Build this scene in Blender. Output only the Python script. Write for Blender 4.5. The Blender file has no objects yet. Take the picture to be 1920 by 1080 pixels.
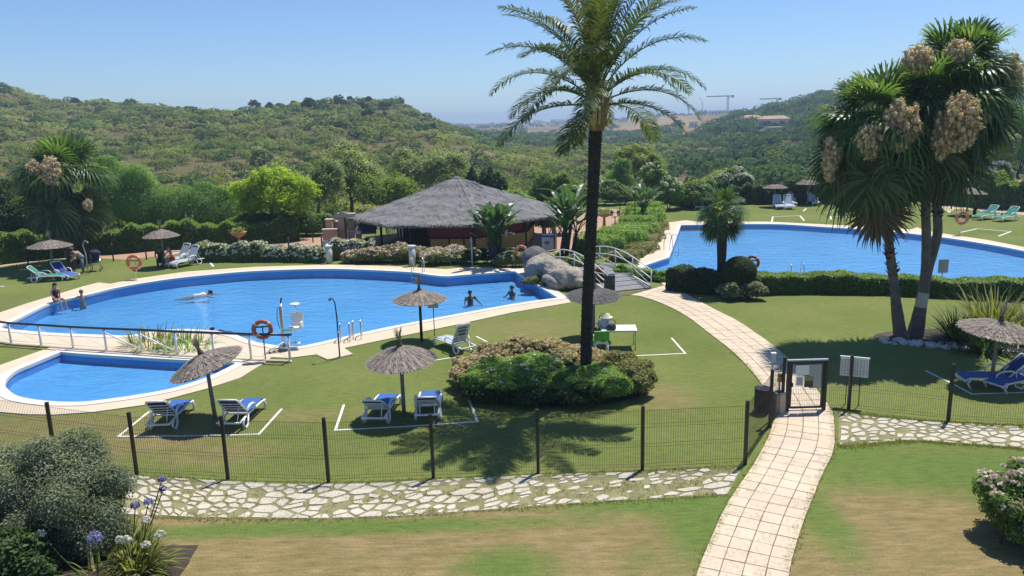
import bpy, bmesh, math, random
import numpy as np
from mathutils import Vector, Matrix, Euler
from math import sin, cos, pi, radians as rad

S = bpy.context.scene
COL = S.collection
# ------------------------------------------------------------------ camera, sky, sun, exposure
cam_data = bpy.data.cameras.new('camera')
cam = bpy.data.objects.new('camera', cam_data)
COL.objects.link(cam)
cam_data.sensor_width = 36.0
cam_data.lens = 36.0 * 1450 / 1920
cam_data.clip_start, cam_data.clip_end = 0.1, 20000
_p, _r = rad(12.08), rad(1.46)
_f = Vector((0, cos(_p), -sin(_p))); _r0 = Vector((1, 0, 0)); _u0 = Vector((0, sin(_p), cos(_p)))
_ri = _r0 * cos(_r) - _u0 * sin(_r); _up = _u0 * cos(_r) + _r0 * sin(_r)
cam.matrix_world = Matrix(((_ri.x, _up.x, -_f.x, 0), (_ri.y, _up.y, -_f.y, 0), (_ri.z, _up.z, -_f.z, 8.0), (0, 0, 0, 1)))
S.camera = cam

SUN_EL = 67.0
SUN_AZ = 40.0          # degrees to the right of straight ahead (+y)
world = bpy.data.worlds.new('World'); S.world = world
world.use_nodes = True
wn = world.node_tree.nodes; wl = world.node_tree.links
bg = wn['Background']
sky = wn.new('ShaderNodeTexSky')
sky.sky_type = 'NISHITA'; sky.sun_disc = False
sky.sun_elevation = rad(SUN_EL); sky.sun_rotation = rad(SUN_AZ)
sky.altitude = 60; sky.air_density = 1.0; sky.dust_density = 0.15; sky.ozone_density = 2.5
_tint = wn.new('ShaderNodeMix'); _tint.data_type = 'RGBA'; _tint.blend_type = 'MULTIPLY'; _tint.inputs[0].default_value = 1.0
_tint.inputs[7].default_value = (0.655, 0.81, 1.05, 1)          # the whole sky a little bluer
wl.new(sky.outputs[0], _tint.inputs[6]); wl.new(_tint.outputs[2], bg.inputs[0])
bg.inputs[1].default_value = 0.104

sd = bpy.data.lights.new('sun', 'SUN'); sd.energy = 4.9; sd.angle = rad(0.53); sd.color = (1.0, 0.95, 0.87)
sun = bpy.data.objects.new('sun', sd); COL.objects.link(sun)
_sv = Vector((sin(rad(SUN_AZ)) * cos(rad(SUN_EL)), cos(rad(SUN_AZ)) * cos(rad(SUN_EL)), sin(rad(SUN_EL))))
sun.rotation_euler = _sv.to_track_quat('Z', 'Y').to_euler()
sun.location = (30, 40, 90)
S.view_settings.view_transform = 'Standard'; S.view_settings.look = 'None'
S.view_settings.exposure = 0.27; S.view_settings.gamma = 1.0
S.view_settings.use_curve_mapping = False
S.render.engine = 'CYCLES'
S.cycles.use_denoising = True
S.cycles.max_bounces = 10; S.cycles.transparent_max_bounces = 12
S.cycles.volume_bounces = 0; S.cycles.diffuse_bounces = 6
S.cycles.caustics_reflective = False; S.cycles.caustics_refractive = False

# ------------------------------------------------------------------ helpers
def link(o, parent=None):
    COL.objects.link(o)
    if parent is not None: o.parent = parent
    return o
def tag(o, label=None, cat=None, group=None, kind=None):
    if label: o['label'] = label
    if cat: o['category'] = cat
    if group: o['group'] = group
    if kind: o['kind'] = kind
    return o
def thing(name, label, cat, loc=(0, 0, 0), rz=0.0, group=None, tilt=None):
    o = bpy.data.objects.new(name, None); o.empty_display_size = 0.2
    link(o); o.location = (loc[0], loc[1], loc[2] if len(loc) > 2 else 0.0)
    o.rotation_euler = (tilt[0], tilt[1], rz) if tilt else (0, 0, rz)
    return tag(o, label, cat, group)
def copy_tree(o, parent=None):
    c = o.copy(); COL.objects.link(c)
    if parent is not None: c.parent = parent
    for ch in list(o.children): copy_tree(ch, c)
    return c
def place(proto, used, loc, rz, label, group=None, scale=1.0):
    o = proto if not used else copy_tree(proto)
    o.location = (loc[0], loc[1], loc[2] if len(loc) > 2 else 0.0); o.rotation_euler = (0, 0, rz); o.scale = (scale,) * 3
    o['label'] = label
    if group: o['group'] = group
    return o

class MB:
    def __init__(s): s.v, s.f, s.mi, s.sm, s.m, s.smooth = [], [], [], [], 0, False
    def face(s, ids, sm=None):
        s.f.append(tuple(ids)); s.mi.append(s.m); s.sm.append(s.smooth if sm is None else sm)
    def poly(s, pts):
        b = len(s.v); s.v += [tuple(p) for p in pts]; s.face(range(b, b + len(pts)))
    def box(s, c, d, M=None):
        b = len(s.v); hx, hy, hz = d[0] / 2, d[1] / 2, d[2] / 2
        for z in (-hz, hz):
            for x, y in ((-hx, -hy), (hx, -hy), (hx, hy), (-hx, hy)):
                p = Vector((x, y, z))
                if M is not None: p = M @ p
                s.v.append((c[0] + p.x, c[1] + p.y, c[2] + p.z))
        for q in ((3, 2, 1, 0), (4, 5, 6, 7), (0, 1, 5, 4), (1, 2, 6, 5), (2, 3, 7, 6), (3, 0, 4, 7)):
            s.face([b + k for k in q], False)
    def beam(s, a, b, w, h):            # box between two points
        a, b = Vector(a), Vector(b); d = b - a; M = d.to_track_quat('X', 'Z').to_matrix()
        s.box((a + b) / 2, (d.length, w, h), M)
    def tube(s, pts, r, n=8, caps=True, flat=1.0):
        pts = [Vector(p) for p in pts]; b = len(s.v); N = len(pts)
        rs = r if isinstance(r, (list, tuple)) else [r] * N
        t0 = (pts[1] - pts[0]).normalized()
        ref = Vector((0, 0, 1)) if abs(t0.z) < 0.9 else Vector((1, 0, 0))
        u = t0.cross(ref).normalized()
        for i, p in enumerate(pts):
            t = (pts[min(i + 1, N - 1)] - pts[max(i - 1, 0)]).normalized()
            u = (u - t * u.dot(t)).normalized(); w = t.cross(u)
            for k in range(n):
                a = 2 * pi * k / n; q = p + (u * cos(a) + w * sin(a) * flat) * rs[i]; s.v.append(tuple(q))
        for i in range(N - 1):
            for k in range(n):
                k2 = (k + 1) % n
                s.face((b + i * n + k, b + i * n + k2, b + (i + 1) * n + k2, b + (i + 1) * n + k), True)
        if caps:
            s.face([b + k for k in range(n)][::-1], False); s.face([b + (N - 1) * n + k for k in range(n)], False)
    def cyl(s, a, b, r, n=10): s.tube([a, b], r, n)
    def lathe(s, prof, n=16, c=(0, 0, 0), cap=True):
        b = len(s.v)
        for r, z in prof:
            for k in range(n):
                a = 2 * pi * k / n; s.v.append((c[0] + r * cos(a), c[1] + r * sin(a), c[2] + z))
        for i in range(len(prof) - 1):
            for k in range(n):
                k2 = (k + 1) % n
                s.face((b + i * n + k, b + i * n + k2, b + (i + 1) * n + k2, b + (i + 1) * n + k), True)
        if cap:
            s.face([b + k for k in range(n)][::-1], False); s.face([b + (len(prof) - 1) * n + k for k in range(n)], False)
    def torus(s, R, r, n=24, m=8, c=(0, 0, 0), M=None, a0=0, a1=2 * pi):
        full = abs(a1 - a0 - 2 * pi) < 1e-6; b = len(s.v); K = n if full else n + 1
        for i in range(K):
            a = a0 + (a1 - a0) * i / n
            for j in range(m):
                t = 2 * pi * j / m; p = Vector(((R + r * cos(t)) * cos(a), (R + r * cos(t)) * sin(a), r * sin(t)))
                if M is not None: p = M @ p
                s.v.append((c[0] + p.x, c[1] + p.y, c[2] + p.z))
        for i in range(n):
            for j in range(m):
                i2 = (i + 1) % K; j2 = (j + 1) % m
                s.face((b + i * m + j, b + i2 * m + j, b + i2 * m + j2, b + i * m + j2), True)
    def prism(s, poly, z0, z1, inset=0.0):
        n = len(poly); b = len(s.v)
        cx = sum(p[0] for p in poly) / n; cy = sum(p[1] for p in poly) / n
        area = sum(poly[i][0] * poly[(i + 1) % n][1] - poly[(i + 1) % n][0] * poly[i][1] for i in range(n))
        if area < 0: poly = poly[::-1]
        for x, y in poly: s.v.append((x, y, z0))
        for x, y in poly:
            dx, dy = cx - x, cy - y; L = math.hypot(dx, dy) or 1; k = min(inset / L, 0.4)
            s.v.append((x + dx * k, y + dy * k, z1))
        for i in range(n): s.face((b + i, b + (i + 1) % n, b + n + (i + 1) % n, b + n + i), False)
        s.face([b + n + i for i in range(n)], False)
        s.face([b + i for i in range(n)][::-1], False)
    def mesh(s, name, mats):
        me = bpy.data.meshes.new(name); me.from_pydata(s.v, [], s.f)
        for m in (mats if isinstance(mats, (list, tuple)) else [mats]): me.materials.append(m)
        me.polygons.foreach_set('material_index', s.mi); me.polygons.foreach_set('use_smooth', s.sm); me.update()
        return me
    def build(s, name, mats, parent=None, loc=None):
        o = bpy.data.objects.new(name, s.mesh(name, mats)); link(o, parent)
        if loc is not None: o.location = loc
        return o

def np_mesh(name, V, F, mat, parent=None, vattr=None, smooth=False):
    """V (N,3), F (M,k) arrays -> one mesh object; vattr is a per-vertex float called v."""
    me = bpy.data.meshes.new(name); k = F.shape[1]
    me.vertices.add(len(V)); me.vertices.foreach_set('co', V.astype(np.float32).ravel())
    me.loops.add(F.size); me.loops.foreach_set('vertex_index', F.astype(np.int32).ravel())
    me.polygons.add(len(F)); me.polygons.foreach_set('loop_start', np.arange(0, F.size, k, dtype=np.int32))
    me.polygons.foreach_set('loop_total', np.full(len(F), k, dtype=np.int32))
    if smooth: me.polygons.foreach_set('use_smooth', np.ones(len(F), dtype=bool))
    if vattr is not None:
        at = me.attributes.new('v', 'FLOAT', 'POINT'); at.data.foreach_set('value', vattr.astype(np.float32))
    me.update(calc_edges=True)
    for m in (mat if isinstance(mat, (list, tuple)) else [mat]): me.materials.append(m)
    o = bpy.data.objects.new(name, me); link(o, parent)
    return o

def nrm(a): return a / np.maximum(np.linalg.norm(a, axis=-1, keepdims=True), 1e-9)
def leaf_quads(P, Nn, size, rng, aspect=0.5, v=None, droop=0.0):
    """diamond shaped leaves at points P with normals about Nn"""
    n = len(P); r = rng.normal(size=(n, 3)); r[:, 2] -= droop
    a = nrm(np.cross(Nn, r)); b = nrm(np.cross(a, Nn))
    if droop: a, b = b, a
    sz = (size if np.ndim(size) else np.full(n, size))[:, None]
    a = a * sz; b = b * sz * aspect
    bend = nrm(Nn) * sz * 0.18
    V = np.stack([P - a * 0.5, P + b * 0.5 + bend * 0.4, P + a * 0.5 - bend, P - b * 0.5 + bend * 0.4], 1).reshape(-1, 3)
    F = np.arange(n * 4).reshape(n, 4)
    return V, F, (np.repeat(v, 4) if v is not None else np.repeat(rng.random(n), 4))

def cat_meshes(parts):
    Vs, Fs, As, off = [], [], [], 0
    for V, F, A in parts:
        Vs.append(V); Fs.append(F + off); As.append(A); off += len(V)
    return np.concatenate(Vs), np.concatenate(Fs), np.concatenate(As)

# ------------------------------------------------------------------ materials
def nodes(name):
    m = bpy.data.materials.new(name); m.use_nodes = True
    nt = m.node_tree; return m, nt, nt.nodes, nt.links, nt.nodes['Principled BSDF']
def ramp(nt, fac, cols):
    r = nt.nodes.new('ShaderNodeValToRGB'); e = r.color_ramp.elements
    n = len(cols)
    for i, c in enumerate(cols):
        pos = c[3] if len(c) > 3 else i / (n - 1)
        el = e[i] if i < 2 else e.new(pos)
        el.position = pos; el.color = (*c[:3], 1)
    nt.links.new(fac, r.inputs[0]); return r.outputs[0]
def noise(nt, scale, detail=4, rough=0.55, vec=None, dist=0.0):
    n = nt.nodes.new('ShaderNodeTexNoise'); n.inputs['Scale'].default_value = scale
    n.inputs['Detail'].default_value = detail; n.inputs['Roughness'].default_value = rough
    n.inputs['Distortion'].default_value = dist
    if vec is not None: nt.links.new(vec, n.inputs['Vector'])
    return n.outputs[0]
def coord(nt, kind='Object', scale=None):
    t = nt.nodes.new('ShaderNodeTexCoord').outputs[kind] if kind != 'Position' else nt.nodes.new('ShaderNodeNewGeometry').outputs['Position']
    if scale:
        mp = nt.nodes.new('ShaderNodeMapping'); mp.inputs['Scale'].default_value = scale
        nt.links.new(t, mp.inputs['Vector']); return mp.outputs[0]
    return t
def mix(nt, fac, a, b, mode='MIX'):
    m = nt.nodes.new('ShaderNodeMix'); m.data_type = 'RGBA'; m.blend_type = mode
    for inp, val in ((m.inputs[0], fac), (m.inputs[6], a), (m.inputs[7], b)):
        if isinstance(val, (int, float)): inp.default_value = val
        elif isinstance(val, tuple): inp.default_value = (*val[:3], 1)
        else: nt.links.new(val, inp)
    return m.outputs[2]
def math_(nt, op, a, b=None, c=None, clamp=False):
    m = nt.nodes.new('ShaderNodeMath'); m.operation = op; m.use_clamp = clamp
    for i, val in enumerate((a, b, c)):
        if val is None: continue
        if isinstance(val, (int, float)): m.inputs[i].default_value = val
        else: nt.links.new(val, m.inputs[i])
    return m.outputs[0]
def bump(nt, h, strength=0.3, dist=0.02):
    b = nt.nodes.new('ShaderNodeBump'); b.inputs['Strength'].default_value = strength; b.inputs['Distance'].default_value = dist
    nt.links.new(h, b.inputs['Height']); return b.outputs[0]
def plain(name, c, rough=0.6, var=0.12, scale=8.0, bmp=0.0, bscale=60, metal=0.0, spec=0.4, kind='Object'):
    m, nt, N, L, P = nodes(name)
    v = coord(nt, kind); n = noise(nt, scale, 5, 0.6, v)
    lo = tuple(x * (1 - var) for x in c); hi = tuple(min(1, x * (1 + var)) for x in c)
    L.new(ramp(nt, n, [(*lo, 0.3), (*hi, 0.7)]), P.inputs['Base Color'])
    P.inputs['Roughness'].default_value = rough; P.inputs['Metallic'].default_value = metal
    P.inputs['Specular IOR Level'].default_value = spec
    if bmp: L.new(bump(nt, noise(nt, bscale, 4, 0.6, v), bmp, 0.01), P.inputs['Normal'])
    return m
def leafmat(name, cols, trans=0.3, patch=0.35, pscale=0.6, patchcol=None, rough=0.55, spec=0.25, tcol=1.5):
    """foliage: colour by the leaf's own value, drifting over the plant, part translucent"""
    m, nt, N, L, P = nodes(name)
    a = N.new('ShaderNodeAttribute'); a.attribute_name = 'v'
    col = ramp(nt, a.outputs['Fac'], cols)
    if patchcol:
        n = noise(nt, pscale, 3, 0.5, coord(nt, 'Position'))
        f = ramp(nt, n, [(0, 0, 0, 0.5 - 0.12), (patch, patch, patch, 0.5 + 0.12)])
        col = mix(nt, f, col, patchcol)
    L.new(col, P.inputs['Base Color'])
    P.inputs['Roughness'].default_value = rough; P.inputs['Specular IOR Level'].default_value = spec
    t = N.new('ShaderNodeBsdfTranslucent')
    tc = mix(nt, 1.0, col, (1.25 * tcol, 1.2 * tcol, 0.55 * tcol), 'MULTIPLY'); L.new(tc, t.inputs[0])
    ms = N.new('ShaderNodeMixShader'); ms.inputs[0].default_value = trans
    L.new(P.outputs[0], ms.inputs[1]); L.new(t.outputs[0], ms.inputs[2])
    L.new(ms.outputs[0], N['Material Output'].inputs[0])
    return m

WHITE = plain('white_plastic', (0.78, 0.78, 0.76), 0.35, 0.05)
WHITEPAINT = plain('white_paint', (0.80, 0.79, 0.76), 0.4, 0.06)
BLACK = plain('black_paint', (0.018, 0.018, 0.02), 0.4, 0.15)
DARKMETAL = plain('dark_metal', (0.03, 0.033, 0.04), 0.35, 0.15, metal=0.4)
STEEL = plain('steel', (0.55, 0.56, 0.58), 0.25, 0.08, metal=1.0)
GREY = plain('grey_panel', (0.42, 0.44, 0.46), 0.5, 0.06)
WOODDARK = plain('dark_wood', (0.035, 0.022, 0.015), 0.7, 0.3, 6)
POLEWOOD = plain('pole_wood', (0.20, 0.19, 0.165), 0.8, 0.25, 9, 0.3, 40)
ORANGE = plain('orange_plastic', (0.62, 0.16, 0.05), 0.45, 0.1)
DULLRED = plain('faded_red_plastic', (0.36, 0.10, 0.07), 0.5, 0.2)
BLUE = plain('blue_fabric', (0.035, 0.115, 0.37), 0.75, 0.12, 14)
GREEN = plain('green_fabric', (0.02, 0.23, 0.16), 0.75, 0.12, 14)
PALEF = plain('pale_grey_fabric', (0.34, 0.42, 0.48), 0.75, 0.1, 14)
TERRA = plain('terracotta', (0.42, 0.22, 0.11), 0.8, 0.2, 6)
YELLOWW = plain('ochre_paint', (0.60, 0.36, 0.10), 0.75, 0.12, 2.0)
REDW = plain('dark_red_paint', (0.22, 0.030, 0.022), 0.7, 0.15, 2.0)
PINKW = plain('pink_stucco', (0.47, 0.30, 0.235), 0.9, 0.12, 3.0, 0.2, 30)
STONEM = plain('white_stone', (0.50, 0.47, 0.42), 0.9, 0.25, 4, 0.3, 25)
BARK = plain('bark', (0.09, 0.07, 0.052), 0.95, 0.4, 7, 0.6, 25)

# --- lawn: mown grass with dry, sunburnt patches of their own shape
def lawn_material():
    m, nt, N, L, P = nodes('lawn')
    pos = coord(nt, 'Position')
    def blob(cx, cy, rx, ry, soft=0.5):
        mp = N.new('ShaderNodeMapping'); mp.inputs['Location'].default_value = (-cx / rx, -cy / ry, 0)
        mp.inputs['Scale'].default_value = (1 / rx, 1 / ry, 0); L.new(pos, mp.inputs['Vector'])
        vl = N.new('ShaderNodeVectorMath'); vl.operation = 'LENGTH'; L.new(mp.outputs[0], vl.inputs[0])
        d = math_(nt, 'ADD', vl.outputs['Value'], math_(nt, 'MULTIPLY', math_(nt, 'SUBTRACT', edge, 0.5), 1.5))
        mr = N.new('ShaderNodeMapRange'); mr.inputs[1].default_value = 1 + soft; mr.inputs[2].default_value = 1 - soft
        L.new(d, mr.inputs[0]); return mr.outputs[0]
    edge = noise(nt, 1.1, 5, 0.65, pos)
    big = noise(nt, 0.23, 4, 0.55, pos)
    stv = coord(nt, 'Position', (0.5, 2.2, 1))
    streak = noise(nt, 2.2, 6, 0.65, stv)
    fine = noise(nt, 38, 3, 0.7, pos)
    green = ramp(nt, big, [(0.108, 0.150, 0.034, 0.30), (0.142, 0.184, 0.046, 0.5), (0.185, 0.208, 0.062, 0.72)])
    green = mix(nt, math_(nt, 'MULTIPLY', streak, 0.5), green, (0.165, 0.178, 0.056))
    dry = ramp(nt, streak, [(0.185, 0.132, 0.060, 0.25), (0.265, 0.198, 0.095, 0.55), (0.31, 0.245, 0.125, 0.8)])
    dpatch = None
    for b in DRY:
        q = blob(*b[:4], *(b[4:5] or (0.35,)))
        if len(b) > 5: q = math_(nt, 'MULTIPLY', q, b[5])
        dpatch = q if dpatch is None else math_(nt, 'MAXIMUM', dpatch, q)
    for b in LUSH:
        q = blob(*b); dpatch = math_(nt, 'MULTIPLY', dpatch, math_(nt, 'SUBTRACT', 1.0, q))
    col = mix(nt, math_(nt, 'MULTIPLY', dpatch, math_(nt, 'ADD', 0.35, math_(nt, 'MULTIPLY', streak, 1.0)), clamp=True), green, dry)
    lush = None
    for b in LUSH:
        q = blob(*b); lush = q if lush is None else math_(nt, 'MAXIMUM', lush, q)
    col = mix(nt, math_(nt, 'MULTIPLY', lush, math_(nt, 'ADD', 0.25, math_(nt, 'MULTIPLY', edge, 0.6))), col, (0.095, 0.165, 0.034))
    fl = ramp(nt, fine, [(0.50, 0.50, 0.50, 0.28), (1.0, 1.0, 1.0, 0.5), (1.42, 1.40, 1.30, 0.74)])
    col = mix(nt, 1.0, col, fl, 'MULTIPLY')
    st2 = noise(nt, 5.5, 5, 0.7, stv)
    col = mix(nt, 1.0, col, ramp(nt, st2, [(0.70, 0.72, 0.70, 0.30), (1.0, 1.0, 1.0, 0.5), (1.22, 1.18, 1.15, 0.70)]), 'MULTIPLY')
    L.new(col, P.inputs['Base Color']); P.inputs['Roughness'].default_value = 0.9; P.inputs['Specular IOR Level'].default_value = 0.1
    h = math_(nt, 'ADD', math_(nt, 'MULTIPLY', fine, 1.0), math_(nt, 'MULTIPLY', noise(nt, 9, 4, 0.7, pos), 1.5))
    L.new(bump(nt, h, 0.6, 0.03), P.inputs['Normal'])
    return m
DRY = [((-2.88, 13.97), 7.0, 1.9), ((-7.10, 14.70), 2.6, 0.9), ((0.41, 14.01), 3.4, 1.6), ((-3.26, 12.78), 7.0, 1.4), ((7.65, 13.86), 2.6, 1.7), ((6.73, 12.42), 3.2, 1.2),
       ((-10.22, 19.14), 2.6, 1.0, 0.5, 0.8), ((-7.66, 18.31), 1.3, 0.7, 0.6, 0.7), ((4.30, 21.51), 1.0, 1.1, 0.5, 0.7), ((0.49, 29.72), 1.8, 1.5, 0.6, 0.55), ((-6.00, 20.74), 2.0, 0.5, 0.6, 0.5), ((-19.17, 37.21), 5, 2.0, 0.7, 0.35), ((-13.08, 20.42), 4.0, 1.2, 0.6, 0.6), ((3.01, 16.76), 2.0, 0.4, 0.6, 0.3)]
DRY = [(b[0][0], b[0][1]) + tuple(b[1:]) for b in DRY]
LUSH = [((-0.23, 12.80), 0.80, 0.60, 0.6), ((3.89, 14.36), 0.9, 1.6), ((7.99, 17.05), 1.8, 0.7), ((9.53, 16.39), 3.0, 0.8), ((6.14, 14.58), 0.45, 1.6), ((-4.05, 14.44), 5.0, 0.28), ((2.94, 15.09), 2.0, 0.4)]
LUSH = [(b[0][0], b[0][1]) + tuple(b[1:]) for b in LUSH]
LAWN = lawn_material()

def paving_material(name, c, var=0.10, stain=(0.5, 0.42, 0.34), amt=0.35, rough=0.75):
    m, nt, N, L, P = nodes(name)
    pos = coord(nt, 'Position'); n1 = noise(nt, 0.9, 5, 0.6, pos); n2 = noise(nt, 14, 5, 0.7, pos)
    oi = N.new('ShaderNodeObjectInfo')
    col = ramp(nt, n1, [tuple(x * (1 - var) for x in c) + (0.3,), tuple(min(1, x * (1 + var)) for x in c) + (0.7,)])
    col = mix(nt, ramp(nt, oi.outputs['Random'], [(0, 0, 0), (0.3, 0.3, 0.3)]), col, tuple(x * y for x, y in zip(c, (0.86, 0.8, 0.74))))
    f = ramp(nt, math_(nt, 'MULTIPLY', n2, math_(nt, 'ADD', 0.55, math_(nt, 'MULTIPLY', noise(nt, 1.7, 4, 0.6, pos), 0.9))), [(0, 0, 0, 0.50), (amt, amt, amt, 0.72)])
    col = mix(nt, f, col, stain)
    L.new(col, P.inputs['Base Color']); P.inputs['Roughness'].default_value = rough; P.inputs['Specular IOR Level'].default_value = 0.25
    L.new(bump(nt, n2, 0.15, 0.01), P.inputs['Normal'])
    return m
DECK = paving_material('pool_deck', (0.62, 0.53, 0.395), 0.09, (0.44, 0.36, 0.26), 0.4)
COPING = paving_material('coping', (0.66, 0.63, 0.57), 0.05, (0.6, 0.55, 0.45), 0.25)
TILE = paving_material('paving_tile', (0.61, 0.51, 0.375), 0.10, (0.36, 0.28, 0.22), 0.75)
GROUT = plain('grout', (0.13, 0.095, 0.065), 0.95, 0.3, 5)
FLAG = paving_material('flagstone', (0.54, 0.49, 0.395), 0.16, (0.27, 0.23, 0.17), 0.7)
PINKPAVE = paving_material('terrace_paving', (0.42, 0.27, 0.19), 0.12, (0.3, 0.2, 0.14), 0.4)
GRAVELP = paving_material('gravel_path', (0.46, 0.37, 0.25), 0.15, (0.3, 0.25, 0.16), 0.5)

def pool_material():
    m, nt, N, L, P = nodes('pool_mosaic')
    pos = coord(nt, 'Position')
    n = noise(nt, 0.35, 3, 0.5, pos)
    col = ramp(nt, n, [(0.070, 0.300, 0.66, 0.35), (0.086, 0.335, 0.71, 0.65)])
    vo = N.new('ShaderNodeTexVoronoi'); vo.inputs['Scale'].default_value = 9; L.new(pos, vo.inputs['Vector'])
    col = mix(nt, 0.05, col, vo.outputs['Color'], 'OVERLAY')
    L.new(col, P.inputs['Base Color']); P.inputs['Roughness'].default_value = 0.5
    return m
POOL = pool_material()
def water_material():
    m, nt, N, L, P = nodes('pool_water')
    N.remove(P)
    pos = coord(nt, 'Position', (1, 1.4, 1))
    h = math_(nt, 'ADD', noise(nt, 1.3, 3, 0.6, pos, 0.6), math_(nt, 'MULTIPLY', noise(nt, 5.5, 3, 0.6, pos, 0.4), 0.35))
    b = bump(nt, h, 0.5, 0.14)
    t = N.new('ShaderNodeBsdfTransparent'); t.inputs[0].default_value = (0.93, 0.99, 1.0, 1)
    g = N.new('ShaderNodeBsdfGlossy'); g.inputs['Roughness'].default_value = 0.02; L.new(b, g.inputs['Normal'])
    fr = N.new('ShaderNodeFresnel'); fr.inputs[0].default_value = 1.33; L.new(b, fr.inputs['Normal'])
    ms = N.new('ShaderNodeMixShader'); L.new(fr.outputs[0], ms.inputs[0]); L.new(t.outputs[0], ms.inputs[1]); L.new(g.outputs[0], ms.inputs[2])
    L.new(ms.outputs[0], N['Material Output'].inputs[0])
    return m
WATER = water_material()

def terrain_material():
    m, nt, N, L, P = nodes('hill_earth')
    pos = coord(nt, 'Position')
    n1 = noise(nt, 0.02, 5, 0.6, pos); n2 = noise(nt, 0.4, 5, 0.7, pos)
    c = ramp(nt, n1, [(0.085, 0.088, 0.034, 0.3), (0.175, 0.132, 0.075, 0.5), (0.11, 0.11, 0.045, 0.62), (0.22, 0.155, 0.095, 0.75)])
    c = mix(nt, math_(nt, 'MULTIPLY', n2, 0.6), c, (0.075, 0.08, 0.035))
    a = N.new('ShaderNodeAttribute'); a.attribute_name = 'v'
    f = ramp(nt, n1, [(0.34, 0.25, 0.13, 0.3), (0.24, 0.19, 0.09, 0.5), (0.40, 0.21, 0.13, 0.66)])
    c = mix(nt, a.outputs['Fac'], c, f)
    L.new(c, P.inputs['Base Color']); P.inputs['Roughness'].default_value = 1.0; P.inputs['Specular IOR Level'].default_value = 0.0
    return m
EARTH = terrain_material()

# ------------------------------------------------------------------ flat surfaces with holes
def sheet(name, outer, holes, mat, z0, z1, kind='structure', parent=None):
    cu = bpy.data.curves.new(name, 'CURVE'); cu.dimensions = '2D'; cu.fill_mode = 'BOTH'
    for poly in [outer] + list(holes):
        sp = cu.splines.new('POLY'); sp.points.add(len(poly) - 1)
        for q, p in zip(sp.points, poly): q.co = (p[0], p[1], 0, 1)
        sp.use_cyclic_u = True
    if z1 - z0 > 1e-6: cu.extrude = (z1 - z0) / 2
    tmp = bpy.data.objects.new(name + '_c', cu); COL.objects.link(tmp)
    dg = bpy.context.evaluated_depsgraph_get()
    me = bpy.data.meshes.new_from_object(tmp.evaluated_get(dg)); me.name = name
    bpy.data.objects.remove(tmp); bpy.data.curves.remove(cu)
    me.transform(Matrix.Translation((0, 0, (z0 + z1) / 2)))
    me.materials.clear(); me.materials.append(mat)
    o = bpy.data.objects.new(name, me); link(o, parent)
    if kind: o['kind'] = kind
    return o
def smooth_poly(pts, k=5, sharp=()):
    """closed Catmull-Rom through pts; indices in sharp stay corners"""
    n = len(pts); out = []
    for i in range(n):
        p1, p2 = Vector(pts[i]), Vector(pts[(i + 1) % n])
        p0 = p1 if i in sharp else Vector(pts[i - 1]); p3 = p2 if (i + 1) % n in sharp else Vector(pts[(i + 2) % n])
        for j in range(k):
            t = j / k
            out.append(tuple(0.5 * ((2 * p1) + (p2 - p0) * t + (2 * p0 - 5 * p1 + 4 * p2 - p3) * t * t + (3 * p1 - p0 - 3 * p2 + p3) * t ** 3)))
    return out
def curve_pts(pts, k=6):
    out = []; n = len(pts)
    for i in range(n - 1):
        p1, p2 = Vector(pts[i]), Vector(pts[i + 1]); p0 = Vector(pts[i - 1]) if i else 2 * p1 - p2; p3 = Vector(pts[i + 2]) if i + 2 < n else 2 * p2 - p1
        for j in range(k):
            t = j / k
            out.append(0.5 * ((2 * p1) + (p2 - p0) * t + (2 * p0 - 5 * p1 + 4 * p2 - p3) * t * t + (3 * p1 - p0 - 3 * p2 + p3) * t ** 3))
    out.append(Vector(pts[-1])); return out
def offset_poly(pts, d):
    """outward offset of a closed polygon"""
    n = len(pts); P = np.array(pts)
    area = 0.5 * np.sum(P[:, 0] * np.roll(P[:, 1], -1) - np.roll(P[:, 0], -1) * P[:, 1])
    sg = 1 if area > 0 else -1; out = []
    for i in range(n):
        a, b, c = P[i - 1], P[i], P[(i + 1) % n]
        t1 = (b - a) / (np.linalg.norm(b - a) + 1e-9); t2 = (c - b) / (np.linalg.norm(c - b) + 1e-9)
        n1 = np.array((t1[1], -t1[0])) * sg; n2 = np.array((t2[1], -t2[0])) * sg
        m = n1 + n2; L = np.linalg.norm(m)
        m = m / L if L > 1e-6 else n1
        k = 1 / max(0.45, float(np.dot(m, n1))); q = b + m * d * k; out.append((float(q[0]), float(q[1])))
    return out
def inside(poly, x, y):
    r = False; n = len(poly); j = n - 1
    for i in range(n):
        xi, yi = poly[i]; xj, yj = poly[j]
        if (yi > y) != (yj > y) and x < (xj - xi) * (y - yi) / (yj - yi) + xi: r = not r
        j = i
    return r

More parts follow.
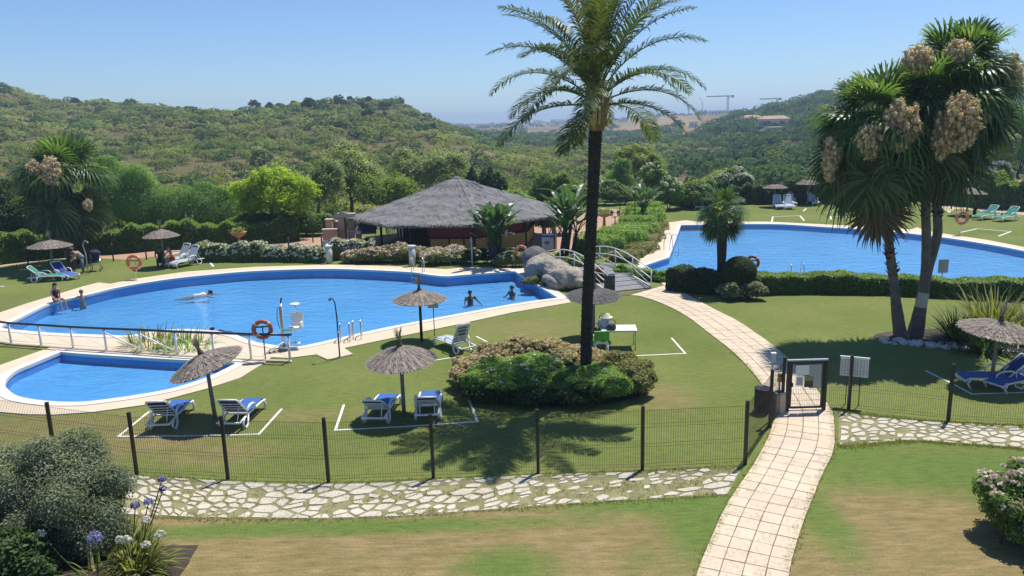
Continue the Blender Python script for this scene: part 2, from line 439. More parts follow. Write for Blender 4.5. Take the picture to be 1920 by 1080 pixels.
# ------------------------------------------------------------------ the setting: pools, decks, lawn, path
big_pool = smooth_poly([(-21.73, 31.90), (-21.86, 33.09), (-22.19, 36.40), (-21.41, 38.06), (-20.61, 39.89), (-18.84, 41.78), (-16.82, 42.88), (-14.65, 43.62), (-10.86, 43.76), (-7.80, 42.94), (-5.52, 42.00),
    (-4.94, 41.54), (-4.15, 40.91), (-3.41, 40.59), (-2.57, 40.85), (0.17, 41.54), (2.10, 34.77), (-0.02, 33.73), (-4.01, 31.01), (-5.57, 29.82), (-6.82, 28.70), (-7.81, 27.85), (-8.34, 27.76), (-9.33, 28.20),
    (-10.13, 28.78), (-11.06, 29.71), (-12.16, 30.38), (-13.39, 30.75), (-14.46, 30.68), (-15.02, 30.25), (-15.54, 29.98), (-16.98, 30.27), (-18.83, 30.69), (-20.79, 31.38)], 5, (15, 16))
small_pool = smooth_poly([(-16.89, 27.82), (-15.79, 27.46), (-12.24, 26.50), (-10.06, 26.01), (-9.69, 25.79), (-9.85, 25.16), (-10.15, 24.29), (-10.81, 23.35), (-11.79, 22.74), (-12.82, 22.35), (-13.36, 22.29), (-14.06, 22.39), (-14.82, 22.63),
    (-15.56, 23.01), (-16.25, 23.66), (-16.61, 24.10), (-16.98, 24.82), (-17.18, 25.63), (-17.09, 26.41), (-17.00, 27.16)], 5, (0, 4))
far_pool = smooth_poly([(12.99, 58.51), (19.40, 57.87), (22.83, 55.41), (25.70, 52.92), (27.88, 49.50), (28.95, 46.42), (29.48, 43.76), (29.74, 40.25), (29.01, 37.38), (26.49, 35.35), (23.21, 34.91), (18.50, 35.37), (13.76, 36.07),
    (11.23, 36.13), (9.30, 36.62), (7.74, 38.24), (7.33, 42.14), (9.26, 44.62)], 5, (0, 16, 17))
deck = [(-23.62, 34.73), (-23.49, 36.54), (-23.19, 38.27), (-22.87, 40.44), (-22.54, 41.45), (-21.67, 40.98), (-21.01, 42.20), (-18.82, 44.10), (-15.12, 45.11), (-11.04, 45.23), (-8.73, 44.73), (-6.27, 43.87), (-3.72, 42.78), (-2.64, 43.20), (0.03, 42.59), (0.77, 42.49),
    (2.52, 35.06), (2.62, 33.85), (-0.03, 32.24), (-2.31, 30.41), (-4.75, 28.58), (-6.27, 27.43), (-5.79, 26.59), (-6.11, 26.30), (-6.53, 26.02), (-7.11, 26.70), (-7.93, 26.39), (-8.63, 26.51), (-8.70, 25.83), (-8.81, 25.30), (-9.00, 24.25), (-9.75, 23.22), (-11.01, 21.94), (-12.34, 21.43), (-13.43, 21.29), (-14.27, 21.39), (-15.20, 21.63),
    (-16.14, 22.22), (-17.31, 23.34), (-18.08, 24.85), (-18.26, 25.96), (-18.25, 26.38), (-17.99, 27.51), (-17.69, 28.59), (-18.94, 29.07), (-20.25, 29.49), (-21.99, 30.19), (-23.31, 31.62), (-23.74, 33.28)]
far_deck = [(11.60, 59.74), (13.97, 61.42), (14.75, 60.25), (19.90, 59.37), (23.44, 56.92), (26.54, 54.69), (27.86, 53.33), (28.79, 54.26), (28.51, 52.66), (28.86, 51.29), (29.97, 48.10), (30.40, 45.16), (31.01, 41.21), (30.20, 37.22), (26.59, 34.14), (22.52, 33.84), (17.94, 34.27),
    (13.33, 34.93), (10.88, 34.99), (9.04, 35.56), (7.44, 36.97), (7.15, 43.77), (8.01, 45.54)]
path_l = [(4.42, 34.84), (5.57, 35.04), (6.08, 34.43), (6.62, 33.20), (7.14, 31.02), (7.44, 27.89), (7.60, 26.00), (7.62, 24.18), (7.53, 22.45), (7.34, 20.98), (6.97, 19.66), (6.42, 18.42), (5.50, 16.76), (4.47, 15.08), (3.67, 13.52), (3.15, 12.41), (2.73, 11.35), (2.24, 9.98)]
path_r = [(7.44, 36.97), (7.94, 35.69), (8.26, 33.85), (8.65, 31.70), (9.01, 29.87), (9.15, 27.95), (9.22, 26.93), (9.26, 25.29), (9.18, 23.23), (8.94, 21.49), (8.81, 20.53), (8.63, 19.74), (7.80, 17.68), (7.03, 16.39), (6.23, 15.03), (5.62, 13.96), (4.83, 12.42), (3.83, 10.03)]

lawn_outer = [(-70, -12), (70, -12), (80, 60), (70, 84), (10, 84), (4, 66), (-12, 62), (-60, 58)]
lawn = sheet('lawn', lawn_outer, [offset_poly(big_pool, 0.12), offset_poly(small_pool, 0.12), offset_poly(far_pool, 0.12)], LAWN, 0, 0)
sheet('pool_deck', deck, [offset_poly(big_pool, 0.05), offset_poly(small_pool, 0.05)], DECK, -0.05, 0.03)
sheet('far_pool_deck', far_deck, [offset_poly(far_pool, 0.05)], DECK, -0.05, 0.03)
for nm, pl, dep in (('main_pool', big_pool, 0.50), ('paddling_pool', small_pool, 0.34), ('far_pool', far_pool, 0.36)):
    sheet(nm + '_coping', offset_poly(pl, 0.34), [pl], COPING, -0.06, 0.05)
    mb = MB(); n = len(pl); ring = offset_poly(pl, 0.02)
    area = sum(ring[i][0] * ring[(i + 1) % n][1] - ring[(i + 1) % n][0] * ring[i][1] for i in range(n))
    for i in range(n):
        a, b = ring[i], ring[(i + 1) % n]
        if area < 0: a, b = b, a
        mb.poly([(b[0], b[1], -dep), (a[0], a[1], -dep), (a[0], a[1], -0.055), (b[0], b[1], -0.055)])
    mb.build(nm + '_wall', POOL)['kind'] = 'structure'
    sheet(nm + '_floor', ring, [], POOL, -dep, -dep)
    sheet(nm + '_water', offset_poly(pl, 0.01), [], WATER, -0.10, -0.10)

# footpath: grout bed and single tiles laid along its curve
pl, pr = curve_pts([Vector((*p, 0)) for p in path_l], 8), curve_pts([Vector((*p, 0)) for p in path_r], 8)
bed = MB()
bed_poly = [tuple(p.xy) for p in pl] + [tuple(p.xy) for p in pr[::-1]]
footpath = sheet('footpath', bed_poly, [], GROUT, -0.02, 0.012)
rng = random.Random(4)
def tile_path():
    mid = [(a + b) / 2 for a, b in zip(pl, pr)]; L = [0]
    for i in range(1, len(mid)): L.append(L[-1] + (mid[i] - mid[i - 1]).length)
    def hit(line, c, n, fb):
        best = None
        for i in range(len(line) - 1):
            p, d = line[i], line[i + 1] - line[i]; den = n.x * d.y - n.y * d.x
            if abs(den) < 1e-9: continue
            w = p - c; lam = (w.x * d.y - w.y * d.x) / den; u = (w.x * n.y - w.y * n.x) / den
            if -1e-6 <= u <= 1 + 1e-6 and (best is None or abs(lam) < abs(best)): best = lam
        return c + n * best if best is not None and abs(best) < 3.2 else fb
    def at(s):
        i = next((k for k in range(1, len(L)) if s <= L[k]), len(L) - 1)
        t = (s - L[i - 1]) / max(1e-6, L[i] - L[i - 1]); c = mid[i - 1].lerp(mid[i], t); k0, k1 = max(0, i - 5), min(len(mid) - 1, i + 4)
        d = (mid[k1] - mid[k0]).normalized(); n = Vector((-d.y, d.x, 0)); return hit(pl, c, n, pl[i - 1].lerp(pl[i], t)), hit(pr, c, n, pr[i - 1].lerp(pr[i], t))
    rows = int(L[-1] / 0.42); step = L[-1] / rows; nc = 4; g = 0.006
    for r_ in range(rows):
        a0, b0 = at(r_ * step); a1, b1 = at((r_ + 1) * step)
        q0 = (a0 + b0) / 2; q1 = (a1 + b1) / 2; dd = (q1 - q0).normalized() * g; a0 = a0 + dd; b0 = b0 + dd; a1 = a1 - dd; b1 = b1 - dd
        cuts = [0, 0.245, 0.495, 0.745, 1.0]
        for c in range(nc):
            w0 = (b0 - a0).length; e = g / w0; j = rng.uniform(-.003, .003)
            u0, u1 = cuts[c] + e, cuts[c + 1] - e
            q = [a0.lerp(b0, u0 + j), a0.lerp(b0, u1), a1.lerp(b1, u1 + j), a1.lerp(b1, u0)]
            z = 0.026 + rng.uniform(-.004, .004)
            mb = MB(); mb.prism([(p.x, p.y) for p in q], 0.012, z, 0.006)
            mb.build('paving_tile', TILE, footpath)
tile_path()
# shower slab beside the deck, gully covers
# flagstone strips along the fence
def voronoi_cells(pts, box):
    """cells of pts clipped to each other (half-plane clipping)"""
    cells = []
    for i, p in enumerate(pts):
        poly = [(box[0], box[1]), (box[2], box[1]), (box[2], box[3]), (box[0], box[3])]
        near = sorted((q for j, q in enumerate(pts) if j != i), key=lambda q: (q[0] - p[0]) ** 2 + (q[1] - p[1]) ** 2)[:14]
        for q in near:
            mx, my = (p[0] + q[0]) / 2, (p[1] + q[1]) / 2; nx, ny = q[0] - p[0], q[1] - p[1]
            out = []
            for k in range(len(poly)):
                a, b = poly[k], poly[(k + 1) % len(poly)]
                da = (a[0] - mx) * nx + (a[1] - my) * ny; db = (b[0] - mx) * nx + (b[1] - my) * ny
                if da <= 0: out.append(a)
                if da * db < 0:
                    t = da / (da - db); out.append((a[0] + (b[0] - a[0]) * t, a[1] + (b[1] - a[1]) * t))
            poly = out
            if not poly: break
        cells.append(poly)
    return cells
JOINT = plain('joint_turf', (0.215, 0.205, 0.095), 0.95, 0.28, 3.0, 0.4, 40, kind='Position')
def flag_strip(name, back, front, drop, seed, gap=0.038):
    rg = random.Random(seed)
    bk, fr = curve_pts([Vector((*p, 0)) for p in back], 10), curve_pts([Vector((*p, 0)) for p in front], 10)
    poly = [tuple(p.xy) for p in bk] + [tuple(p.xy) for p in fr[::-1]]
    base = sheet(name, poly, [], JOINT, 0.0, 0.006)
    L = [0]
    for i in range(1, len(bk)): L.append(L[-1] + ((bk[i] + fr[i]) / 2 - (bk[i - 1] + fr[i - 1]) / 2).length)
    W = sum((a - b).length for a, b in zip(bk, fr)) / len(bk)
    def wp(s, t):
        s = min(max(s, 0), L[-1] - 1e-4)
        for i in range(1, len(L)):
            if s <= L[i]:
                u = (s - L[i - 1]) / (L[i] - L[i - 1]); a = bk[i - 1].lerp(bk[i], u); b = fr[i - 1].lerp(fr[i], u); q = a.lerp(b, min(max(t / W, 0.01), 0.99)); return (q.x, q.y)
    pts = []; tries = 0
    while tries < 6000:
        tries += 1
        s, t = rg.uniform(0, L[-1]), rg.uniform(0, W)
        dmin = rg.choice((0.20, 0.20, 0.30, 0.42, 0.56))
        if all((s - a) ** 2 + ((t - b) * 1.25) ** 2 > max(dmin, c) ** 2 * 0.9 for a, b, c in pts): pts.append((s, t, dmin))
    cells = voronoi_cells([(a, b) for a, b, c in pts], (0, 0, L[-1], W))
    for (a, b, c), cell in zip(pts, cells):
        if len(cell) < 3: continue
        if rg.random() < drop(a / L[-1]): continue
        cx = sum(p[0] for p in cell) / len(cell); cy = sum(p[1] for p in cell) / len(cell)
        big = math.sqrt(sum((p[0] - cx) ** 2 + (p[1] - cy) ** 2 for p in cell) / len(cell))
        if big < 0.08: continue
        g = gap * rg.uniform(0.6, 1.9); k = 1 - g / big
        pl2 = []
        for q in range(len(cell)):
            p, n2 = cell[q], cell[(q + 1) % len(cell)]
            pl2.append(wp(cx + (p[0] - cx) * k, cy + (p[1] - cy) * k))
            if math.hypot(n2[0] - p[0], n2[1] - p[1]) > 0.22:
                u = rg.uniform(0.4, 0.6); j = rg.uniform(0.95, 1.04)
                pl2.append(wp(cx + (p[0] + (n2[0] - p[0]) * u - cx) * k * j, cy + (p[1] + (n2[1] - p[1]) * u - cy) * k * j))
        mb = MB(); mb.prism(pl2, 0.0, 0.022 + rg.uniform(-.004, .006), 0.012); mb.build('flagstone', FLAG, base)
flag_strip('flagstone_strip', [(-12.41, 17.90), (-11.00, 17.52), (-9.63, 17.24), (-6.69, 16.68), (-4.32, 16.41), (-1.92, 16.49), (0.49, 16.60), (2.91, 16.63), (5.27, 16.75)],
           [(-11.24, 15.84), (-9.84, 15.45), (-8.07, 15.13), (-6.64, 14.97), (-4.58, 14.82), (-2.57, 14.80), (-0.34, 15.01), (1.82, 15.22), (4.56, 15.41)], lambda s: 0.13 if s < 0.62 else 0.42, 11)
flag_strip('flagstone_strip', [(8.90, 20.03), (9.68, 19.59), (10.40, 19.31), (11.51, 19.01), (13.11, 18.69), (14.80, 18.36)], [(7.92, 17.73), (8.88, 17.87), (9.71, 17.95), (10.79, 17.75), (12.23, 17.34), (13.78, 17.00)], lambda s: 0.06, 5)

# white tape marking the sunbathing plots
TAPE = plain('white_tape', (0.70, 0.69, 0.62), 0.7, 0.08)
def tape(pts, w=0.07):
    mb = MB(); P = [Vector((*p, 0)) for p in pts]
    Lf, Rt = [], []
    for i, p in enumerate(P):
        d1 = (P[i] - P[i - 1]).normalized() if i else (P[1] - P[0]).normalized(); d2 = (P[i + 1] - P[i]).normalized() if i + 1 < len(P) else d1
        n1 = Vector((-d1.y, d1.x, 0)); n2 = Vector((-d2.y, d2.x, 0)); m = (n1 + n2).normalized(); k = w / 2 / max(0.5, m.dot(n1))
        Lf.append(p + m * k); Rt.append(p - m * k)
    for i in range(len(P) - 1):
        mb.prism([(Rt[i].x, Rt[i].y), (Rt[i + 1].x, Rt[i + 1].y), (Lf[i + 1].x, Lf[i + 1].y), (Lf[i].x, Lf[i].y)], 0.002, 0.010)
    mb.build('lawn_marking', TAPE)['kind'] = 'structure'
for q in ([(-10.69, 21.40), (-10.69, 19.57), (-8.67, 19.48), (-6.88, 19.47), (-6.80, 21.34)], [(-5.03, 21.56), (-4.86, 19.62), (-2.99, 19.75), (-1.04, 19.97), (-1.41, 21.98)],
          [(-4.63, 26.04), (-3.96, 25.14), (-2.21, 25.96)], [(-1.42, 28.65), (-0.99, 27.87)], [(3.07, 25.57), (4.37, 25.65), (5.96, 25.76), (5.89, 27.74)],
          [(13.00, 23.30), (13.15, 21.92), (13.19, 21.12), (14.79, 21.14)], [(20.17, 59.32), (21.27, 62.36), (23.56, 62.60)], [(23.56, 62.60), (22.73, 59.46)], [(24.94, 65.58), (25.91, 67.44)],
          [(26.45, 64.05), (27.72, 66.17)], [(24.92, 59.67), (25.63, 61.61), (28.78, 60.76), (30.98, 60.11)], [(30.29, 51.55), (32.29, 53.04), (33.45, 51.48)], [(33.64, 51.45), (31.61, 49.56)], [(-18.63, 47.22), (-17.85, 45.66)], [(-27.75, 41.18), (-27.50, 41.14)]):
    tape(q, 0.07 if q[0][1] < 30 else 0.12)
# terrace, tan paths behind the hedges
sheet('terrace_paving', [(-35.57, 49.08), (-29.82, 51.05), (-24.78, 49.07), (-22.22, 50.74), (-19.43, 51.83), (-15.51, 50.77), (-8.74, 48.48), (-6.59, 47.55), (-1.88, 45.90), (0.04, 45.43), (1.69, 46.89), (3.43, 48.23), (5.94, 52.58), (7.69, 54.59), (10.70, 69.24), (8.63, 71.94), (1.79, 60.06), (-4.23, 56.74), (-12.13, 56.76), (-17.36, 57.14), (-20.79, 55.62), (-23.97, 54.90), (-27.10, 53.49), (-30.48, 52.22), (-36.48, 50.39)], [], PINKPAVE, -0.02, 0.008)
sheet('gravel_path', [(35.22, 61.72), (37.16, 64.39), (38.31, 63.32), (39.18, 61.21), (40.26, 57.80), (41.91, 60.23), (40.88, 63.93), (40.03, 66.24), (40.24, 69.85), (40.35, 71.80), (38.09, 69.44)], [], GRAVELP, -0.02, 0.008)
sheet('gravel_path', [(-34.11, 47.94), (-33.38, 49.94), (-31.96, 52.89), (-29.68, 53.44), (-26.38, 53.15), (-25.01, 49.91), (-26.78, 49.97), (-29.95, 50.04), (-31.90, 47.63)], [], GRAVELP, -0.02, 0.004)

# ------------------------------------------------------------------ terrain beyond the garden
TER = [
 [(-60.73, 60.00, -0.28), (-90.06, 90.00, -0.06), (-138.64, 140.00, 1.64), (-196.02, 200.00, 7.58), (-271.62, 280.00, 19.31), (-317.87, 330.00, 30.89), (-463.44, 480.00, 36.67), (-877.90, 900.00, 23.83), (-4111.14, 4200.00, 21.25)],
 [(-39.87, 60.00, -0.18), (-59.30, 90.00, -1.15), (-91.23, 140.00, -0.03), (-128.91, 200.00, 5.23), (-178.37, 280.00, 16.99), (-208.86, 330.00, 26.92), (-304.76, 480.00, 29.64), (-576.21, 900.00, 19.27), (-2696.67, 4200.00, 13.66)],
 [(-37.37, 60.00, -0.16), (-55.59, 90.00, -1.18), (-85.52, 140.00, -0.18), (-120.82, 200.00, 5.03), (-167.44, 280.00, 14.89), (-196.28, 330.00, 22.98), (-286.07, 480.00, 26.05), (-540.02, 900.00, 18.37), (-2526.52, 4200.00, 14.96)],
 [(-35.29, 60.00, -0.17), (-52.49, 90.00, -1.26), (-80.73, 140.00, -0.11), (-114.02, 200.00, 5.25), (-158.21, 280.00, 13.74), (-185.83, 330.00, 19.07), (-270.99, 480.00, 19.41), (-509.85, 900.00, 17.61), (-2385.42, 4200.00, 11.43)],
 [(-27.38, 60.00, -0.17), (-40.70, 90.00, -1.19), (-62.56, 140.00, -0.09), (-88.36, 200.00, 4.88), (-122.59, 280.00, 12.85), (-144.07, 330.00, 17.17), (-209.96, 480.00, 17.89), (-395.10, 900.00, 14.75), (-1847.46, 4200.00, 9.10)],
 [(-19.88, 60.00, -0.15), (-29.54, 90.00, -1.35), (-45.36, 140.00, -0.24), (-64.05, 200.00, 4.27), (-88.88, 280.00, 11.10), (-104.47, 330.00, 14.67), (-152.28, 480.00, 14.25), (-286.25, 900.00, 12.04), (-1337.39, 4200.00, 10.24)],
 [(-14.88, 60.00, -0.19), (-22.10, 90.00, -1.42), (-33.89, 140.00, -0.34), (-47.78, 200.00, 4.39), (-66.20, 280.00, 12.00), (-77.79, 330.00, 15.74), (-113.44, 480.00, 15.49), (-213.60, 900.00, 10.22), (-997.65, 4200.00, 7.31)],
 [(-12.38, 60.00, -0.17), (-18.37, 90.00, -1.39), (-28.15, 140.00, -0.30), (-39.64, 200.00, 4.59), (-54.87, 280.00, 12.46), (-64.42, 330.00, 16.92), (-94.00, 480.00, 16.58), (-177.25, 900.00, 9.32), (-827.65, 4200.00, 7.23)],
 [(-9.26, 60.00, -0.17), (-13.72, 90.00, -1.38), (-20.99, 140.00, -0.48), (-29.52, 200.00, 3.94), (-40.86, 280.00, 10.64), (-47.93, 330.00, 15.00), (-69.98, 480.00, 13.46), (-131.97, 900.00, 5.22), (-615.21, 4200.00, 6.09)],
 [(-6.55, 60.00, -0.16), (-9.69, 90.00, -1.49), (-14.79, 140.00, -0.82), (-20.78, 200.00, 2.52), (-28.81, 280.00, 6.27), (-33.81, 330.00, 9.01), (-49.35, 480.00, 5.99), (-92.67, 900.00, 1.26), (-430.98, 4200.00, 7.04)],
 [(-4.05, 60.00, -0.18), (-5.98, 90.00, -1.89), (-9.08, 140.00, -1.63), (-12.73, 200.00, 0.31), (-17.61, 280.00, 2.46), (-20.65, 330.00, 4.32), (-30.04, 480.00, 2.33), (-56.21, 900.00, 0.35), (-261.03, 4200.00, 5.57)],
 [(-1.13, 60.00, -0.17), (-1.65, 90.00, -2.62), (-2.40, 140.00, -2.76), (-3.27, 200.00, -1.95), (-4.47, 280.00, -1.98), (-5.20, 330.00, -1.56), (-7.45, 480.00, -2.06), (-13.67, 900.00, -0.72), (-62.65, 4200.00, 6.17)],
 [(5.95, 60.00, -0.18), (8.93, 90.00, -2.58), (13.91, 140.00, -3.65), (19.90, 200.00, -3.48), (27.88, 280.00, -3.54), (32.87, 330.00, -3.17), (47.84, 480.00, -3.45), (89.75, 900.00, -3.30), (239.45, 2400.00, 4.85), (419.04, 4200.00, 2.48)],
 [(9.28, 60.00, -0.18), (13.91, 90.00, -2.40), (21.61, 140.00, -3.84), (30.83, 200.00, -3.75), (43.13, 280.00, -4.30), (50.82, 330.00, -3.84), (73.88, 480.00, -4.10), (138.42, 900.00, 0.85), (184.49, 1200.00, 9.56), (645.77, 4200.00, 2.37)],
 [(14.28, 60.00, -0.19), (21.37, 90.00, -2.40), (33.14, 140.00, -3.66), (47.22, 200.00, -3.63), (66.00, 280.00, -3.75), (77.71, 330.00, -2.75), (112.88, 480.00, -1.24), (211.20, 900.00, 9.13), (281.53, 1200.00, 12.67), (985.87, 4200.00, 2.21)],
 [(18.45, 60.00, -0.21), (27.59, 90.00, -2.12), (42.75, 140.00, -3.61), (60.84, 200.00, -2.62), (84.95, 280.00, -0.85), (99.96, 330.00, 1.53), (145.03, 480.00, 8.11), (271.73, 900.00, 13.55), (392.63, 1300.00, 12.59), (1269.35, 4200.00, 0.69)],
 [(20.95, 60.00, -0.23), (31.29, 90.00, -1.60), (48.49, 140.00, -3.09), (68.98, 200.00, -1.48), (96.23, 280.00, 1.85), (113.23, 330.00, 4.69), (164.26, 480.00, 12.37), (308.07, 900.00, 14.42), (1439.35, 4200.00, 2.00)],
 [(24.28, 60.00, -0.19), (36.23, 90.00, -1.17), (56.13, 140.00, -2.33), (79.83, 200.00, -0.68), (111.32, 280.00, 3.33), (130.95, 330.00, 6.87), (189.80, 480.00, 17.70), (356.29, 900.00, 19.12), (1666.09, 4200.00, 1.89)],
 [(30.94, 60.00, -0.19), (46.15, 90.00, -1.05), (71.46, 140.00, -2.05), (101.58, 200.00, -0.15), (141.64, 280.00, 3.50), (166.56, 330.00, 7.29), (241.39, 480.00, 17.68), (453.08, 900.00, 20.25), (2119.59, 4200.00, 1.67)],
 [(40.11, 60.00, -0.18), (59.80, 90.00, -1.09), (92.51, 140.00, -1.64), (131.45, 200.00, 0.44), (183.31, 280.00, 3.76), (215.60, 330.00, 6.93), (312.52, 480.00, 15.92), (586.64, 900.00, 16.94), (2743.31, 4200.00, -0.01)],
 [(60.13, 60.00, -0.36), (89.65, 90.00, -1.53), (138.58, 140.00, -2.04), (196.86, 200.00, -0.26), (274.41, 280.00, 2.97), (322.62, 330.00, 6.45), (467.53, 480.00, 15.21), (877.69, 900.00, 15.62), (4106.01, 4200.00, -11.75)]]
_Y = np.concatenate([np.linspace(58, 140, 22), np.linspace(146, 500, 60), np.geomspace(515, 4200, 40)])
_uc = np.array([np.mean([p[0] / p[1] for p in row]) for row in TER])
_zc = np.array([np.interp(np.log(_Y), np.log([p[1] for p in row]), [p[2] for p in row]) for row in TER])   # (cols, Y)
_U = np.linspace(-0.95, 0.95, 230)
def _cosint(x, xp, M):
    i = np.clip(np.searchsorted(xp, x) - 1, 0, len(xp) - 2); t = np.clip((x - xp[i]) / (xp[i + 1] - xp[i]), 0, 1); t = t * t * (3 - 2 * t)
    return M[i] * (1 - t)[:, None] + M[i + 1] * t[:, None]
_Z = _cosint(_U, _uc, _zc)                                                                       # (U, Y)
def _bumps(X, Y):
    return 1.0 * np.sin(X * .045 + 1.3 * np.sin(Y * .021)) * np.sin(Y * .05 + .7) + .6 * np.sin(X * .11 + Y * .07 + 2) + .35 * np.sin(X * .23 - Y * .19)
_UU, _YY = np.meshgrid(_U, _Y, indexing='ij')
_amp = np.clip((_YY - 75) / 120, 0, 1) * np.clip(1.5 - np.abs(_YY - 250) / 700, 0.3, 1.2)
_Z = _Z + _bumps(_UU * _YY, _YY) * _amp
def terr(X, Y):
    """terrain height at world x, y (arrays)"""
    X, Y = np.asarray(X, float), np.asarray(Y, float); u = np.clip(X / Y, _U[0], _U[-1]); y = np.clip(Y, _Y[0], _Y[-1])
    iu = np.clip(np.searchsorted(_U, u) - 1, 0, len(_U) - 2); iy = np.clip(np.searchsorted(_Y, y) - 1, 0, len(_Y) - 2)
    a = (u - _U[iu]) / (_U[iu + 1] - _U[iu]); b = (y - _Y[iy]) / (_Y[iy + 1] - _Y[iy])
    return (_Z[iu, iy] * (1 - a) + _Z[iu + 1, iy] * a) * (1 - b) + (_Z[iu, iy + 1] * (1 - a) + _Z[iu + 1, iy + 1] * a) * b
# keep the near rows under the level garden
_lev = ((_UU > 0.10) & (_YY < 86)) | (_YY < 62)
_Z = np.where(_lev, np.minimum(_Z, -0.35), _Z)
_V = np.stack([_UU * _YY, _YY, _Z], -1).reshape(-1, 3)
_nu, _ny = len(_U), len(_Y)
_i = np.arange(_nu * _ny).reshape(_nu, _ny)
_F = np.stack([_i[:-1, :-1], _i[1:, :-1], _i[1:, 1:], _i[:-1, 1:]], -1).reshape(-1, 4)
_field = np.clip(1.6 - np.abs(_YY - 850) / 380, 0, 1) * np.clip(1.5 - np.abs(_UU - 0.195) / 0.055, 0, 1) + 0.8 * (_YY > 520) * (_YY < 900) * (np.abs(_UU - .08) < .07)
_field = np.maximum(_field, np.clip((_YY - 900) / 600, 0, .5))
np_mesh('hills', _V, _F, EARTH, vattr=np.clip(_field, 0, 1).ravel(), smooth=True)['kind'] = 'structure'

# ------------------------------------------------------------------ vegetation generators
R1 = np.random.default_rng(7)
SCRUB = leafmat('scrub_leaves', [(0.060, 0.100, 0.026, 0.0), (0.140, 0.215, 0.052, 0.3), (0.245, 0.315, 0.095, 0.6), (0.290, 0.290, 0.135, 0.8), (0.36, 0.285, 0.175, 1.0)], 0.36, 0.75, 0.030, (0.150, 0.175, 0.055), 0.8, 0.1)
WOOD = leafmat('woodland_leaves', [(0.022, 0.055, 0.016, 0.0), (0.048, 0.105, 0.030, 0.4), (0.085, 0.160, 0.045, 0.75), (0.14, 0.20, 0.065, 1.0)], 0.28, 0.4, 0.03, (0.04, 0.085, 0.028), 0.7, 0.12)
def mass(X, Y, Z, R, hgt, nl, leaf, val, rng, spread=0.09):
    """many rounded plants in one go: arrays of centres, radii, heights, leaf clump counts and sizes, colour values"""
    idx = np.repeat(np.arange(len(X)), nl); n = len(idx)
    d = nrm(rng.normal(size=(n, 3))); d[:, 2] = np.abs(d[:, 2]) * 1.0 - 0.25 * rng.random(n); d = nrm(d)
    L = rng.normal(size=(len(X), 3, 3)) * 2.2; ph = rng.random((len(X), 3)) * 6.28
    w = sum(np.sin((d * L[idx, k]).sum(1) + ph[idx, k]) for k in range(3)) / 3
    rr = 0.86 + 0.26 * w + 0.12 * rng.random(n)
    P = np.stack([X[idx] + d[:, 0] * R[idx] * rr, Y[idx] + d[:, 1] * R[idx] * rr, Z[idx] + hgt[idx] * (0.35 + 0.62 * d[:, 2] * rr)], 1)
    Nn = nrm(d + 0.55 * rng.normal(size=(n, 3)) + np.array((0, 0, .75)))
    return leaf_quads(P, Nn, leaf[idx] * (0.7 + 0.6 * rng.random(n)), rng, 0.75, np.clip(val[idx] + spread * rng.normal(size=n), 0, 1))
def scatter(n, u0, u1, y0, y1, rng, keep=None):
    Y = np.sqrt(rng.random(n) * (y1 ** 2 - y0 ** 2) + y0 ** 2); u = u0 + (u1 - u0) * rng.random(n); X = u * Y
    if keep is not None:
        k = keep(u, Y); X, Y = X[k], Y[k]
    return X, Y
def bare(u, Y):
    X = u * Y; return np.sin(X * .055 + 1.4 * np.sin(Y * .03) + .6) * np.sin(Y * .062 + X * .021) + .35 * np.sin(X * .17 - Y * .13)
def patchn(X, Y, s): return 0.5 + 0.25 * (np.sin(X * s + 1.7 * np.sin(Y * s * .7)) + np.sin(Y * s * 1.3 + X * s * .4 + 1))

def scrub(name, label, n, u0, u1, y0, y1, mat, r0, r1, h0, h1, base, seed, nl=80, keep=None, leafk=0.30, bright=0.5):
    rng = np.random.default_rng(seed)
    X, Y = scatter(n, u0, u1, y0, y1, rng, keep); m = len(X)
    R = (r0 + (r1 - r0) * rng.random(m) ** 2) ; Hh = R * (h0 + (h1 - h0) * rng.random(m))
    Z = terr(X, Y)
    pn = patchn(X, Y, 0.055)
    val = np.clip(base + bright * (pn - 0.5) + 0.24 * rng.normal(size=m), 0.02, 0.98)
    lf = leafk * R * (0.85 + 0.3 * rng.random(m)) + 0.0006 * Y
    nn = (nl * (0.6 + 0.4 * (R / r1))).astype(int)
    V, F, A = mass(X, Y, Z, R, Hh, nn, lf, val, rng)
    o = np_mesh(name, V, F, mat, vattr=A); return tag(o, label, None, None, 'stuff')
left0 = lambda u, Y: (u < 0.02 - (Y - 60) * 0.00035)
_rb = np.random.default_rng(77)
left = lambda u, Y: left0(u, Y) & ((bare(u, Y) < .60) | (_rb.random(len(Y)) < .25))
scrub('hillside_scrub', 'dense sage green and brown scrub covering the hill beyond the pool', 1900, -0.80, 0.0, 62, 200, SCRUB, 0.9, 2.1, 0.8, 1.2, 0.42, 21, 110, left, 0.24)
scrub('hillside_scrub', 'grey green scrub on the upper slope of the hill', 3400, -0.80, 0.0, 195, 350, SCRUB, 0.9, 3.0, 0.7, 1.2, 0.45, 22, 62, left, 0.33)
scrub('hillside_scrub', 'taller dark green bushes scattered over the hill', 330, -0.80, 0.0, 70, 340, WOOD, 1.3, 3.4, 0.9, 1.4, 0.34, 28, 150, left0, 0.22)
scrub('valley_scrub', 'bushy green scrub filling the valley behind the bar', 1500, -0.09, 0.23, 64, 330, SCRUB, 1.1, 2.8, 0.9, 1.3, 0.32, 23, 90, lambda u, Y: (u > -0.02 - (Y - 60) * 0.0002) & (u < 0.12 + 0.0005 * Y), 0.26)
scrub('valley_woodland', 'dark green trees crowding the slope on the far side of the valley', 1150, 0.14, 0.75, 95, 330, WOOD, 1.5, 3.6, 1.0, 1.4, 0.42, 24, 120, None, 0.24)
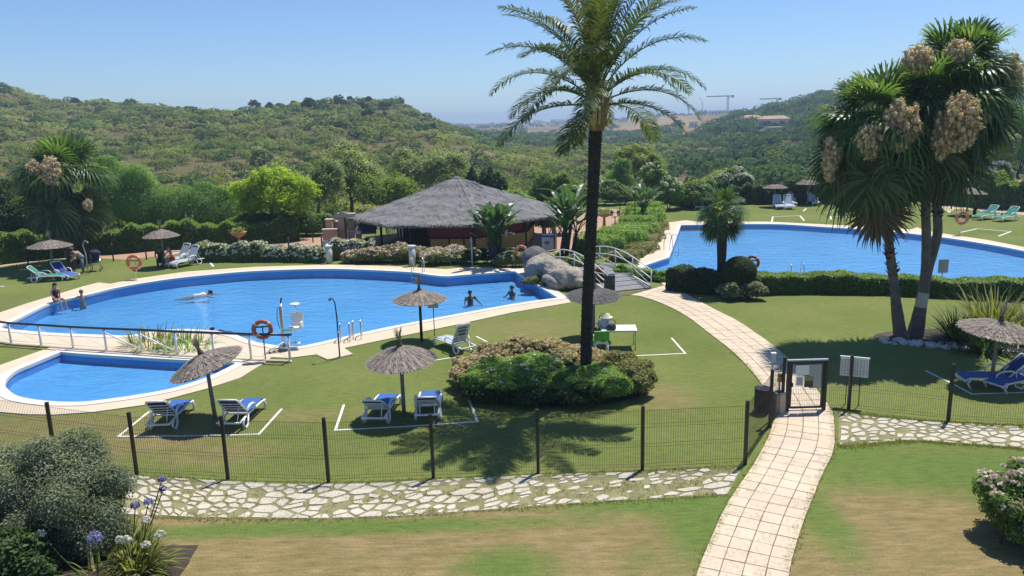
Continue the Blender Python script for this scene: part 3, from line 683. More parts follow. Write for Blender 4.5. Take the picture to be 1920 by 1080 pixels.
scrub('valley_woodland', 'bluish green trees covering the distant ridge', 1500, 0.20, 0.75, 320, 520, WOOD, 2.2, 4.4, 0.9, 1.4, 0.36, 25, 62, lambda u, Y: u > 0.21 + 0.0003 * (Y - 320), 0.30)
scrub('plain_trees', 'scattered trees on the hazy plain', 420, -0.12, 0.30, 480, 2600, WOOD, 3.0, 7.0, 0.8, 1.2, 0.4, 26, 40, lambda u, Y: (Y > 900) | (u < 0.14), 0.42)
scrub('valley_scrub', 'patchy bushes in the valley mouth', 700, -0.06, 0.22, 320, 620, WOOD, 1.8, 4.2, 0.8, 1.2, 0.5, 27, 60, None, 0.3)

def leaf_obj(name, V, F, A, mat, parent): return np_mesh(name, V, F, mat, parent, A)
def crown_pts(lobes, n, rng, clump=0.0, shell=0.75, zmin=-0.6):
    """points and outward normals over a set of ellipsoid lobes (centre, radii)"""
    w = np.array([r[0] * r[1] + r[1] * r[2] + r[0] * r[2] for c, r in lobes]); k = rng.choice(len(lobes), n, p=w / w.sum())
    C = np.array([c for c, r in lobes], float)[k]; Rr = np.array([r for c, r in lobes], float)[k]
    d = nrm(rng.normal(size=(n, 3)))
    fl = d[:, 2] < zmin; d[fl, 2] *= -1
    if clump:
        K = max(6, int(n / 40)); kd = nrm(rng.normal(size=(K, 3))); j = rng.integers(0, K, n)
        d = nrm(kd[j] + clump * rng.normal(size=(n, 3)))
    rr = shell + (1 - shell) * 1.25 * rng.random(n) ** 0.7
    return C + d * Rr * rr[:, None], nrm(d / Rr)
def core(lobes, parent, mat, k=0.72, name='inner_foliage'):
    mb = MB(); mb.smooth = True
    for c, r in lobes:
        prof = [(math.sqrt(max(0, 1 - t * t)), t) for t in np.linspace(-0.95, 0.98, 7)]
        b = len(mb.v); mb.lathe(prof, 10, (0, 0, 0))
        for i in range(b, len(mb.v)):
            x, y, z = mb.v[i]; mb.v[i] = (c[0] + x * r[0] * k, c[1] + y * r[1] * k, max(0.02, c[2] + z * r[2] * k))
    o = mb.build(name, mat, parent); at = o.data.attributes.new('v', 'FLOAT', 'POINT'); at.data.foreach_set('value', np.full(len(o.data.vertices), 0.45, np.float32)); return o
def flower_balls(P, r, nf, rng, size):
    """small clusters of petals round each point"""
    n = len(P); idx = np.repeat(np.arange(n), nf); d = nrm(rng.normal(size=(n * nf, 3))); d[:, 2] = np.abs(d[:, 2]) * .9 - .1
    rv = (r if np.ndim(r) else np.full(n, r))[idx][:, None]
    return leaf_quads(P[idx] + d * rv, nrm(d + .3 * rng.normal(size=d.shape)), size * (.7 + .6 * rng.random(n * nf)), rng, 0.9, np.repeat(rng.random(n), nf) * .6 + .4 * rng.random(n * nf))
def lobed(lobes, k, frac, seed):
    """break round lobes up with smaller ones budding from their surface"""
    rg = np.random.default_rng(seed); out = [(tuple(c), tuple(np.array(r) * .88)) for c, r in lobes]
    for c, r in lobes:
        d = nrm(rg.normal(size=(k, 3))); d[:, 2] = np.abs(d[:, 2]) * 1.1 - .25; d = nrm(d)
        for q in d: out.append((tuple(np.array(c) + q * np.array(r) * .82), tuple(np.array(r) * frac * (.65 + .7 * rg.random()))))
    return [(c, r) for c, r in out if c[2] - r[2] * .2 > 0]
def bush(name, label, loc, lobes, n, leaf, mat, seed, cat='bush', group=None, flowers=None, aspect=0.5, clump=0.0, cor=0.74, droop=0.0, stems=True, up=0.9, shell=0.78, buds=(6, .36)):
    if buds: lobes = lobed(lobes, buds[0], buds[1], seed)
    rng = np.random.default_rng(seed); t = thing(name, label, cat, loc, 0, group)
    P, Nn = crown_pts(lobes, n, rng, clump, shell)
    P[:, 2] = np.maximum(P[:, 2], 0.03 + 0.08 * rng.random(n))
    V, F, A = leaf_quads(P, nrm(Nn + 0.55 * rng.normal(size=P.shape) + np.array((0, 0, up))), leaf * (0.65 + 0.7 * rng.random(n)), rng, aspect, None, droop)
    leaf_obj('foliage', V, F, A, mat, t)
    if cor: core(lobes, t, mat, cor)
    if stems:
        mb = MB(); rg = random.Random(seed)
        for c, r in lobes[:5]:
            for q in range(3):
                a = rg.uniform(0, 6.28); mb.tube([(c[0] * .8, c[1] * .8, 0), (c[0] + .3 * r[0] * cos(a), c[1] + .3 * r[1] * sin(a), c[2] * .7), (c[0] + .8 * r[0] * cos(a), c[1] + .8 * r[1] * sin(a), c[2] + r[2] * .35)], [.025, .018, .008], 5)
        mb.build('stem', BARK, t)
    if flowers:
        fm, cnt, cr, fs, nf, filt = flowers
        P, Nn = crown_pts(lobes, cnt * 4, rng, 0, 0.97); k = np.array([filt(p) for p in P]) & (Nn[:, 2] > 0.05); P = P[k][:cnt]
        if cnt <= 80:
            for q in P: V, F, A = flower_balls(q[None], cr, nf, rng, fs); leaf_obj('flower_head', V, F, A, fm, t)
        else: V, F, A = flower_balls(P, cr, nf, rng, fs); leaf_obj('flowers', V, F, A, fm, t)
    return t
def limb_tube(mb, p, q, r0, r1, rg, n=6, k=4, wob=0.08):
    p, q = Vector(p), Vector(q); L = (q - p).length; pts = []
    for i in range(k + 1):
        t = i / k; o = Vector((rg.uniform(-1, 1), rg.uniform(-1, 1), rg.uniform(-.5, .5))) * wob * L * (0 if i in (0, k) else 1); pts.append(p.lerp(q, t) + o)
    mb.tube(pts, [r0 + (r1 - r0) * i / k for i in range(k + 1)], n)
def tree(name, label, loc, trunk_h, tr, lobes, n, leaf, mat, seed, group=None, aspect=0.5, clump=0.28, flowers=None, bark=None, cor=0.0, droop=0.0, shell=0.55, buds=(6, .42)):
    rng = np.random.default_rng(seed); rg = random.Random(seed); t = thing(name, label, 'tree', loc, 0, group)
    mb = MB(); top = (rg.uniform(-.2, .2) * tr * 4, rg.uniform(-.2, .2) * tr * 4, trunk_h)
    limb_tube(mb, (0, 0, -0.15), top, tr, tr * .65, rg, 9, 5, 0.04)
    for c, r in lobes:
        limb_tube(mb, (top[0], top[1], trunk_h * rg.uniform(.7, 1)), (c[0], c[1], c[2]), tr * .45, tr * .12, rg, 6, 4, .1)
        for q in range(3):
            a = rg.uniform(0, 6.28); limb_tube(mb, (c[0] * .7 + top[0] * .3, c[1] * .7 + top[1] * .3, c[2] * .75 + trunk_h * .25), (c[0] + r[0] * .7 * cos(a), c[1] + r[1] * .7 * sin(a), c[2] + r[2] * rg.uniform(-.2, .7)), tr * .2, tr * .05, rg, 5, 3, .12)
    mb.build('trunk', bark or BARK, t)
    if buds: lobes = lobed(lobes, buds[0], buds[1], seed)
    P, Nn = crown_pts(lobes, n, rng, 0, shell)
    K = max(8, n // 45); Pk, Nk = crown_pts(lobes, K, rng, 0, .7); j = rng.integers(0, K, n); rm = np.mean([r[0] for c, r in lobes])
    Pc = Pk[j] + rng.normal(size=(n, 3)) * rm * .22; Nc = nrm(rng.normal(size=(n, 3)) * .7 + Nk[j] + np.array((0, 0, .8)))
    sel = rng.random(n) < .75; P = np.where(sel[:, None], Pc, P); Nn = np.where(sel[:, None], Nc, nrm(Nn + .6 * rng.normal(size=(n, 3))))
    vv = np.clip(.5 * rng.random(n) + .5 * rng.random(K)[j], 0, 1)
    V, F, A = leaf_quads(P, Nn, leaf * (.6 + .8 * rng.random(n)), rng, aspect, vv, droop)
    leaf_obj('crown', V, F, A, mat, t)
    if cor: core(lobes, t, mat, cor)
    if flowers:
        fm, cnt, cr, fs, nf, filt = flowers
        P, Nn = crown_pts(lobes, cnt * 4, rng, 0, 0.97); k = np.array([filt(p) for p in P]) & (Nn[:, 2] > 0); P = P[k][:cnt]
        V, F, A = flower_balls(P, cr, nf, rng, fs); leaf_obj('flowers', V, F, A, fm, t)
    return t
def hedge(name, label, line, width, height, n, leaf, mat, seed, cat='hedge', flowers=None, wob=0.10, aspect=0.6, taper=0.9):
    rng = np.random.default_rng(seed); c = np.mean(np.array(line), 0); t = thing(name, label, cat, (c[0], c[1], 0))
    L = curve_pts([Vector((p[0] - c[0], p[1] - c[1], 0)) for p in line], 8); A = np.array([p[:2] for p in L])
    seg = np.linalg.norm(np.diff(A, axis=0), axis=1); cum = np.concatenate([[0], np.cumsum(seg)])
    def frame(s):
        i = np.clip(np.searchsorted(cum, s) - 1, 0, len(seg) - 1); u = ((s - cum[i]) / seg[i])[:, None]; d = (A[i + 1] - A[i]) / seg[i][:, None]
        return A[i] * (1 - u) + A[i + 1] * u, np.stack([-d[:, 1], d[:, 0]], 1), d
    s = rng.random(n) * cum[-1]; ctr, nr, dd = frame(s)
    h_s = height * (1 + wob * np.sin(s * 1.9 + 1) * .6 + wob * np.sin(s * .63) * .7 + wob * .5 * np.sin(s * 5.1))
    w_s = width * (1 + wob * .8 * np.sin(s * 1.3 + 2) + wob * .5 * np.sin(s * 4.2))
    per = rng.random(n) * (2 * height + width); side = np.where(per < height, -1.0, np.where(per < height + width, 0.0, 1.0))
    lat = np.where(side == 0, (per - height) / width * 2 - 1, side); zz = np.where(side == -1, per / height, np.where(side == 0, 1.0, (per - height - width) / height))
    lat = lat * (1 - (1 - taper) * zz ** 3); j = .93 + .12 * rng.random(n)
    P = np.concatenate([ctr + nr * (lat * w_s / 2 * j)[:, None], (zz * h_s * j)[:, None]], 1)
    N2 = np.concatenate([nr * np.where(side == 0, lat ** 5, side)[:, None], np.where(side == 0, 1.0, .25)[:, None]], 1)
    ends = rng.random(n) < width / cum[-1] * .9
    if ends.any():
        e = np.where(rng.random(n) < .5, 0.0, cum[-1] - 1e-4); c2, n2, d2 = frame(e); sg = np.where(e == 0, -1.0, 1.0); l2 = rng.random(n) * 2 - 1
        P2 = np.concatenate([c2 + n2 * (l2 * width / 2)[:, None] + d2 * (sg * .05)[:, None], (rng.random(n) * height)[:, None]], 1)
        P = np.where(ends[:, None], P2, P); N2 = np.where(ends[:, None], np.concatenate([d2 * sg[:, None], np.full((n, 1), .2)], 1), N2)
    V, F, At = leaf_quads(P, nrm(nrm(N2) + .55 * rng.normal(size=P.shape) + np.array((0, 0, .95))), leaf * (.65 + .7 * rng.random(n)), rng, aspect)
    leaf_obj('foliage', V, F, At, mat, t)
    mb = MB(); k = .84; b = 0; ss = np.linspace(0, cum[-1] - 1e-4, max(4, int(cum[-1] / .6))); cc, nn, dd = frame(ss)
    for i in range(len(ss)):
        w2 = width * k / 2; hh = height * .86
        mb.v += [(cc[i][0] - nn[i][0] * w2, cc[i][1] - nn[i][1] * w2, .02), (cc[i][0] - nn[i][0] * w2 * taper, cc[i][1] - nn[i][1] * w2 * taper, hh), (cc[i][0] + nn[i][0] * w2 * taper, cc[i][1] + nn[i][1] * w2 * taper, hh), (cc[i][0] + nn[i][0] * w2, cc[i][1] + nn[i][1] * w2, .02)]
        if i:
            q = 4 * i
            for e in range(3): mb.face((q - 4 + e, q - 3 + e, q + 1 + e, q + e))
    mb.face((0, 1, 2, 3)); mb.face((len(mb.v) - 1, len(mb.v) - 2, len(mb.v) - 3, len(mb.v) - 4))
    o = mb.build('inner_foliage', mat, t); at = o.data.attributes.new('v', 'FLOAT', 'POINT'); at.data.foreach_set('value', np.full(len(o.data.vertices), .35, np.float32))
    if flowers:
        fm, cnt, cr, fs, nf, frac = flowers
        kk = rng.choice(np.where((side == 0) | (zz > frac))[0], cnt); 
        if cnt <= 80:
            for q in P[kk]: V, F, At = flower_balls(q[None], cr, nf, rng, fs); leaf_obj('flower_head', V, F, At, fm, t)
        else: V, F, At = flower_balls(P[kk], cr, nf, rng, fs); leaf_obj('flowers', V, F, At, fm, t)
    return t

# ------------------------------------------------------------------ foliage colours
HEDGE = leafmat('hedge_leaves', [(0.050, 0.105, 0.018), (0.135, 0.235, 0.040), (0.240, 0.350, 0.085)], 0.45, 0.3, 0.5, (0.10, 0.14, 0.03), 0.45, 0.3)
DARKLEAF = leafmat('dark_leaves', [(0.016, 0.040, 0.011), (0.036, 0.078, 0.018), (0.075, 0.135, 0.034)], 0.3)
BRIGHT = leafmat('bright_leaves', [(0.085, 0.165, 0.030), (0.180, 0.310, 0.065), (0.310, 0.440, 0.150)], 0.48)
LIME = leafmat('lime_leaves', [(0.150, 0.240, 0.024), (0.300, 0.420, 0.045), (0.460, 0.560, 0.110)], 0.5)
OLIVE = leafmat('olive_leaves', [(0.130, 0.180, 0.085), (0.240, 0.305, 0.150), (0.350, 0.410, 0.240)], 0.48)
PALEG = leafmat('pale_green_leaves', [(0.115, 0.165, 0.050), (0.220, 0.280, 0.090), (0.330, 0.380, 0.160)], 0.45)
FEATHER = leafmat('feathery_leaves', [(0.080, 0.160, 0.036), (0.165, 0.290, 0.064), (0.260, 0.385, 0.120)], 0.5)
SILVER = leafmat('silver_leaves', [(0.070, 0.095, 0.050), (0.190, 0.225, 0.140), (0.400, 0.430, 0.320)], 0.36, 0.5, 0.8, (0.05, 0.085, 0.03))
YELLOWG = leafmat('yellow_green_leaves', [(0.085, 0.100, 0.024), (0.175, 0.190, 0.055), (0.290, 0.285, 0.115)], 0.3)
TANFL = leafmat('tan_pink_flowers', [(0.42, 0.33, 0.21), (0.60, 0.50, 0.36), (0.74, 0.65, 0.51)], 0.4, tcol=1.0)
PINKFL = leafmat('pink_flowers', [(0.50, 0.38, 0.31), (0.64, 0.53, 0.46), (0.78, 0.70, 0.64)], 0.25, tcol=1.0)
WHITEFL = leafmat('white_flowers', [(0.50, 0.50, 0.42), (0.68, 0.68, 0.60), (0.80, 0.79, 0.74)], 0.25, tcol=0.8)
BLUEFL = leafmat('blue_flowers', [(0.16, 0.17, 0.42), (0.28, 0.29, 0.58), (0.42, 0.43, 0.70)], 0.25, tcol=0.8)
LILAC = leafmat('lilac_flowers', [(0.22, 0.22, 0.32), (0.34, 0.33, 0.46), (0.46, 0.45, 0.58)], 0.25, tcol=0.8)
FROND = leafmat('palm_frond', [(0.030, 0.058, 0.016), (0.070, 0.108, 0.030), (0.140, 0.170, 0.060)], 0.34, tcol=1.4, rough=0.4, spec=0.4)
FROND_GOLD = leafmat('young_palm_frond', [(0.060, 0.078, 0.010), (0.120, 0.130, 0.018), (0.190, 0.180, 0.040)], 0.35, tcol=1.4, rough=0.4, spec=0.4)
FAN = leafmat('fan_leaf', [(0.045, 0.100, 0.026), (0.100, 0.185, 0.050), (0.230, 0.300, 0.120)], 0.45, tcol=1.4, rough=0.38, spec=0.45)
FANOLD = leafmat('old_fan_leaf', [(0.040, 0.080, 0.024), (0.085, 0.140, 0.045), (0.190, 0.215, 0.100)], 0.4, tcol=1.1)
DEADFAN = leafmat('dead_fan_leaf', [(0.060, 0.045, 0.028), (0.120, 0.090, 0.055), (0.20, 0.155, 0.10)], 0.15, tcol=1.0)
CLUSTER = leafmat('tan_seed_cluster', [(0.42, 0.320, 0.200), (0.62, 0.500, 0.340), (0.76, 0.650, 0.480)], 0.42, tcol=1.0)
STRAP = leafmat('strap_leaf', [(0.070, 0.110, 0.022), (0.190, 0.215, 0.055), (0.370, 0.350, 0.140)], 0.4)
PADDLE = leafmat('paddle_leaf', [(0.025, 0.070, 0.020), (0.050, 0.115, 0.035), (0.100, 0.170, 0.070)], 0.3, rough=0.35, spec=0.45)
TRUNKD = plain('palm_trunk', (0.042, 0.034, 0.028), 0.95, 0.45, 6, 0.7, 22)
TRUNKG = plain('grey_palm_trunk', (0.14, 0.12, 0.10), 0.95, 0.3, 4, 0.5, 18)
FIBRE = plain('palm_fibre', (0.23, 0.16, 0.075), 0.95, 0.4, 9, 0.6, 30)
BOOTM = plain('leaf_base', (0.42, 0.36, 0.17), 0.8, 0.35, 5, 0.3, 25)

# ------------------------------------------------------------------ palms
def strip(mb_list, pts, w, up, v):
    """thin tapering blade through pts (k,3) with half widths w (k)"""
    pts = np.asarray(pts); k = len(pts); d = np.gradient(pts, axis=0); s = nrm(np.cross(d, up)); V = np.concatenate([pts - s * w[:, None], pts + s * w[:, None]]);
    F = np.array([(i, i + 1, k + i + 1, k + i) for i in range(k - 1)]); mb_list.append((V, F, np.full(2 * k, v)))
def pinnate(L, e0, bend, seed, pairs=44, ll=0.62, mat=None, vee=0.5):
    """feather frond pointing along +x, starting at elevation e0 and arching over"""
    rng = np.random.default_rng(seed); n = 16; t = np.linspace(0, 1, n); ang = e0 - bend * t ** 1.4
    step = L / (n - 1); x = np.concatenate([[0], np.cumsum(np.cos(ang[:-1]) * step)]); z = np.concatenate([[0], np.cumsum(np.sin(ang[:-1]) * step)])
    y = rng.normal() * .12 * L * t ** 2; C = np.stack([x, y, z], 1); out = []
    d = nrm(np.gradient(C, axis=0)); side = nrm(np.cross(d, (0, 0, 1.0))); upv = np.cross(side, d)
    w = np.interp(t, [0, .15, 1], [.055, .03, .006])
    for s_ in (upv, side): V = np.concatenate([C - s_ * w[:, None] * .8, C + s_ * w[:, None] * .8]); out.append((V, np.array([(i, i + 1, n + i + 1, n + i) for i in range(n - 1)]), np.full(2 * n, .8)))
    tt = np.linspace(.17, .995, pairs)
    P = np.stack([np.interp(tt, t, C[:, k]) for k in range(3)], 1); D = np.stack([np.interp(tt, t, d[:, k]) for k in range(3)], 1); Sd = np.stack([np.interp(tt, t, side[:, k]) for k in range(3)], 1); Up = np.stack([np.interp(tt, t, upv[:, k]) for k in range(3)], 1)
    for sg in (-1, 1):
        ln = ll * (np.sin(np.clip(tt * 1.02, 0, 1) * pi) ** .55 * .8 + .2) * (.85 + .3 * rng.random(pairs)); fw = (.45 + .55 * tt) + .15 * rng.normal(size=pairs)
        q = nrm(Sd * sg + D * fw[:, None] + Up * (vee * (1 - .6 * tt) + .15 * rng.normal(size=pairs))[:, None])
        mid = P + q * (ln * .55)[:, None]; tip = P + q * ln[:, None] + np.array((0, 0, -1.0)) * (ln * (.16 + .16 * rng.random(pairs)))[:, None]
        a = nrm(np.cross(q, Up)) * .023; v = .15 + .7 * rng.random(pairs)
        V = np.stack([P - a * .5, P + a * .5, mid + a, mid - a, tip + a * .15, tip - a * .15], 1).reshape(-1, 3); b = np.arange(pairs)[:, None] * 6
        F = np.concatenate([b + np.array([[0, 1, 2, 3]]), b + np.array([[3, 2, 4, 5]])]); out.append((V, F, np.repeat(v, 6)))
    return cat_meshes(out)
def fan(pet, rad_, e0, blade_drop, seed, seg=40, spread=2.35, hang=0.5):
    """costapalmate fan leaf on a petiole, along +x"""
    rng = np.random.default_rng(seed); out = []; n = 7; t = np.linspace(0, 1, n); ang = e0 - .5 * blade_drop * t ** 2; st = pet / (n - 1)
    C = np.stack([np.concatenate([[0], np.cumsum(np.cos(ang[:-1]) * st)]), np.zeros(n), np.concatenate([[0], np.cumsum(np.sin(ang[:-1]) * st)])], 1)
    strip(out, C, np.linspace(.045, .02, n), np.array((0, 0, 1.0)), .95); strip(out, C, np.linspace(.03, .015, n), np.array((0, 1.0, 0)), .95)
    be = e0 - blade_drop; ax = np.array((cos(be), 0, sin(be))); up = np.array((-sin(be), 0, cos(be))); sy = np.array((0, 1.0, 0)); hub = C[-1]
    for i in range(seg):
        a = -spread + 2 * spread * i / (seg - 1); fold = .07 * (1 if i % 2 else -1)
        q = ax * cos(a) + sy * sin(a) + up * (fold + .25 * abs(sin(a))); q = q / np.linalg.norm(q)
        r_ = rad_ * (1 - .28 * (abs(a) / spread) ** 2) * (.9 + .2 * rng.random()); g = hang * (.7 + .6 * rng.random())
        pts = [hub, hub + q * r_ * .38, hub + q * r_ * .62 + np.array((0, 0, -r_ * .05 * g)), hub + q * r_ * .84 + np.array((0, 0, -r_ * .22 * g)), hub + q * r_ * .93 + np.array((0, 0, -r_ * .62 * g))]
        wd = r_ * spread / seg * 1.15; strip(out, pts, np.array([.006, wd * .42, wd * .56, wd * .20, .003]), up, float(np.clip(.35 + .3 * rng.normal(), .02, .98)))
    return cat_meshes(out)
def mesh_of(name, VFA, mat):
    o = np_mesh(name, *VFA[:2], mat, None, VFA[2]); me = o.data; bpy.data.objects.remove(o); return me
def put(name, me, parent, loc, rz, tilt=0.0, sc=1.0, roll=0.0):
    o = bpy.data.objects.new(name, me); link(o, parent); o.location = loc; o.rotation_euler = (roll, tilt, rz); o.scale = (sc, sc, sc); return o
def palm_trunk(mb, pts, r, n=28, rows=110, rough=0.10, pitch=0.16, seed=0):
    """trunk with the spiral of old leaf bases raised on it"""
    L = curve_pts([Vector(p) for p in pts], 10); cum = [0]
    for i in range(1, len(L)): cum.append(cum[-1] + (L[i] - L[i - 1]).length)
    H = cum[-1]; b = len(mb.v); rg = random.Random(seed)
    for i in range(rows + 1):
        s = H * i / rows; k = min(max(1, next((q for q in range(len(cum)) if cum[q] >= s), len(cum) - 1)), len(cum) - 1); t = (s - cum[k - 1]) / max(1e-6, cum[k] - cum[k - 1]); c = L[k - 1].lerp(L[k], t)
        rr = np.interp(i / rows, [q / (len(r) - 1) for q in range(len(r))], r)
        for j in range(n):
            a = 2 * pi * j / n; d = (a / (2 * pi) * 9 + s / pitch) % 1.0; e = (a / (2 * pi) * 9 - s / pitch) % 1.0
            k2 = max(0, 1 - 2.2 * max(abs(d - .5), abs(e - .5))); q = rr * (1 + rough * (k2 * 1.6 - .4) + rg.uniform(-.02, .02)); mb.v.append((c.x + q * cos(a), c.y + q * sin(a), c.z + rough * rr * .7 * k2))
    for i in range(rows):
        for j in range(n): j2 = (j + 1) % n; mb.face((b + i * n + j, b + i * n + j2, b + (i + 1) * n + j2, b + (i + 1) * n + j), False)

def date_palm():
    t = thing('date_palm', 'tall date palm with dark trunk rising from the flower bed on the lawn', 'palm tree', (2.17, 22.46))
    rg = random.Random(3); top = Vector((0.36, 0.05, 8.45))
    mb = MB(); palm_trunk(mb, [(0, 0, -.1), (0.06, 0, 2.5), (0.22, 0, 5.5), tuple(top)], [.165, .150, .146, .152, .18], 36, 230, .22, .17, 3); mb.build('trunk', TRUNKD, t)
    mb = MB(); mb.lathe([(.22, -.75), (.30, -.35), (.36, .05), (.30, .45), (.12, .8)], 14, tuple(top)); mb.build('fibre_sheath', FIBRE, t)
    for i in range(26):                                                  # stubs of cut fronds, pale
        a = i * 2.4; z = -.62 + i * .045; r0 = .25 + .06 * sin(i); mb = MB()
        mb.tube([(top.x + r0 * cos(a), top.y + r0 * sin(a), top.z + z), (top.x + (r0 + .1) * cos(a), top.y + (r0 + .1) * sin(a), top.z + z + .22), (top.x + (r0 + .17) * cos(a), top.y + (r0 + .17) * sin(a), top.z + z + .42)], [.075, .06, .035], 6, True, .5); mb.build('leaf_base', BOOTM, t)
    mb = MB()
    for k in range(9):
        a = 3.6 + k * .12; mb.tube([(top.x + .28 * cos(a), top.y + .28 * sin(a), top.z + .5 - .05 * k), (top.x + .42 * cos(a), top.y + .42 * sin(a), top.z + .1), (top.x + .36 * cos(a), top.y + .36 * sin(a), top.z - .55 - .05 * (k % 4))], [.03, .045, .012], 5, True, .5)
    mb.build('flower_sheath', plain('pale_sheath', (0.55, 0.50, 0.30), .8, .2), t)
    cls = []
    for k, (e, bd, L) in enumerate([(86, 14, 3.9), (78, 40, 4.0), (66, 62, 4.0), (52, 82, 3.9), (38, 92, 3.7), (22, 88, 3.6), (4, 70, 3.2), (-18, 48, 2.2)]):
        for v in range(2): cls.append((mesh_of('frond', pinnate(L, rad(e), rad(bd), 50 + 3 * k + v, 62, .52 if k < 2 else .62, vee=.75 if k < 2 else .5), FROND_GOLD if k < 1 or (k == 1 and v) else FROND), k))
    n = 0; order = [0] * 5 + [1] * 7 + [2] * 7 + [3] * 7 + [4] * 6 + [5] * 5 + [6] * 3 + [7] * 2
    for i, k in enumerate(order):
        a = i * 2.39996 + rg.uniform(-.2, .2); me = cls[2 * k + (i % 2)][0]; r0 = .03 + .022 * k
        put('frond', me, t, (top.x + r0 * cos(a), top.y + r0 * sin(a), top.z + .62 - .11 * k), a, rg.uniform(-.06, .06), rg.uniform(.78, .98), rg.uniform(-.15, .15))
date_palm()

FANS = {}
def fan_set(key, mat, pet, rd, spec):
    FANS[key] = [mesh_of('fan_leaf', fan(pet, rd, rad(e), rad(dr), 200 + i * 7 + len(FANS) * 50, hang=hg), mat) for i, (e, dr, hg) in enumerate(spec)]
fan_set('up', FAN, 1.05, 1.05, [(82, 10, .15), (70, 18, .3), (58, 25, .4), (62, 32, .5)])
fan_set('mid', FAN, 1.10, 1.10, [(42, 40, .6), (30, 52, .7), (18, 62, .8), (36, 60, .8)])
fan_set('low', FANOLD, 1.05, 1.15, [(2, 78, .6), (-14, 72, .5), (-28, 62, .5), (-40, 50, .4)])
fan_set('dead', DEADFAN, 0.7, 1.15, [(-52, 36, .3), (-64, 26, .3), (-72, 18, .2)])
LUMP = plain('seed_lump', (.56, .45, .30), .95, .3, 6, .6, 20)
def seed_cluster(t, top, q0, rx, rz, seed, name='seed_cluster'):
    """hanging flower head: many small fluffy lumps in a drooping mass at the end of arching stalks"""
    rng = np.random.default_rng(seed); K = int(90 + 260 * rx * rz); g = nrm(rng.normal(size=(K, 3))) * (rng.random((K, 1)) ** .45); g[:, 0:2] *= (1.0 - .35 * np.clip(-g[:, 2:3], 0, 1))
    Q = np.array(q0) + g * np.array((rx, rx * .8, rz)); R_ = .045 + .05 * rng.random(K); mb = MB(); mb.smooth = True
    for q, r in zip(Q, R_):
        b = len(mb.v); mb.lathe([(math.cos(x), math.sin(x)) for x in (-1.2, -.4, .4, 1.2)], 6)
        for i in range(b, len(mb.v)): x, y, z = mb.v[i]; mb.v[i] = (q[0] + x * r * .8, q[1] + y * r * .8, q[2] + z * r * 1.1)
    o = tag(mb.build(name, LUMP, t), kind='stuff'); m = 22; idx = np.repeat(np.arange(K), m); d = nrm(rng.normal(size=(K * m, 3))); P = Q[idx] + d * np.array((1, 1, 1.2)) * R_[idx][:, None] * (.7 + 1.1 * rng.random((K * m, 1)))
    V, F, A = leaf_quads(P, nrm(d + .5 * rng.normal(size=d.shape) + np.array((0, 0, .6))), .075 * (.6 + .8 * rng.random(K * m)), rng, .42, np.clip(np.repeat(rng.random(K), m) * .6 + .4 * rng.random(K * m), 0, 1)); tag(np_mesh('seed_fluff', V, F, CLUSTER, o, A), kind='stuff')
    mb = MB()
    for q in range(5):
        e = Q[rng.integers(0, K)]; m_ = (np.array(top) + np.array(q0)) / 2 + np.array((0, 0, .55)); mb.tube([tuple(top), tuple(m_), tuple(np.array(q0) + np.array((0, 0, rz * .9))), tuple(e)], [.024, .020, .014, .006], 5)
    mb.build('flower_stalk', BOOTM, t); return o
def fan_palm(name, label, loc, trunk_pts, tr, crown_r, counts, clusters, seed, skirt=1.6, group=None, tmat=None, boots=True, rag=True):
    t = thing(name, label, 'palm tree', loc, 0, group); rg = random.Random(seed); top = Vector(trunk_pts[-1])
    mb = MB(); palm_trunk(mb, trunk_pts, tr, 22, 80, .05, .10, seed); mb.build('trunk', tmat or TRUNKG, t)
    if boots:
        L = curve_pts([Vector(p) for p in trunk_pts], 12); mb = MB(); k0 = int(len(L) * boots[0]) if isinstance(boots, tuple) else int(len(L) * .5)
        for q in range(170):
            c = L[rg.randint(k0, len(L) - 1)] + Vector((0, 0, rg.uniform(-.1, .1))); a = rg.uniform(0, 6.28); r0 = tr[-1] * .95; l = rg.uniform(.10, .22)
            mb.tube([(c.x + r0 * cos(a), c.y + r0 * sin(a), c.z), (c.x + (r0 + l * .6) * cos(a), c.y + (r0 + l * .6) * sin(a), c.z + l * .55)], [.05, .018], 4, True, .5)
        tag(mb.build('leaf_bases', TRUNKD, t), kind='stuff')
    i = 0
    for key, n in counts:
        for q in range(n):
            i += 1; a = i * 2.39996 + rg.uniform(-.25, .25); ms = FANS[key]; me = ms[rg.randrange(len(ms))]
            dz = {'up': .25, 'mid': 0.0, 'low': -.30, 'dead': -.55}[key] - (rg.random() * skirt * {'up': 0, 'mid': .12, 'low': .45, 'dead': 1.0}[key]); r0 = tr[-1] * .8
            c = top + Vector((r0 * cos(a), r0 * sin(a), dz)); put('fan_leaf' if key != 'dead' else 'dead_leaf', me, t, c, a, rg.uniform(-.12, .12), crown_r * rg.uniform(.85, 1.12), rg.uniform(-.35, .35))
    for q, (wc, rx, rz_) in enumerate(clusters):
        seed_cluster(t, (top.x, top.y, top.z + .2), (wc[0] - loc[0], wc[1] - loc[1], wc[2]), rx, rz_, seed * 31 + q)
    return t
TWIN = (14.45, 27.23)
def rel(p): return (p[0] - TWIN[0], p[1] - TWIN[1], p[2])
fan_palm('fan_palm', 'leaning fan palm with rough spiky trunk, the lower shaggy crown of the clump', TWIN, [(-.25, 0, -.1), rel((14.02, 27.20, 0.62)), rel((13.58, 27.10, 2.63)), rel((13.16, 27.00, 4.56)), rel((12.53, 26.90, 7.33))], [.25, .175, .155, .15, .15, .15], 1.12,
         [('up', 13), ('mid', 28), ('low', 24), ('dead', 6)], [((12.53, 25.10, 7.60), .62, .85), ((11.62, 25.20, 7.17), .42, .60), ((10.72, 26.00, 6.51), .30, .75)], 11, 1.5, None, None, (.40,))
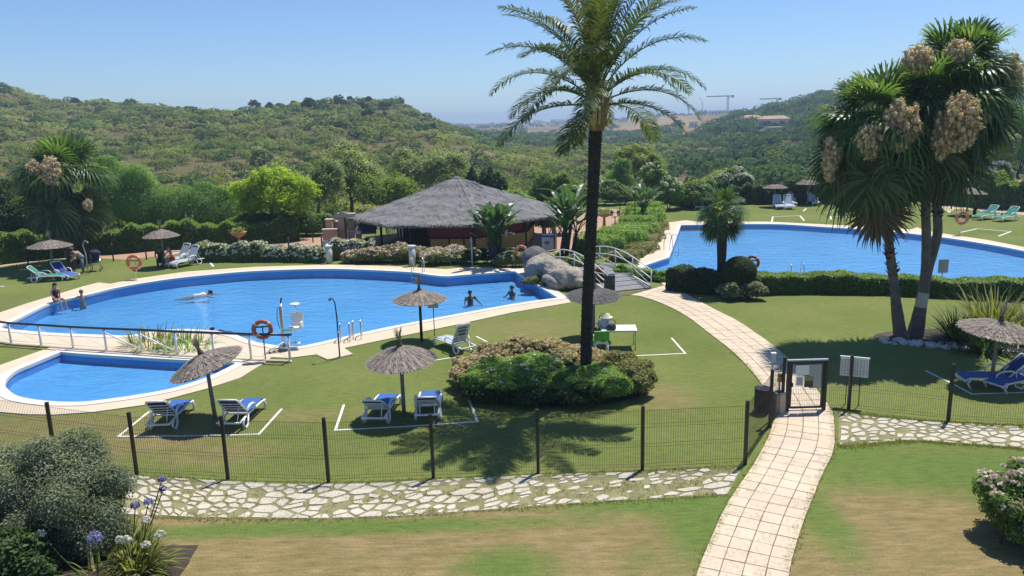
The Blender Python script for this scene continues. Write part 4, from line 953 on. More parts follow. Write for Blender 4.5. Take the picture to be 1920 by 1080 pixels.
fan_palm('fan_palm', 'fan palm with smooth grey trunk and taped band, big tan seed clusters in front', (TWIN[0] + .25, TWIN[1] - .05), [(0, 0, -.1), (rel((14.80, 27.10, 1.32))[0] - .25, 0, rel((14.80, 27.10, 1.32))[2]), (rel((14.86, 27.10, 2.40))[0] - .25, 0, rel((14.86, 27.10, 2.40))[2]), (rel((14.76, 27.10, 3.75))[0] - .25, 0, rel((14.76, 27.10, 3.75))[2]), (rel((14.61, 27.10, 5.26))[0] - .25, 0, rel((14.61, 27.10, 5.26))[2]), (rel((14.63, 27.10, 7.90))[0] - .25, -.1, rel((14.63, 27.10, 7.90))[2])], [.26, .185, .16, .145, .14, .14], 1.15,
         [('up', 13), ('mid', 27), ('low', 24), ('dead', 5)], [((14.33, 25.00, 7.64), .70, .95), ((14.01, 25.30, 7.11), .40, .60), ((15.42, 25.80, 8.04), .40, .6)], 12, 1.5, None, None, (.70,))
fan_palm('fan_palm', 'tallest fan palm of the clump, its crown against the sky at right', (TWIN[0] + .30, TWIN[1] + .25), [(0, 0, -.1), (rel((14.98, 27.40, 1.25))[0] - .30, 0, rel((14.98, 27.40, 1.25))[2]), (rel((15.08, 27.40, 2.34))[0] - .30, 0, rel((15.08, 27.40, 2.34))[2]), (rel((15.32, 27.50, 3.68))[0] - .30, 0, rel((15.32, 27.50, 3.68))[2]), (rel((15.30, 27.50, 5.20))[0] - .30, .1, rel((15.30, 27.50, 5.20))[2]), (rel((15.81, 27.60, 8.87))[0] - .30, .1, rel((15.81, 27.60, 8.87))[2])], [.24, .18, .155, .145, .14, .14], 1.08,
         [('up', 16), ('mid', 28), ('low', 16), ('dead', 3)], [((13.31, 25.90, 9.65), .50, .42), ((14.64, 26.00, 9.86), .36, .40), ((16.59, 26.30, 8.96), .38, .95)], 13, 1.2, None, None, (.72,))
mb = MB(); _b0, _b1 = rel((14.58, 27.05, 1.58)), rel((14.76, 27.05, 1.20))
mb.lathe([(.205, -.27), (.20, -.1), (.195, .1), (.19, .27)], 22, (0, 0, 0), False)
_o = mb.build('trunk_band', plain('cream_band', (.50, .46, .34), .8, .1)); _o.location = (14.80, 27.15, 1.37); _o.rotation_euler = (0, .14, 0); tag(_o, 'cream band wrapped round the grey palm trunk', 'trunk band')
fan_palm('fan_palm', 'shaggy fan palm standing behind the left pool umbrellas', (-27.07, 48.44), [(0, 0, -.1), (-.1, 0, 1.5), (-.35, 0, 3.2), (-.5, 0, 5.0)], [.42, .36, .32, .30], 1.45,
         [('up', 16), ('mid', 26), ('low', 22), ('dead', 8)], [((-26.65, 45.60, 5.86), .60, .95), ((-27.99, 46.20, 5.98), .45, .60), ((-25.44, 46.80, 3.75), .25, .35)], 14, 1.6, None, TRUNKD, (.4,))
fan_set('wup', FAN, .55, .62, [(80, 15, .2), (60, 25, .3), (45, 35, .4)]); fan_set('wmid', FAN, .6, .65, [(25, 40, .5), (8, 45, .6), (-10, 50, .6)]); fan_set('wlow', FANOLD, .55, .65, [(-30, 40, .5), (-50, 30, .4)])
def windmill():
    t = thing('windmill_palm', 'small palm with shaggy trunk growing out of the clipped hedge', 'palm tree', (9.80, 35.59)); rg = random.Random(5); top = Vector((-.05, 0, 3.65))
    mb = MB(); palm_trunk(mb, [(0, 0, -.1), (.03, 0, 1.8), tuple(top)], [.17, .18, .23, .24], 18, 60, .10, .09, 6); mb.build('trunk', TRUNKD, t)
    for i, key in enumerate(['wup'] * 11 + ['wmid'] * 18 + ['wlow'] * 13):
        a = i * 2.39996 + rg.uniform(-.2, .2); me = FANS[key][rg.randrange(len(FANS[key]))]; put('fan_leaf', me, t, top + Vector((.12 * cos(a), .12 * sin(a), {'wup': .15, 'wmid': 0, 'wlow': -.2}[key])), a, rg.uniform(-.1, .1), rg.uniform(.95, 1.15), rg.uniform(-.3, .3))
    rng = np.random.default_rng(3); P, Nn = crown_pts([((0, -.2, 3.25), (.75, .6, .28))], 60, rng); V, F, A = flower_balls(P, .05, 5, rng, .06); np_mesh('flower_cluster', V, F, WHITEFL, t, A)
windmill()

def strelitzia(label, loc, nst, hmax, seed, name='giant_bird_of_paradise', flowers=3, lean=.3):
    t = thing(name, label, 'plant', loc); rg = random.Random(seed); rng = np.random.default_rng(seed)
    def paddle(L, W, bend, sd):
        r2 = np.random.default_rng(sd); n = 10; u = np.linspace(0, 1, n); x = L * (u - .12 * bend * u ** 2); z = L * (.12 * u - .45 * bend * u ** 2); w = W * np.sin(np.clip(u * .93 + .05, 0, 1) * pi) ** .6; V = []; F = []
        for i in range(n):
            for j in (-1, -.5, 0, .5, 1): V.append((x[i], w[i] * j, z[i] + .25 * abs(j) * w[i] + (r2.normal() * .012)))
        for i in range(n - 1):
            for j in range(4): b = i * 5 + j; F.append((b, b + 1, b + 6, b + 5))
        V = np.array(V); return V, np.array(F), np.tile([.3, .55, .95, .5, .25], n) + .1 * r2.normal(size=5 * n)
    meshes = [mesh_of('paddle_leaf', paddle(1.25, .21, b, 70 + i), PADDLE) for i, b in enumerate((.15, .5, .9))]
    tr = MB(); st = MB()
    for s in range(nst):
        a0 = rg.uniform(0, 6.28); bx, by = .35 * cos(a0) * (s > 0), .35 * sin(a0) * (s > 0); h = hmax * rg.uniform(.55, 1) if s else hmax; th = h * .45; tx, ty = bx + lean * rg.uniform(-1, 1), by + lean * rg.uniform(-1, 1)
        tr.tube([(bx, by, -.05), ((bx + tx) / 2, (by + ty) / 2, th * .5), (tx, ty, th)], [.13, .11, .10], 8)
        for q in range(12):
            a = q * 2.4 + rg.uniform(-.3, .3); e = rad(rg.uniform(38, 82)); pl_ = h * .42 * rg.uniform(.7, 1.1); hub = Vector((tx + pl_ * cos(e) * cos(a), ty + pl_ * cos(e) * sin(a), th + pl_ * sin(e)))
            st.tube([(tx, ty, th - .05), tuple((Vector((tx, ty, th)) + hub) / 2 + Vector((0, 0, .08))), tuple(hub)], [.035, .025, .016], 5)
            put('paddle_leaf', meshes[rg.randrange(3)], t, hub, a, -e * .65 + rg.uniform(-.2, .2), rg.uniform(.75, 1.1) * h / 3.6, rg.uniform(-.5, .5))
    tr.build('trunk', TRUNKD, t); st.build('leaf_stalk', FEATHER, t)
    if flowers:
        P = np.array([(rg.uniform(-.9, .9), rg.uniform(-.7, .1), hmax * rg.uniform(.5, .75)) for q in range(flowers)]); V, F, A = flower_balls(np.repeat(P, 6, 0) + rng.normal(size=(flowers * 6, 3)) * .12, .05, 6, rng, .11); np_mesh('flowers', V, F, WHITEFL, t, A)
    return t
strelitzia('broad leaved bird of paradise clump in front of the bar wall', (-0.64, 43.76), 6, 3.5, 3, lean=.55)
strelitzia('upright blue green bird of paradise between the bar and palm trunk', (3.35, 46.25), 5, 4.3, 8, lean=.3, flowers=2)
strelitzia('bird of paradise plant by the far path, left of the lawn', (10.06, 58.46), 2, 3.2, 9)

def strap_clump(name, label, loc, n, L, mat, seed, w=.03, e=(35, 85), bend=60, cat='plant', rad0=.25, kids=None):
    rng = np.random.default_rng(seed); t = thing(name, label, cat, loc); out = []
    for i in range(n):
        a = rng.random() * 6.283; e0 = rad(rng.uniform(*e)); l = L * rng.uniform(.6, 1.1); u = np.linspace(0, 1, 6); ang = e0 - rad(bend) * u ** 1.5 * rng.uniform(.5, 1.3); r0 = rad0 * rng.random() ** .5
        s = np.concatenate([[0], np.cumsum(np.cos(ang[:-1])) * l / 5]); z = np.concatenate([[0], np.cumsum(np.sin(ang[:-1])) * l / 5]); a2 = a + rng.normal() * .5
        pts = np.stack([r0 * cos(a) + s * cos(a2), r0 * sin(a) + s * sin(a2), np.maximum(z, .02)], 1); strip(out, pts, w * np.array([.7, 1, 1, .85, .6, .1]), np.array((0.01, 0.02, 1.0)), rng.random())
    V, F, A = cat_meshes(out); np_mesh('strap_leaves', V, F, mat, t, A); return t
strap_clump('flax_plant', 'big clump of pale strappy leaves behind the right hand umbrella', (16.94, 26.29), 260, 2.1, STRAP, 4, .03, (45, 88), 60, rad0=.55)
strap_clump('flax_plant', 'second pale strappy clump cut off by the right picture edge', (17.69, 25.56), 180, 1.7, STRAP, 14, .03, (35, 85), 70, rad0=.5)
strap_clump('cycad', 'low dark spiky plant left of the strappy clump', (15.69, 26.41), 240, 1.35, DARKLEAF, 5, .022, (5, 75), 45, rad0=.2)
strap_clump('cycad', 'dark spiky plant half under the right hand umbrella', (15.93, 25.08), 200, 1.1, DARKLEAF, 6, .022, (5, 70), 45, rad0=.3)
strap_clump('succulent_patch', 'low grey green strappy plants in the bed behind the poolside railing', (-13.85, 28.61), 160, .8, STRAP, 41, .02, (10, 85), 60, rad0=.9)
strap_clump('succulent_patch', 'darker green strappy plants by the right end of the railing bed', (-12.46, 28.20), 160, .8, FEATHER, 42, .02, (10, 85), 60, rad0=.9)

# ------------------------------------------------------------------ clipped hedges
hedge('clipped_hedge', 'long clipped hedge between the lawn and the far pool', [(11.35, 35.05), (13.81, 34.87), (16.56, 34.43), (18.58, 33.64), (20.57, 32.97), (22.16, 32.37), (24.54, 31.40)], 1.25, .78, 42000, .10, HEDGE, 31, aspect=.65)
hedge('clipped_hedge', 'short dark hedge at the corner of the footpath and far pool', [(7.74, 36.31), (8.55, 35.62), (9.56, 35.15), (10.43, 34.70)], 1.25, .98, 16000, .09, DARKLEAF, 32, aspect=.6)
bush('topiary_ball', 'dark green shrub clipped to a ball by the small palm', (10.30, 34.27), [((0, 0, 1.16), (.74, .74, .68)), ((0, 0, .35), (.5, .5, .4))], 16000, .085, leafmat('ball_leaves', [(0.018, 0.045, 0.010), (0.035, 0.075, 0.016), (0.07, 0.125, 0.03)], .25), 33, 'topiary', cor=.86, shell=.93, buds=None)
bush('lime_edged_shrub', 'variegated white and green shrub below the clipped ball', (10.31, 33.73), [((-.5, -.1, .4), (.6, .5, .45)), ((.4, -.1, .42), (.65, .5, .45))], 5000, .11, leafmat('variegated_leaves', [(.04, .09, .02), (.12, .17, .06), (.4, .42, .3)], .3), 34)
hedge('boundary_hedge', 'long green hedge at the back of the garden behind the left umbrellas', [(-34.43, 47.43), (-32.69, 48.86), (-31.49, 50.26), (-28.77, 51.74), (-25.94, 52.63), (-22.83, 53.99), (-19.38, 54.88), (-15.48, 56.01)], 1.7, 1.55, 42000, .16, HEDGE, 35, wob=.16)
hedge('boundary_hedge', 'dark hedge at the end of the far lawn behind the white loungers', [(16.14, 71.08), (20.80, 72.79), (25.04, 71.98), (29.82, 71.52), (34.21, 71.39), (38.81, 71.70)], 1.9, 1.75, 24000, .22, DARKLEAF, 36, wob=.2)
hedge('flowering_hedge', 'tall dark hedge dotted with white flowers at the far right', [(38.90, 68.30), (40.38, 65.29), (42.12, 62.45), (44.59, 58.23)], 2.2, 2.3, 22000, .2, HEDGE, 37, wob=.2, flowers=(WHITEFL, 70, .12, .16, 6, .7))
hedge('flower_hedge', 'row of white flowering shrubs along the terrace path', [(-19.57, 47.92), (-17.59, 47.63), (-15.18, 47.38), (-13.06, 46.88), (-11.23, 46.34)], 1.0, .92, 17000, .12, HEDGE, 38, wob=.2, flowers=(WHITEFL, 900, .085, .12, 6, .40))
hedge('flower_hedge', 'white flowering shrubs in front of the terrace chairs', [(-11.11, 47.26), (-9.90, 47.46), (-8.54, 47.26)], 1.0, 1.0, 8000, .12, PALEG, 39, wob=.2, flowers=(WHITEFL, 380, .085, .12, 6, .45))
hedge('low_hedge', 'bright green low hedge edging the path beside the far pool', [(4.44, 46.47), (5.65, 47.07), (7.13, 49.35), (8.71, 53.88), (10.32, 59.99), (11.69, 66.14)], 2.6, .95, 30000, .13, BRIGHT, 40, wob=.25)
hedge('ground_cover', 'yellowish low ground cover between hedge and far pool deck', [(6.30, 43.63), (7.89, 46.72), (9.38, 51.75), (11.17, 58.56)], 1.5, .4, 9000, .12, YELLOWG, 43, wob=.3)

# ------------------------------------------------------------------ shrubs
tops = lambda z0: (lambda p: p[2] > z0)
bush('flowering_shrub', 'tan flowered shrub at the back left of the palm bed', (-1.15, 23.0), [((0, 0, .45), (.75, .8, .5)), ((.5, .75, .5), (.8, .6, .55)), ((-.3, .4, .4), (.5, .5, .4))], 9000, .075, YELLOWG, 51, flowers=(TANFL, 900, .06, .075, 7, tops(.2)))
bush('flowering_shrub', 'wide tan flowered shrub at the back of the palm bed', (.75, 24.1), [((-.7, 0, .55), (1.0, .7, .55)), ((.5, 0, .55), (1.0, .7, .5)), ((1.2, -.2, .45), (.7, .6, .45))], 12000, .075, YELLOWG, 52, flowers=(TANFL, 1300, .06, .075, 7, tops(.25)))
bush('palm_bed_shrub', 'big bright green dome shaped shrub left of the palm trunk', (.05, 22.35), [((-.55, .1, .62), (1.05, 1.0, .40)), ((.55, .3, .66), (1.05, 1.0, .40)), ((0.0, -.70, .56), (1.2, .75, .40)), ((-.9, -.5, .5), (.8, .7, .40))], 30000, .075, BRIGHT, 53, flowers=(WHITEFL, 26, .07, .07, 8, tops(.7)), shell=.86, buds=(8, .22))
bush('palm_bed_shrub', 'dark green dome shaped shrub right of the palm trunk', (2.35, 21.75), [((.1, .1, .52), (1.2, .95, .38)), ((-.8, -.1, .50), (.8, .8, .36)), ((.3, -.45, .46), (1.0, .6, .36))], 22000, .07, BRIGHT, 54, flowers=(WHITEFL, 8, .07, .07, 8, tops(.5)), shell=.86, buds=(8, .22))
bush('palm_bed_shrub', 'yellowish leggy shrub at the right end of the palm bed', (3.55, 22.05), [((0, 0, .6), (.62, .75, .45)), ((-.35, .55, .55), (.7, .6, .45)), ((.1, -.45, .45), (.5, .5, .42))], 9000, .075, YELLOWG, 55)
bush('flowering_shrub', 'cream flowered shrub beside the foot of the palm', (1.75, 23.2), [((0, 0, .5), (.7, .6, .5)), ((.75, -.1, .48), (.6, .55, .45))], 6500, .075, PALEG, 56, flowers=(TANFL, 520, .06, .075, 7, tops(.3)))
bush('palm_bed_shrub', 'low dark shrub at the shaded front of the palm bed', (.55, 21.15), [((-1.3, .35, .3), (.8, .5, .36)), ((0, 0, .3), (1.0, .5, .36)), ((1.3, -.1, .28), (.9, .5, .34))], 12000, .075, DARKLEAF, 57)
bush('garden_shrub', 'large rounded silvery shrub in the near left corner', (-8.3, 12.95), [((.05, 0, 1.40), (1.12, 1.0, 1.12)), ((-.9, .3, 1.2), (1.0, .9, 1.0)), ((.35, -.2, .9), (.85, .8, .8)), ((-1.7, -.3, .9), (1.0, .9, 1.0))], 95000, .050, SILVER, 58, aspect=.45, cor=.76, shell=.74, buds=(9, .40), clump=.0)
bush('garden_shrub', 'dark leafy shrub below the silvery shrub, near left', (-9.2, 11.6), [((0, 0, 1.0), (1.0, .8, .9)), ((.9, 0, .7), (.7, .6, .75))], 9000, .10, DARKLEAF, 59, flowers=(WHITEFL, 10, .07, .06, 14, tops(1.0)), buds=(8, .34))
bush('flowering_shrub', 'pink flowered shrub cut off by the lower right corner', (9.45, 13.35), [((0, 0, .62), (.62, .7, .62)), ((.7, .1, .7), (.8, .8, .7)), ((.2, -.7, .5), (.6, .6, .56)), ((.35, .1, .3), (.75, .8, .36))], 22000, .085, HEDGE, 60, flowers=(PINKFL, 330, .085, .065, 14, tops(.62)), buds=(10, .38))
bush('flowering_shrub', 'pink topped shrub left of the low stone pillar by the pool', (-7.22, 45.76), [((-.9, 0, .42), (1.2, .8, .5)), ((.7, -.1, .48), (1.25, .85, .54)), ((-2.2, .1, .32), (.9, .7, .45))], 13000, .13, YELLOWG, 61, flowers=(PINKFL, 330, .12, .11, 10, tops(.40)))
bush('flowering_shrub', 'pink topped shrub right of the low stone pillar by the pool', (-3.88, 44.74), [((-.4, 0, .45), (1.1, .85, .54)), ((.7, 0, .42), (.9, .8, .48))], 10000, .13, PALEG, 62, flowers=(PINKFL, 240, .12, .11, 10, tops(.40)))
bush('garden_shrub', 'dark green plants at the foot of the bar wall', (-1.67, 44.43), [((-.6, 0, .45), (.9, .6, .5)), ((.7, 0, .4), (.8, .6, .45)), ((1.5, .1, .4), (.7, .5, .45))], 8000, .13, DARKLEAF, 63, flowers=(WHITEFL, 34, .08, .10, 8, tops(.3)))
bush('garden_shrub', 'white flowered plants beside the orange lifebuoy near the boulder', (0.27, 43.13), [((0, 0, .4), (.8, .5, .45)), ((-.8, 0, .35), (.6, .5, .4))], 5000, .11, PALEG, 64, flowers=(WHITEFL, 60, .07, .09, 7, tops(.3)))
bush('garden_shrub', 'leafy green plant between the boulder and footbridge', (3.39, 40.65), [((0, 0, .5), (.75, .6, .5)), ((.6, .4, .4), (.7, .6, .4))], 6000, .12, HEDGE, 65)
bush('garden_shrub', 'low green planting under the right rail of the footbridge', (6.65, 38.51), [((-.9, .6, .3), (.7, .6, .35)), ((0, 0, .3), (.8, .6, .35)), ((.9, -.3, .22), (.6, .5, .28))], 7000, .11, FEATHER, 66)
bush('garden_shrub', 'thin green planting along the pool side of the boulder', (1.99, 37.52), [((-.9, .6, .15), (.6, .35, .28)), ((0, 0, .12), (.6, .35, .25)), ((.8, -.7, .12), (.5, .35, .25))], 3500, .09, YELLOWG, 67, stems=False)
bush('rusty_shrub', 'rust coloured dry shrub beside the dark litter bin', (4.26, 37.24), [((0, 0, .45), (.42, .38, .5))], 2600, .08, leafmat('rust_leaves', [(.14, .045, .015), (.24, .085, .03), (.34, .15, .06)], .3, tcol=1.0), 68)
bush('garden_shrub', 'glossy shrub right of the bar, by the terrace', (2.80, 55.47), [((0, 0, 1.2), (1.3, 1.0, 1.1)), ((.9, .3, 1.8), (1.2, 1.0, 1.0))], 9000, .18, BRIGHT, 69, flowers=(WHITEFL, 26, .12, .12, 6, tops(1.4)))
bush('garden_shrub', 'dense green shrubs behind the terrace urn', (7.91, 74.49), [((-1.6, 0, 1.0), (1.9, 1.2, 1.1)), ((1.4, 0, 1.0), (2.0, 1.2, 1.1)), ((3.8, 0, .8), (1.6, 1.1, .9))], 13000, .2, HEDGE, 70, flowers=(WHITEFL, 40, .2, .16, 7, tops(1.4)))
bush('oleander', 'tall white flowered oleander beside the far lawn', (13.09, 68.70), [((0, 0, 1.9), (1.3, 1.2, 1.6)), ((-.5, 0, 3.3), (1.0, .9, 1.0)), ((1.3, 0, 1.5), (1.2, 1, 1.3))], 12000, .2, FEATHER, 71, flowers=(WHITEFL, 62, .2, .18, 8, tops(1.8)))
bush('garden_shrub', 'rounded green bushes at the left end of the far lawn', (15.44, 69.45), [((-.6, 0, 1.0), (1.6, 1.2, 1.1)), ((1.4, .3, 1.3), (1.9, 1.4, 1.35))], 12000, .2, HEDGE, 72)
bush('oleander', 'white blossomed shrub above the end of the far hedge', (21.42, 74.65), [((0, 0, 1.7), (2.4, 1.2, 1.2))], 8000, .22, HEDGE, 73, flowers=(WHITEFL, 120, .22, .18, 8, tops(2.0)))
bush('garden_shrub', 'white and lilac flowered bush above the far right hedge', (42.99, 68.20), [((0, .6, 2.2), (1.8, 1.2, 1.3))], 8000, .2, BRIGHT, 74, flowers=(LILAC, 130, .22, .16, 8, tops(2.2)))
bush('evergreen_bush', 'dark evergreen bushes behind the hedge at the far left', (-38.50, 57.28), [((0, 0, 2.2), (3.0, 2.0, 2.4)), ((-4.5, 1, 2.4), (3.0, 2.2, 2.6)), ((3.4, .5, 1.7), (2.4, 1.8, 2.0))], 24000, .24, DARKLEAF, 75, cor=.8)
bush('evergreen_bush', 'leafy bushes behind the left umbrella and fan palm', (-33.82, 57.81), [((0, 0, 1.9), (2.3, 1.5, 2.0)), ((-2.6, .5, 2.2), (2.4, 1.6, 2.3))], 15000, .22, HEDGE, 76, cor=.8)
bush('tamarisk', 'feathery bright green bush right of the left fan palm', (-29.54, 61.28), [((0, 0, 2.4), (3.0, 2.2, 2.6)), ((-1.8, .8, 4.0), (2.6, 2.0, 2.0)), ((2.9, 0, 1.9), (2.3, 1.7, 2.0))], 34000, .16, FEATHER, 77, cor=.7, aspect=.3, droop=.6)
bush('tamarisk', 'feathery green bush left of the lime green tree', (-24.42, 61.57), [((0, 0, 1.8), (2.6, 1.8, 2.0)), ((-2.6, 0, 1.5), (2.0, 1.6, 1.7)), ((2.2, .4, 1.3), (1.8, 1.5, 1.5))], 24000, .17, FEATHER, 78, cor=.7, aspect=.3, droop=.6)
bush('garden_shrub', 'green bushes at the foot of the lime green tree', (-17.70, 58.30), [((-2.0, 0, .9), (1.6, 1.2, 1.1)), ((.4, 0, .9), (1.8, 1.2, 1.1)), ((2.6, 0, .8), (1.6, 1.2, 1.0))], 14000, .18, HEDGE, 79)

# ------------------------------------------------------------------ trees behind the garden
def low(lobes, k): return [((c[0], c[1], c[2] * k), (r[0] * (k + 1) / 2, r[1] * (k + 1) / 2, r[2] * k)) for c, r in lobes]
def T(p): return (p[0], p[1], float(terr(p[0], p[1])) if p[1] > 62 and not (p[0] / p[1] > .1 and p[1] < 86) else 0.0)
tree('leafy_tree', 'bright lime green tree behind the terrace path', T((-17.57, 57.00, 0.31)), 1.7, .16, [((0, 0, 3.3), (2.0, 1.8, 1.7)), ((-1.5, .2, 2.6), (1.6, 1.4, 1.4)), ((1.5, -.1, 2.8), (1.7, 1.4, 1.6)), ((.3, -.4, 4.1), (1.4, 1.2, 1.0))], 17000, .19, LIME, 81, cor=.55)
tree('olive_tree', 'grey green wispy tree beside the lime green tree', T((-15.25, 62.00, -0.47)), 1.8, .14, [((0, 0, 2.9), (1.7, 1.5, 1.6)), ((.8, .2, 4.0), (1.3, 1.2, 1.2))], 9000, .17, OLIVE, 82, cor=.5)
tree('olive_tree', 'tall grey green tree left of the thatched roof', T((-14.32, 70.00, -1.15)), 2.4, .2, [((0, 0, 4.0), (2.4, 2, 2.0)), ((-.8, .2, 5.6), (1.8, 1.6, 1.5)), ((1.6, -.2, 3.4), (1.6, 1.4, 1.6))], 13000, .2, OLIVE, 83, cor=.5)
tree('leafy_tree', 'yellow green tree partly hidden behind the thatched roof', T((-11.07, 66.00, -0.46)), 1.6, .14, [((0, 0, 2.6), (1.9, 1.6, 1.6)), ((1.4, 0, 3.0), (1.5, 1.3, 1.3))], 9000, .19, leafmat('olive_green_leaves', [(.09, .15, .03), (.18, .26, .06), (.28, .36, .11)], .45), 84, cor=.55)
tree('olive_tree', 'broad grey green tree behind the top of the thatched roof', T((-8.69, 80.00, -2.09)), 2.4, .2, [((0, 0, 4.0), (2.8, 2.2, 2.1)), ((2.2, 0, 4.8), (2.0, 1.8, 1.6)), ((-2.0, 0, 4.6), (1.9, 1.7, 1.6))], 14000, .22, OLIVE, 85, cor=.5)
tree('dark_conifer', 'group of dark pointed evergreens right of the roof top', T((-2.47, 80.00, -1.70)), .8, .16, [((0, 0, 2.9), (.9, .9, 2.5)), ((-1.5, .2, 2.5), (.8, .8, 2.1)), ((1.5, -.2, 2.6), (.9, .9, 2.2))], 14000, .2, DARKLEAF, 86, cor=.75)
tree('leafy_tree', 'bright green bush like tree above the right roof slope', T((0.02, 72.00, -0.53)), .8, .12, [((0, 0, 1.8), (1.5, 1.2, 1.4)), ((1.2, 0, 1.5), (1.2, 1, 1.2))], 7000, .2, BRIGHT, 87, cor=.6)
tree('leafy_tree', 'dark round headed tree left of the tall palm trunk', T((4.39, 76.00, -0.86)), 1.5, .16, [((0, 0, 3.1), (1.7, 1.5, 1.5)), ((1.6, .2, 2.6), (1.4, 1.3, 1.4)), ((-1.6, 0, 2.2), (1.4, 1.3, 1.4))], 13000, .2, leafmat('mixed_leaves', [(.045, .10, .022), (.12, .21, .05), (.24, .33, .10)], .45), 88, cor=.6)
tree('olive_tree', 'large pale olive coloured tree right of the palm trunk', T((13.56, 84.00, -1.72)), 1.8, .2, low([((0, 0, 4.6), (2.4, 2, 2.2)), ((1.7, .2, 4.0), (2.0, 1.7, 2.0)), ((-.6, .3, 5.9), (1.5, 1.4, 1.3))], .72), 15000, .21, PALEG, 89, cor=.5)
tree('leafy_tree', 'soft dark green tree in front of the pale olive tree', T((10.87, 78.00, -0.71)), 1.1, .12, low([((0, 0, 2.6), (1.5, 1.4, 1.9)), ((.6, 0, 4.2), (1.0, 1.0, 1.2))], .74), 8500, .18, FEATHER, 90, cor=.5, aspect=.3)
tree('leafy_tree', 'spreading light green tree behind the far lawn hedge', T((25.12, 92.00, -1.64)), 1.3, .2, low([((0, 0, 3.7), (2.6, 2, 1.7)), ((-2.3, 0, 3.0), (2.0, 1.7, 1.5)), ((2.3, 0, 3.0), (1.9, 1.6, 1.5)), ((.3, 0, 4.9), (1.5, 1.3, .9))], .72), 15000, .24, PALEG, 91, cor=.55)
tree('leafy_tree', 'bright leafy tree behind the far hedge, right of the palms', T((56.35, 86.00, -1.55)), 2.2, .22, [((0, 0, 5.0), (3.0, 2.4, 3.0)), ((1.8, 0, 7.2), (2.4, 2, 1.9)), ((-1.5, .5, 3.6), (1.9, 1.6, 1.8))], 17000, .24, BRIGHT, 92, cor=.6)
tree('jacaranda', 'lilac grey flowering tree right of the fan palms', T((50.59, 80.00, -0.84)), 1.8, .14, [((0, 0, 3.9), (1.2, 1.1, 1.5)), ((.3, -.2, 5.0), (.9, .8, .7))], 5000, .18, OLIVE, 93, flowers=(LILAC, 170, .2, .14, 8, tops(2.8)))
SKY = [(142,196,325,3.4,'round dark tree on the skyline near the left hilltop'), (478,202,330,5.0,'tall loose tree standing alone on the skyline'), (506,205,328,3.2,'small tree next to the lone skyline tree'),
       (553,202,326,3.4,'low round tree on the ridge left of the hilltop'), (578,201,326,3.8,'second ridge tree, a little wider, before the hilltop'), (657,191,330,3.0,'wide flat bush on top of the hill'), (690,190,330,3.2,'compact dark tree on top of the hill'),
       (636,222,300,5.4,'tall bluish tree just below the hilltop'), (582,246,270,4.6,'single very dark tree on the open hillside'), (683,250,290,4.2,'dark upright tree on the shoulder of the hill'), (811,274,255,4.4,'dark bluish tree low on the right shoulder of the hill'),
       (722,275,255,3.6,'mid green bushy tree in the middle of the hillside'), (695,278,250,3.8,'dark round bush left of the mid hillside tree')]
_sky = [(-175.95, 325.00, 19.57), (-104.73, 330.00, 16.62), (-98.00, 328.00, 15.78), (-87.09, 326.00, 16.11), (-81.62, 326.00, 16.19), (-65.01, 330.00, 18.01), (-57.71, 330.00, 18.04), (-63.75, 300.00, 11.12), (-67.51, 270.00, 6.79), (-52.81, 290.00, 5.44), (-24.59, 255.00, 1.13), (-39.98, 255.00, 1.35), (-43.80, 250.00, 1.09)]
for i, ((x_, y_, D_, h_, lb), p) in enumerate(zip(SKY, _sky)):
    z = float(terr(p[0], p[1])); rg = random.Random(i); w = h_ * .42; mt = DARKLEAF if i in (8, 9, 10, 12) else WOOD
    tree('hill_tree', lb, (p[0], p[1], z), h_ * .35, .16, [((0, 0, h_ * .68), (w, w, h_ * .36)), ((w * .7, 0, h_ * .55), (w * .7, w * .7, h_ * .26)), ((-w * .7, .2, h_ * .55), (w * .7, w * .7, h_ * .28))], 1500, .55, mt, 300 + i, 'trees on the hill', .75)

# planting bed with blue and white agapanthus, near left
def agapanthus(loc, label, stalks, seed, n=110, L=.75):
    t = strap_clump('agapanthus', label, loc, n, L, STRAP, seed, .022, (30, 85), 70, 'flower', .22); rng = np.random.default_rng(seed + 1)
    for (dx, dy, h, r, m) in stalks:
        mb = MB(); mb.tube([(dx * .2, dy * .2, 0), (dx * .7, dy * .7, h * .6), (dx, dy, h)], [.012, .011, .009], 6); mb.build('flower_stalk', FEATHER, t)
        d = nrm(rng.normal(size=(150, 3))); d[:, 2] = np.abs(d[:, 2] + .25) - .25; V, F, A = leaf_quads(np.array((dx, dy, h)) + d * r * (.75 + .25 * rng.random((150, 1))), nrm(d + .5 * rng.normal(size=d.shape)), .05, rng, .6); np_mesh('flower_head', V, F, BLUEFL if m == 'b' else WHITEFL, t, A)
bed = MB(); bed.smooth = True
for i in range(9):
    for j in range(9):
        x, y = -12 + i * .72, 9.0 + j * .62; f_ = max(0, min(1, (-6.05 - x) / .9)) * max(0, min(1, (13.9 - y) / 1.6)); bed.v.append((x, y, -.02 + .75 * f_ * f_ * (3 - 2 * f_)))
for i in range(8):
    for j in range(8): bed.face((i * 9 + j, (i + 1) * 9 + j, (i + 1) * 9 + j + 1, i * 9 + j + 1))
bed.build('planting_bed', plain('dark_soil', (.045, .032, .022), .95, .3, 4, .5, 20))['kind'] = 'structure'
agapanthus((-6.80, 12.40, .25), 'pale strappy agapanthus with cream flower heads at the bush edge', [(.25, .1, 1.05, .085, 'w'), (.5, .05, .8, .10, 'w'), (.32, -.15, .72, .08, 'w'), (.02, -.2, .85, .09, 'w'), (-.15, -.1, .8, .08, 'w')], 71, 300, .9)
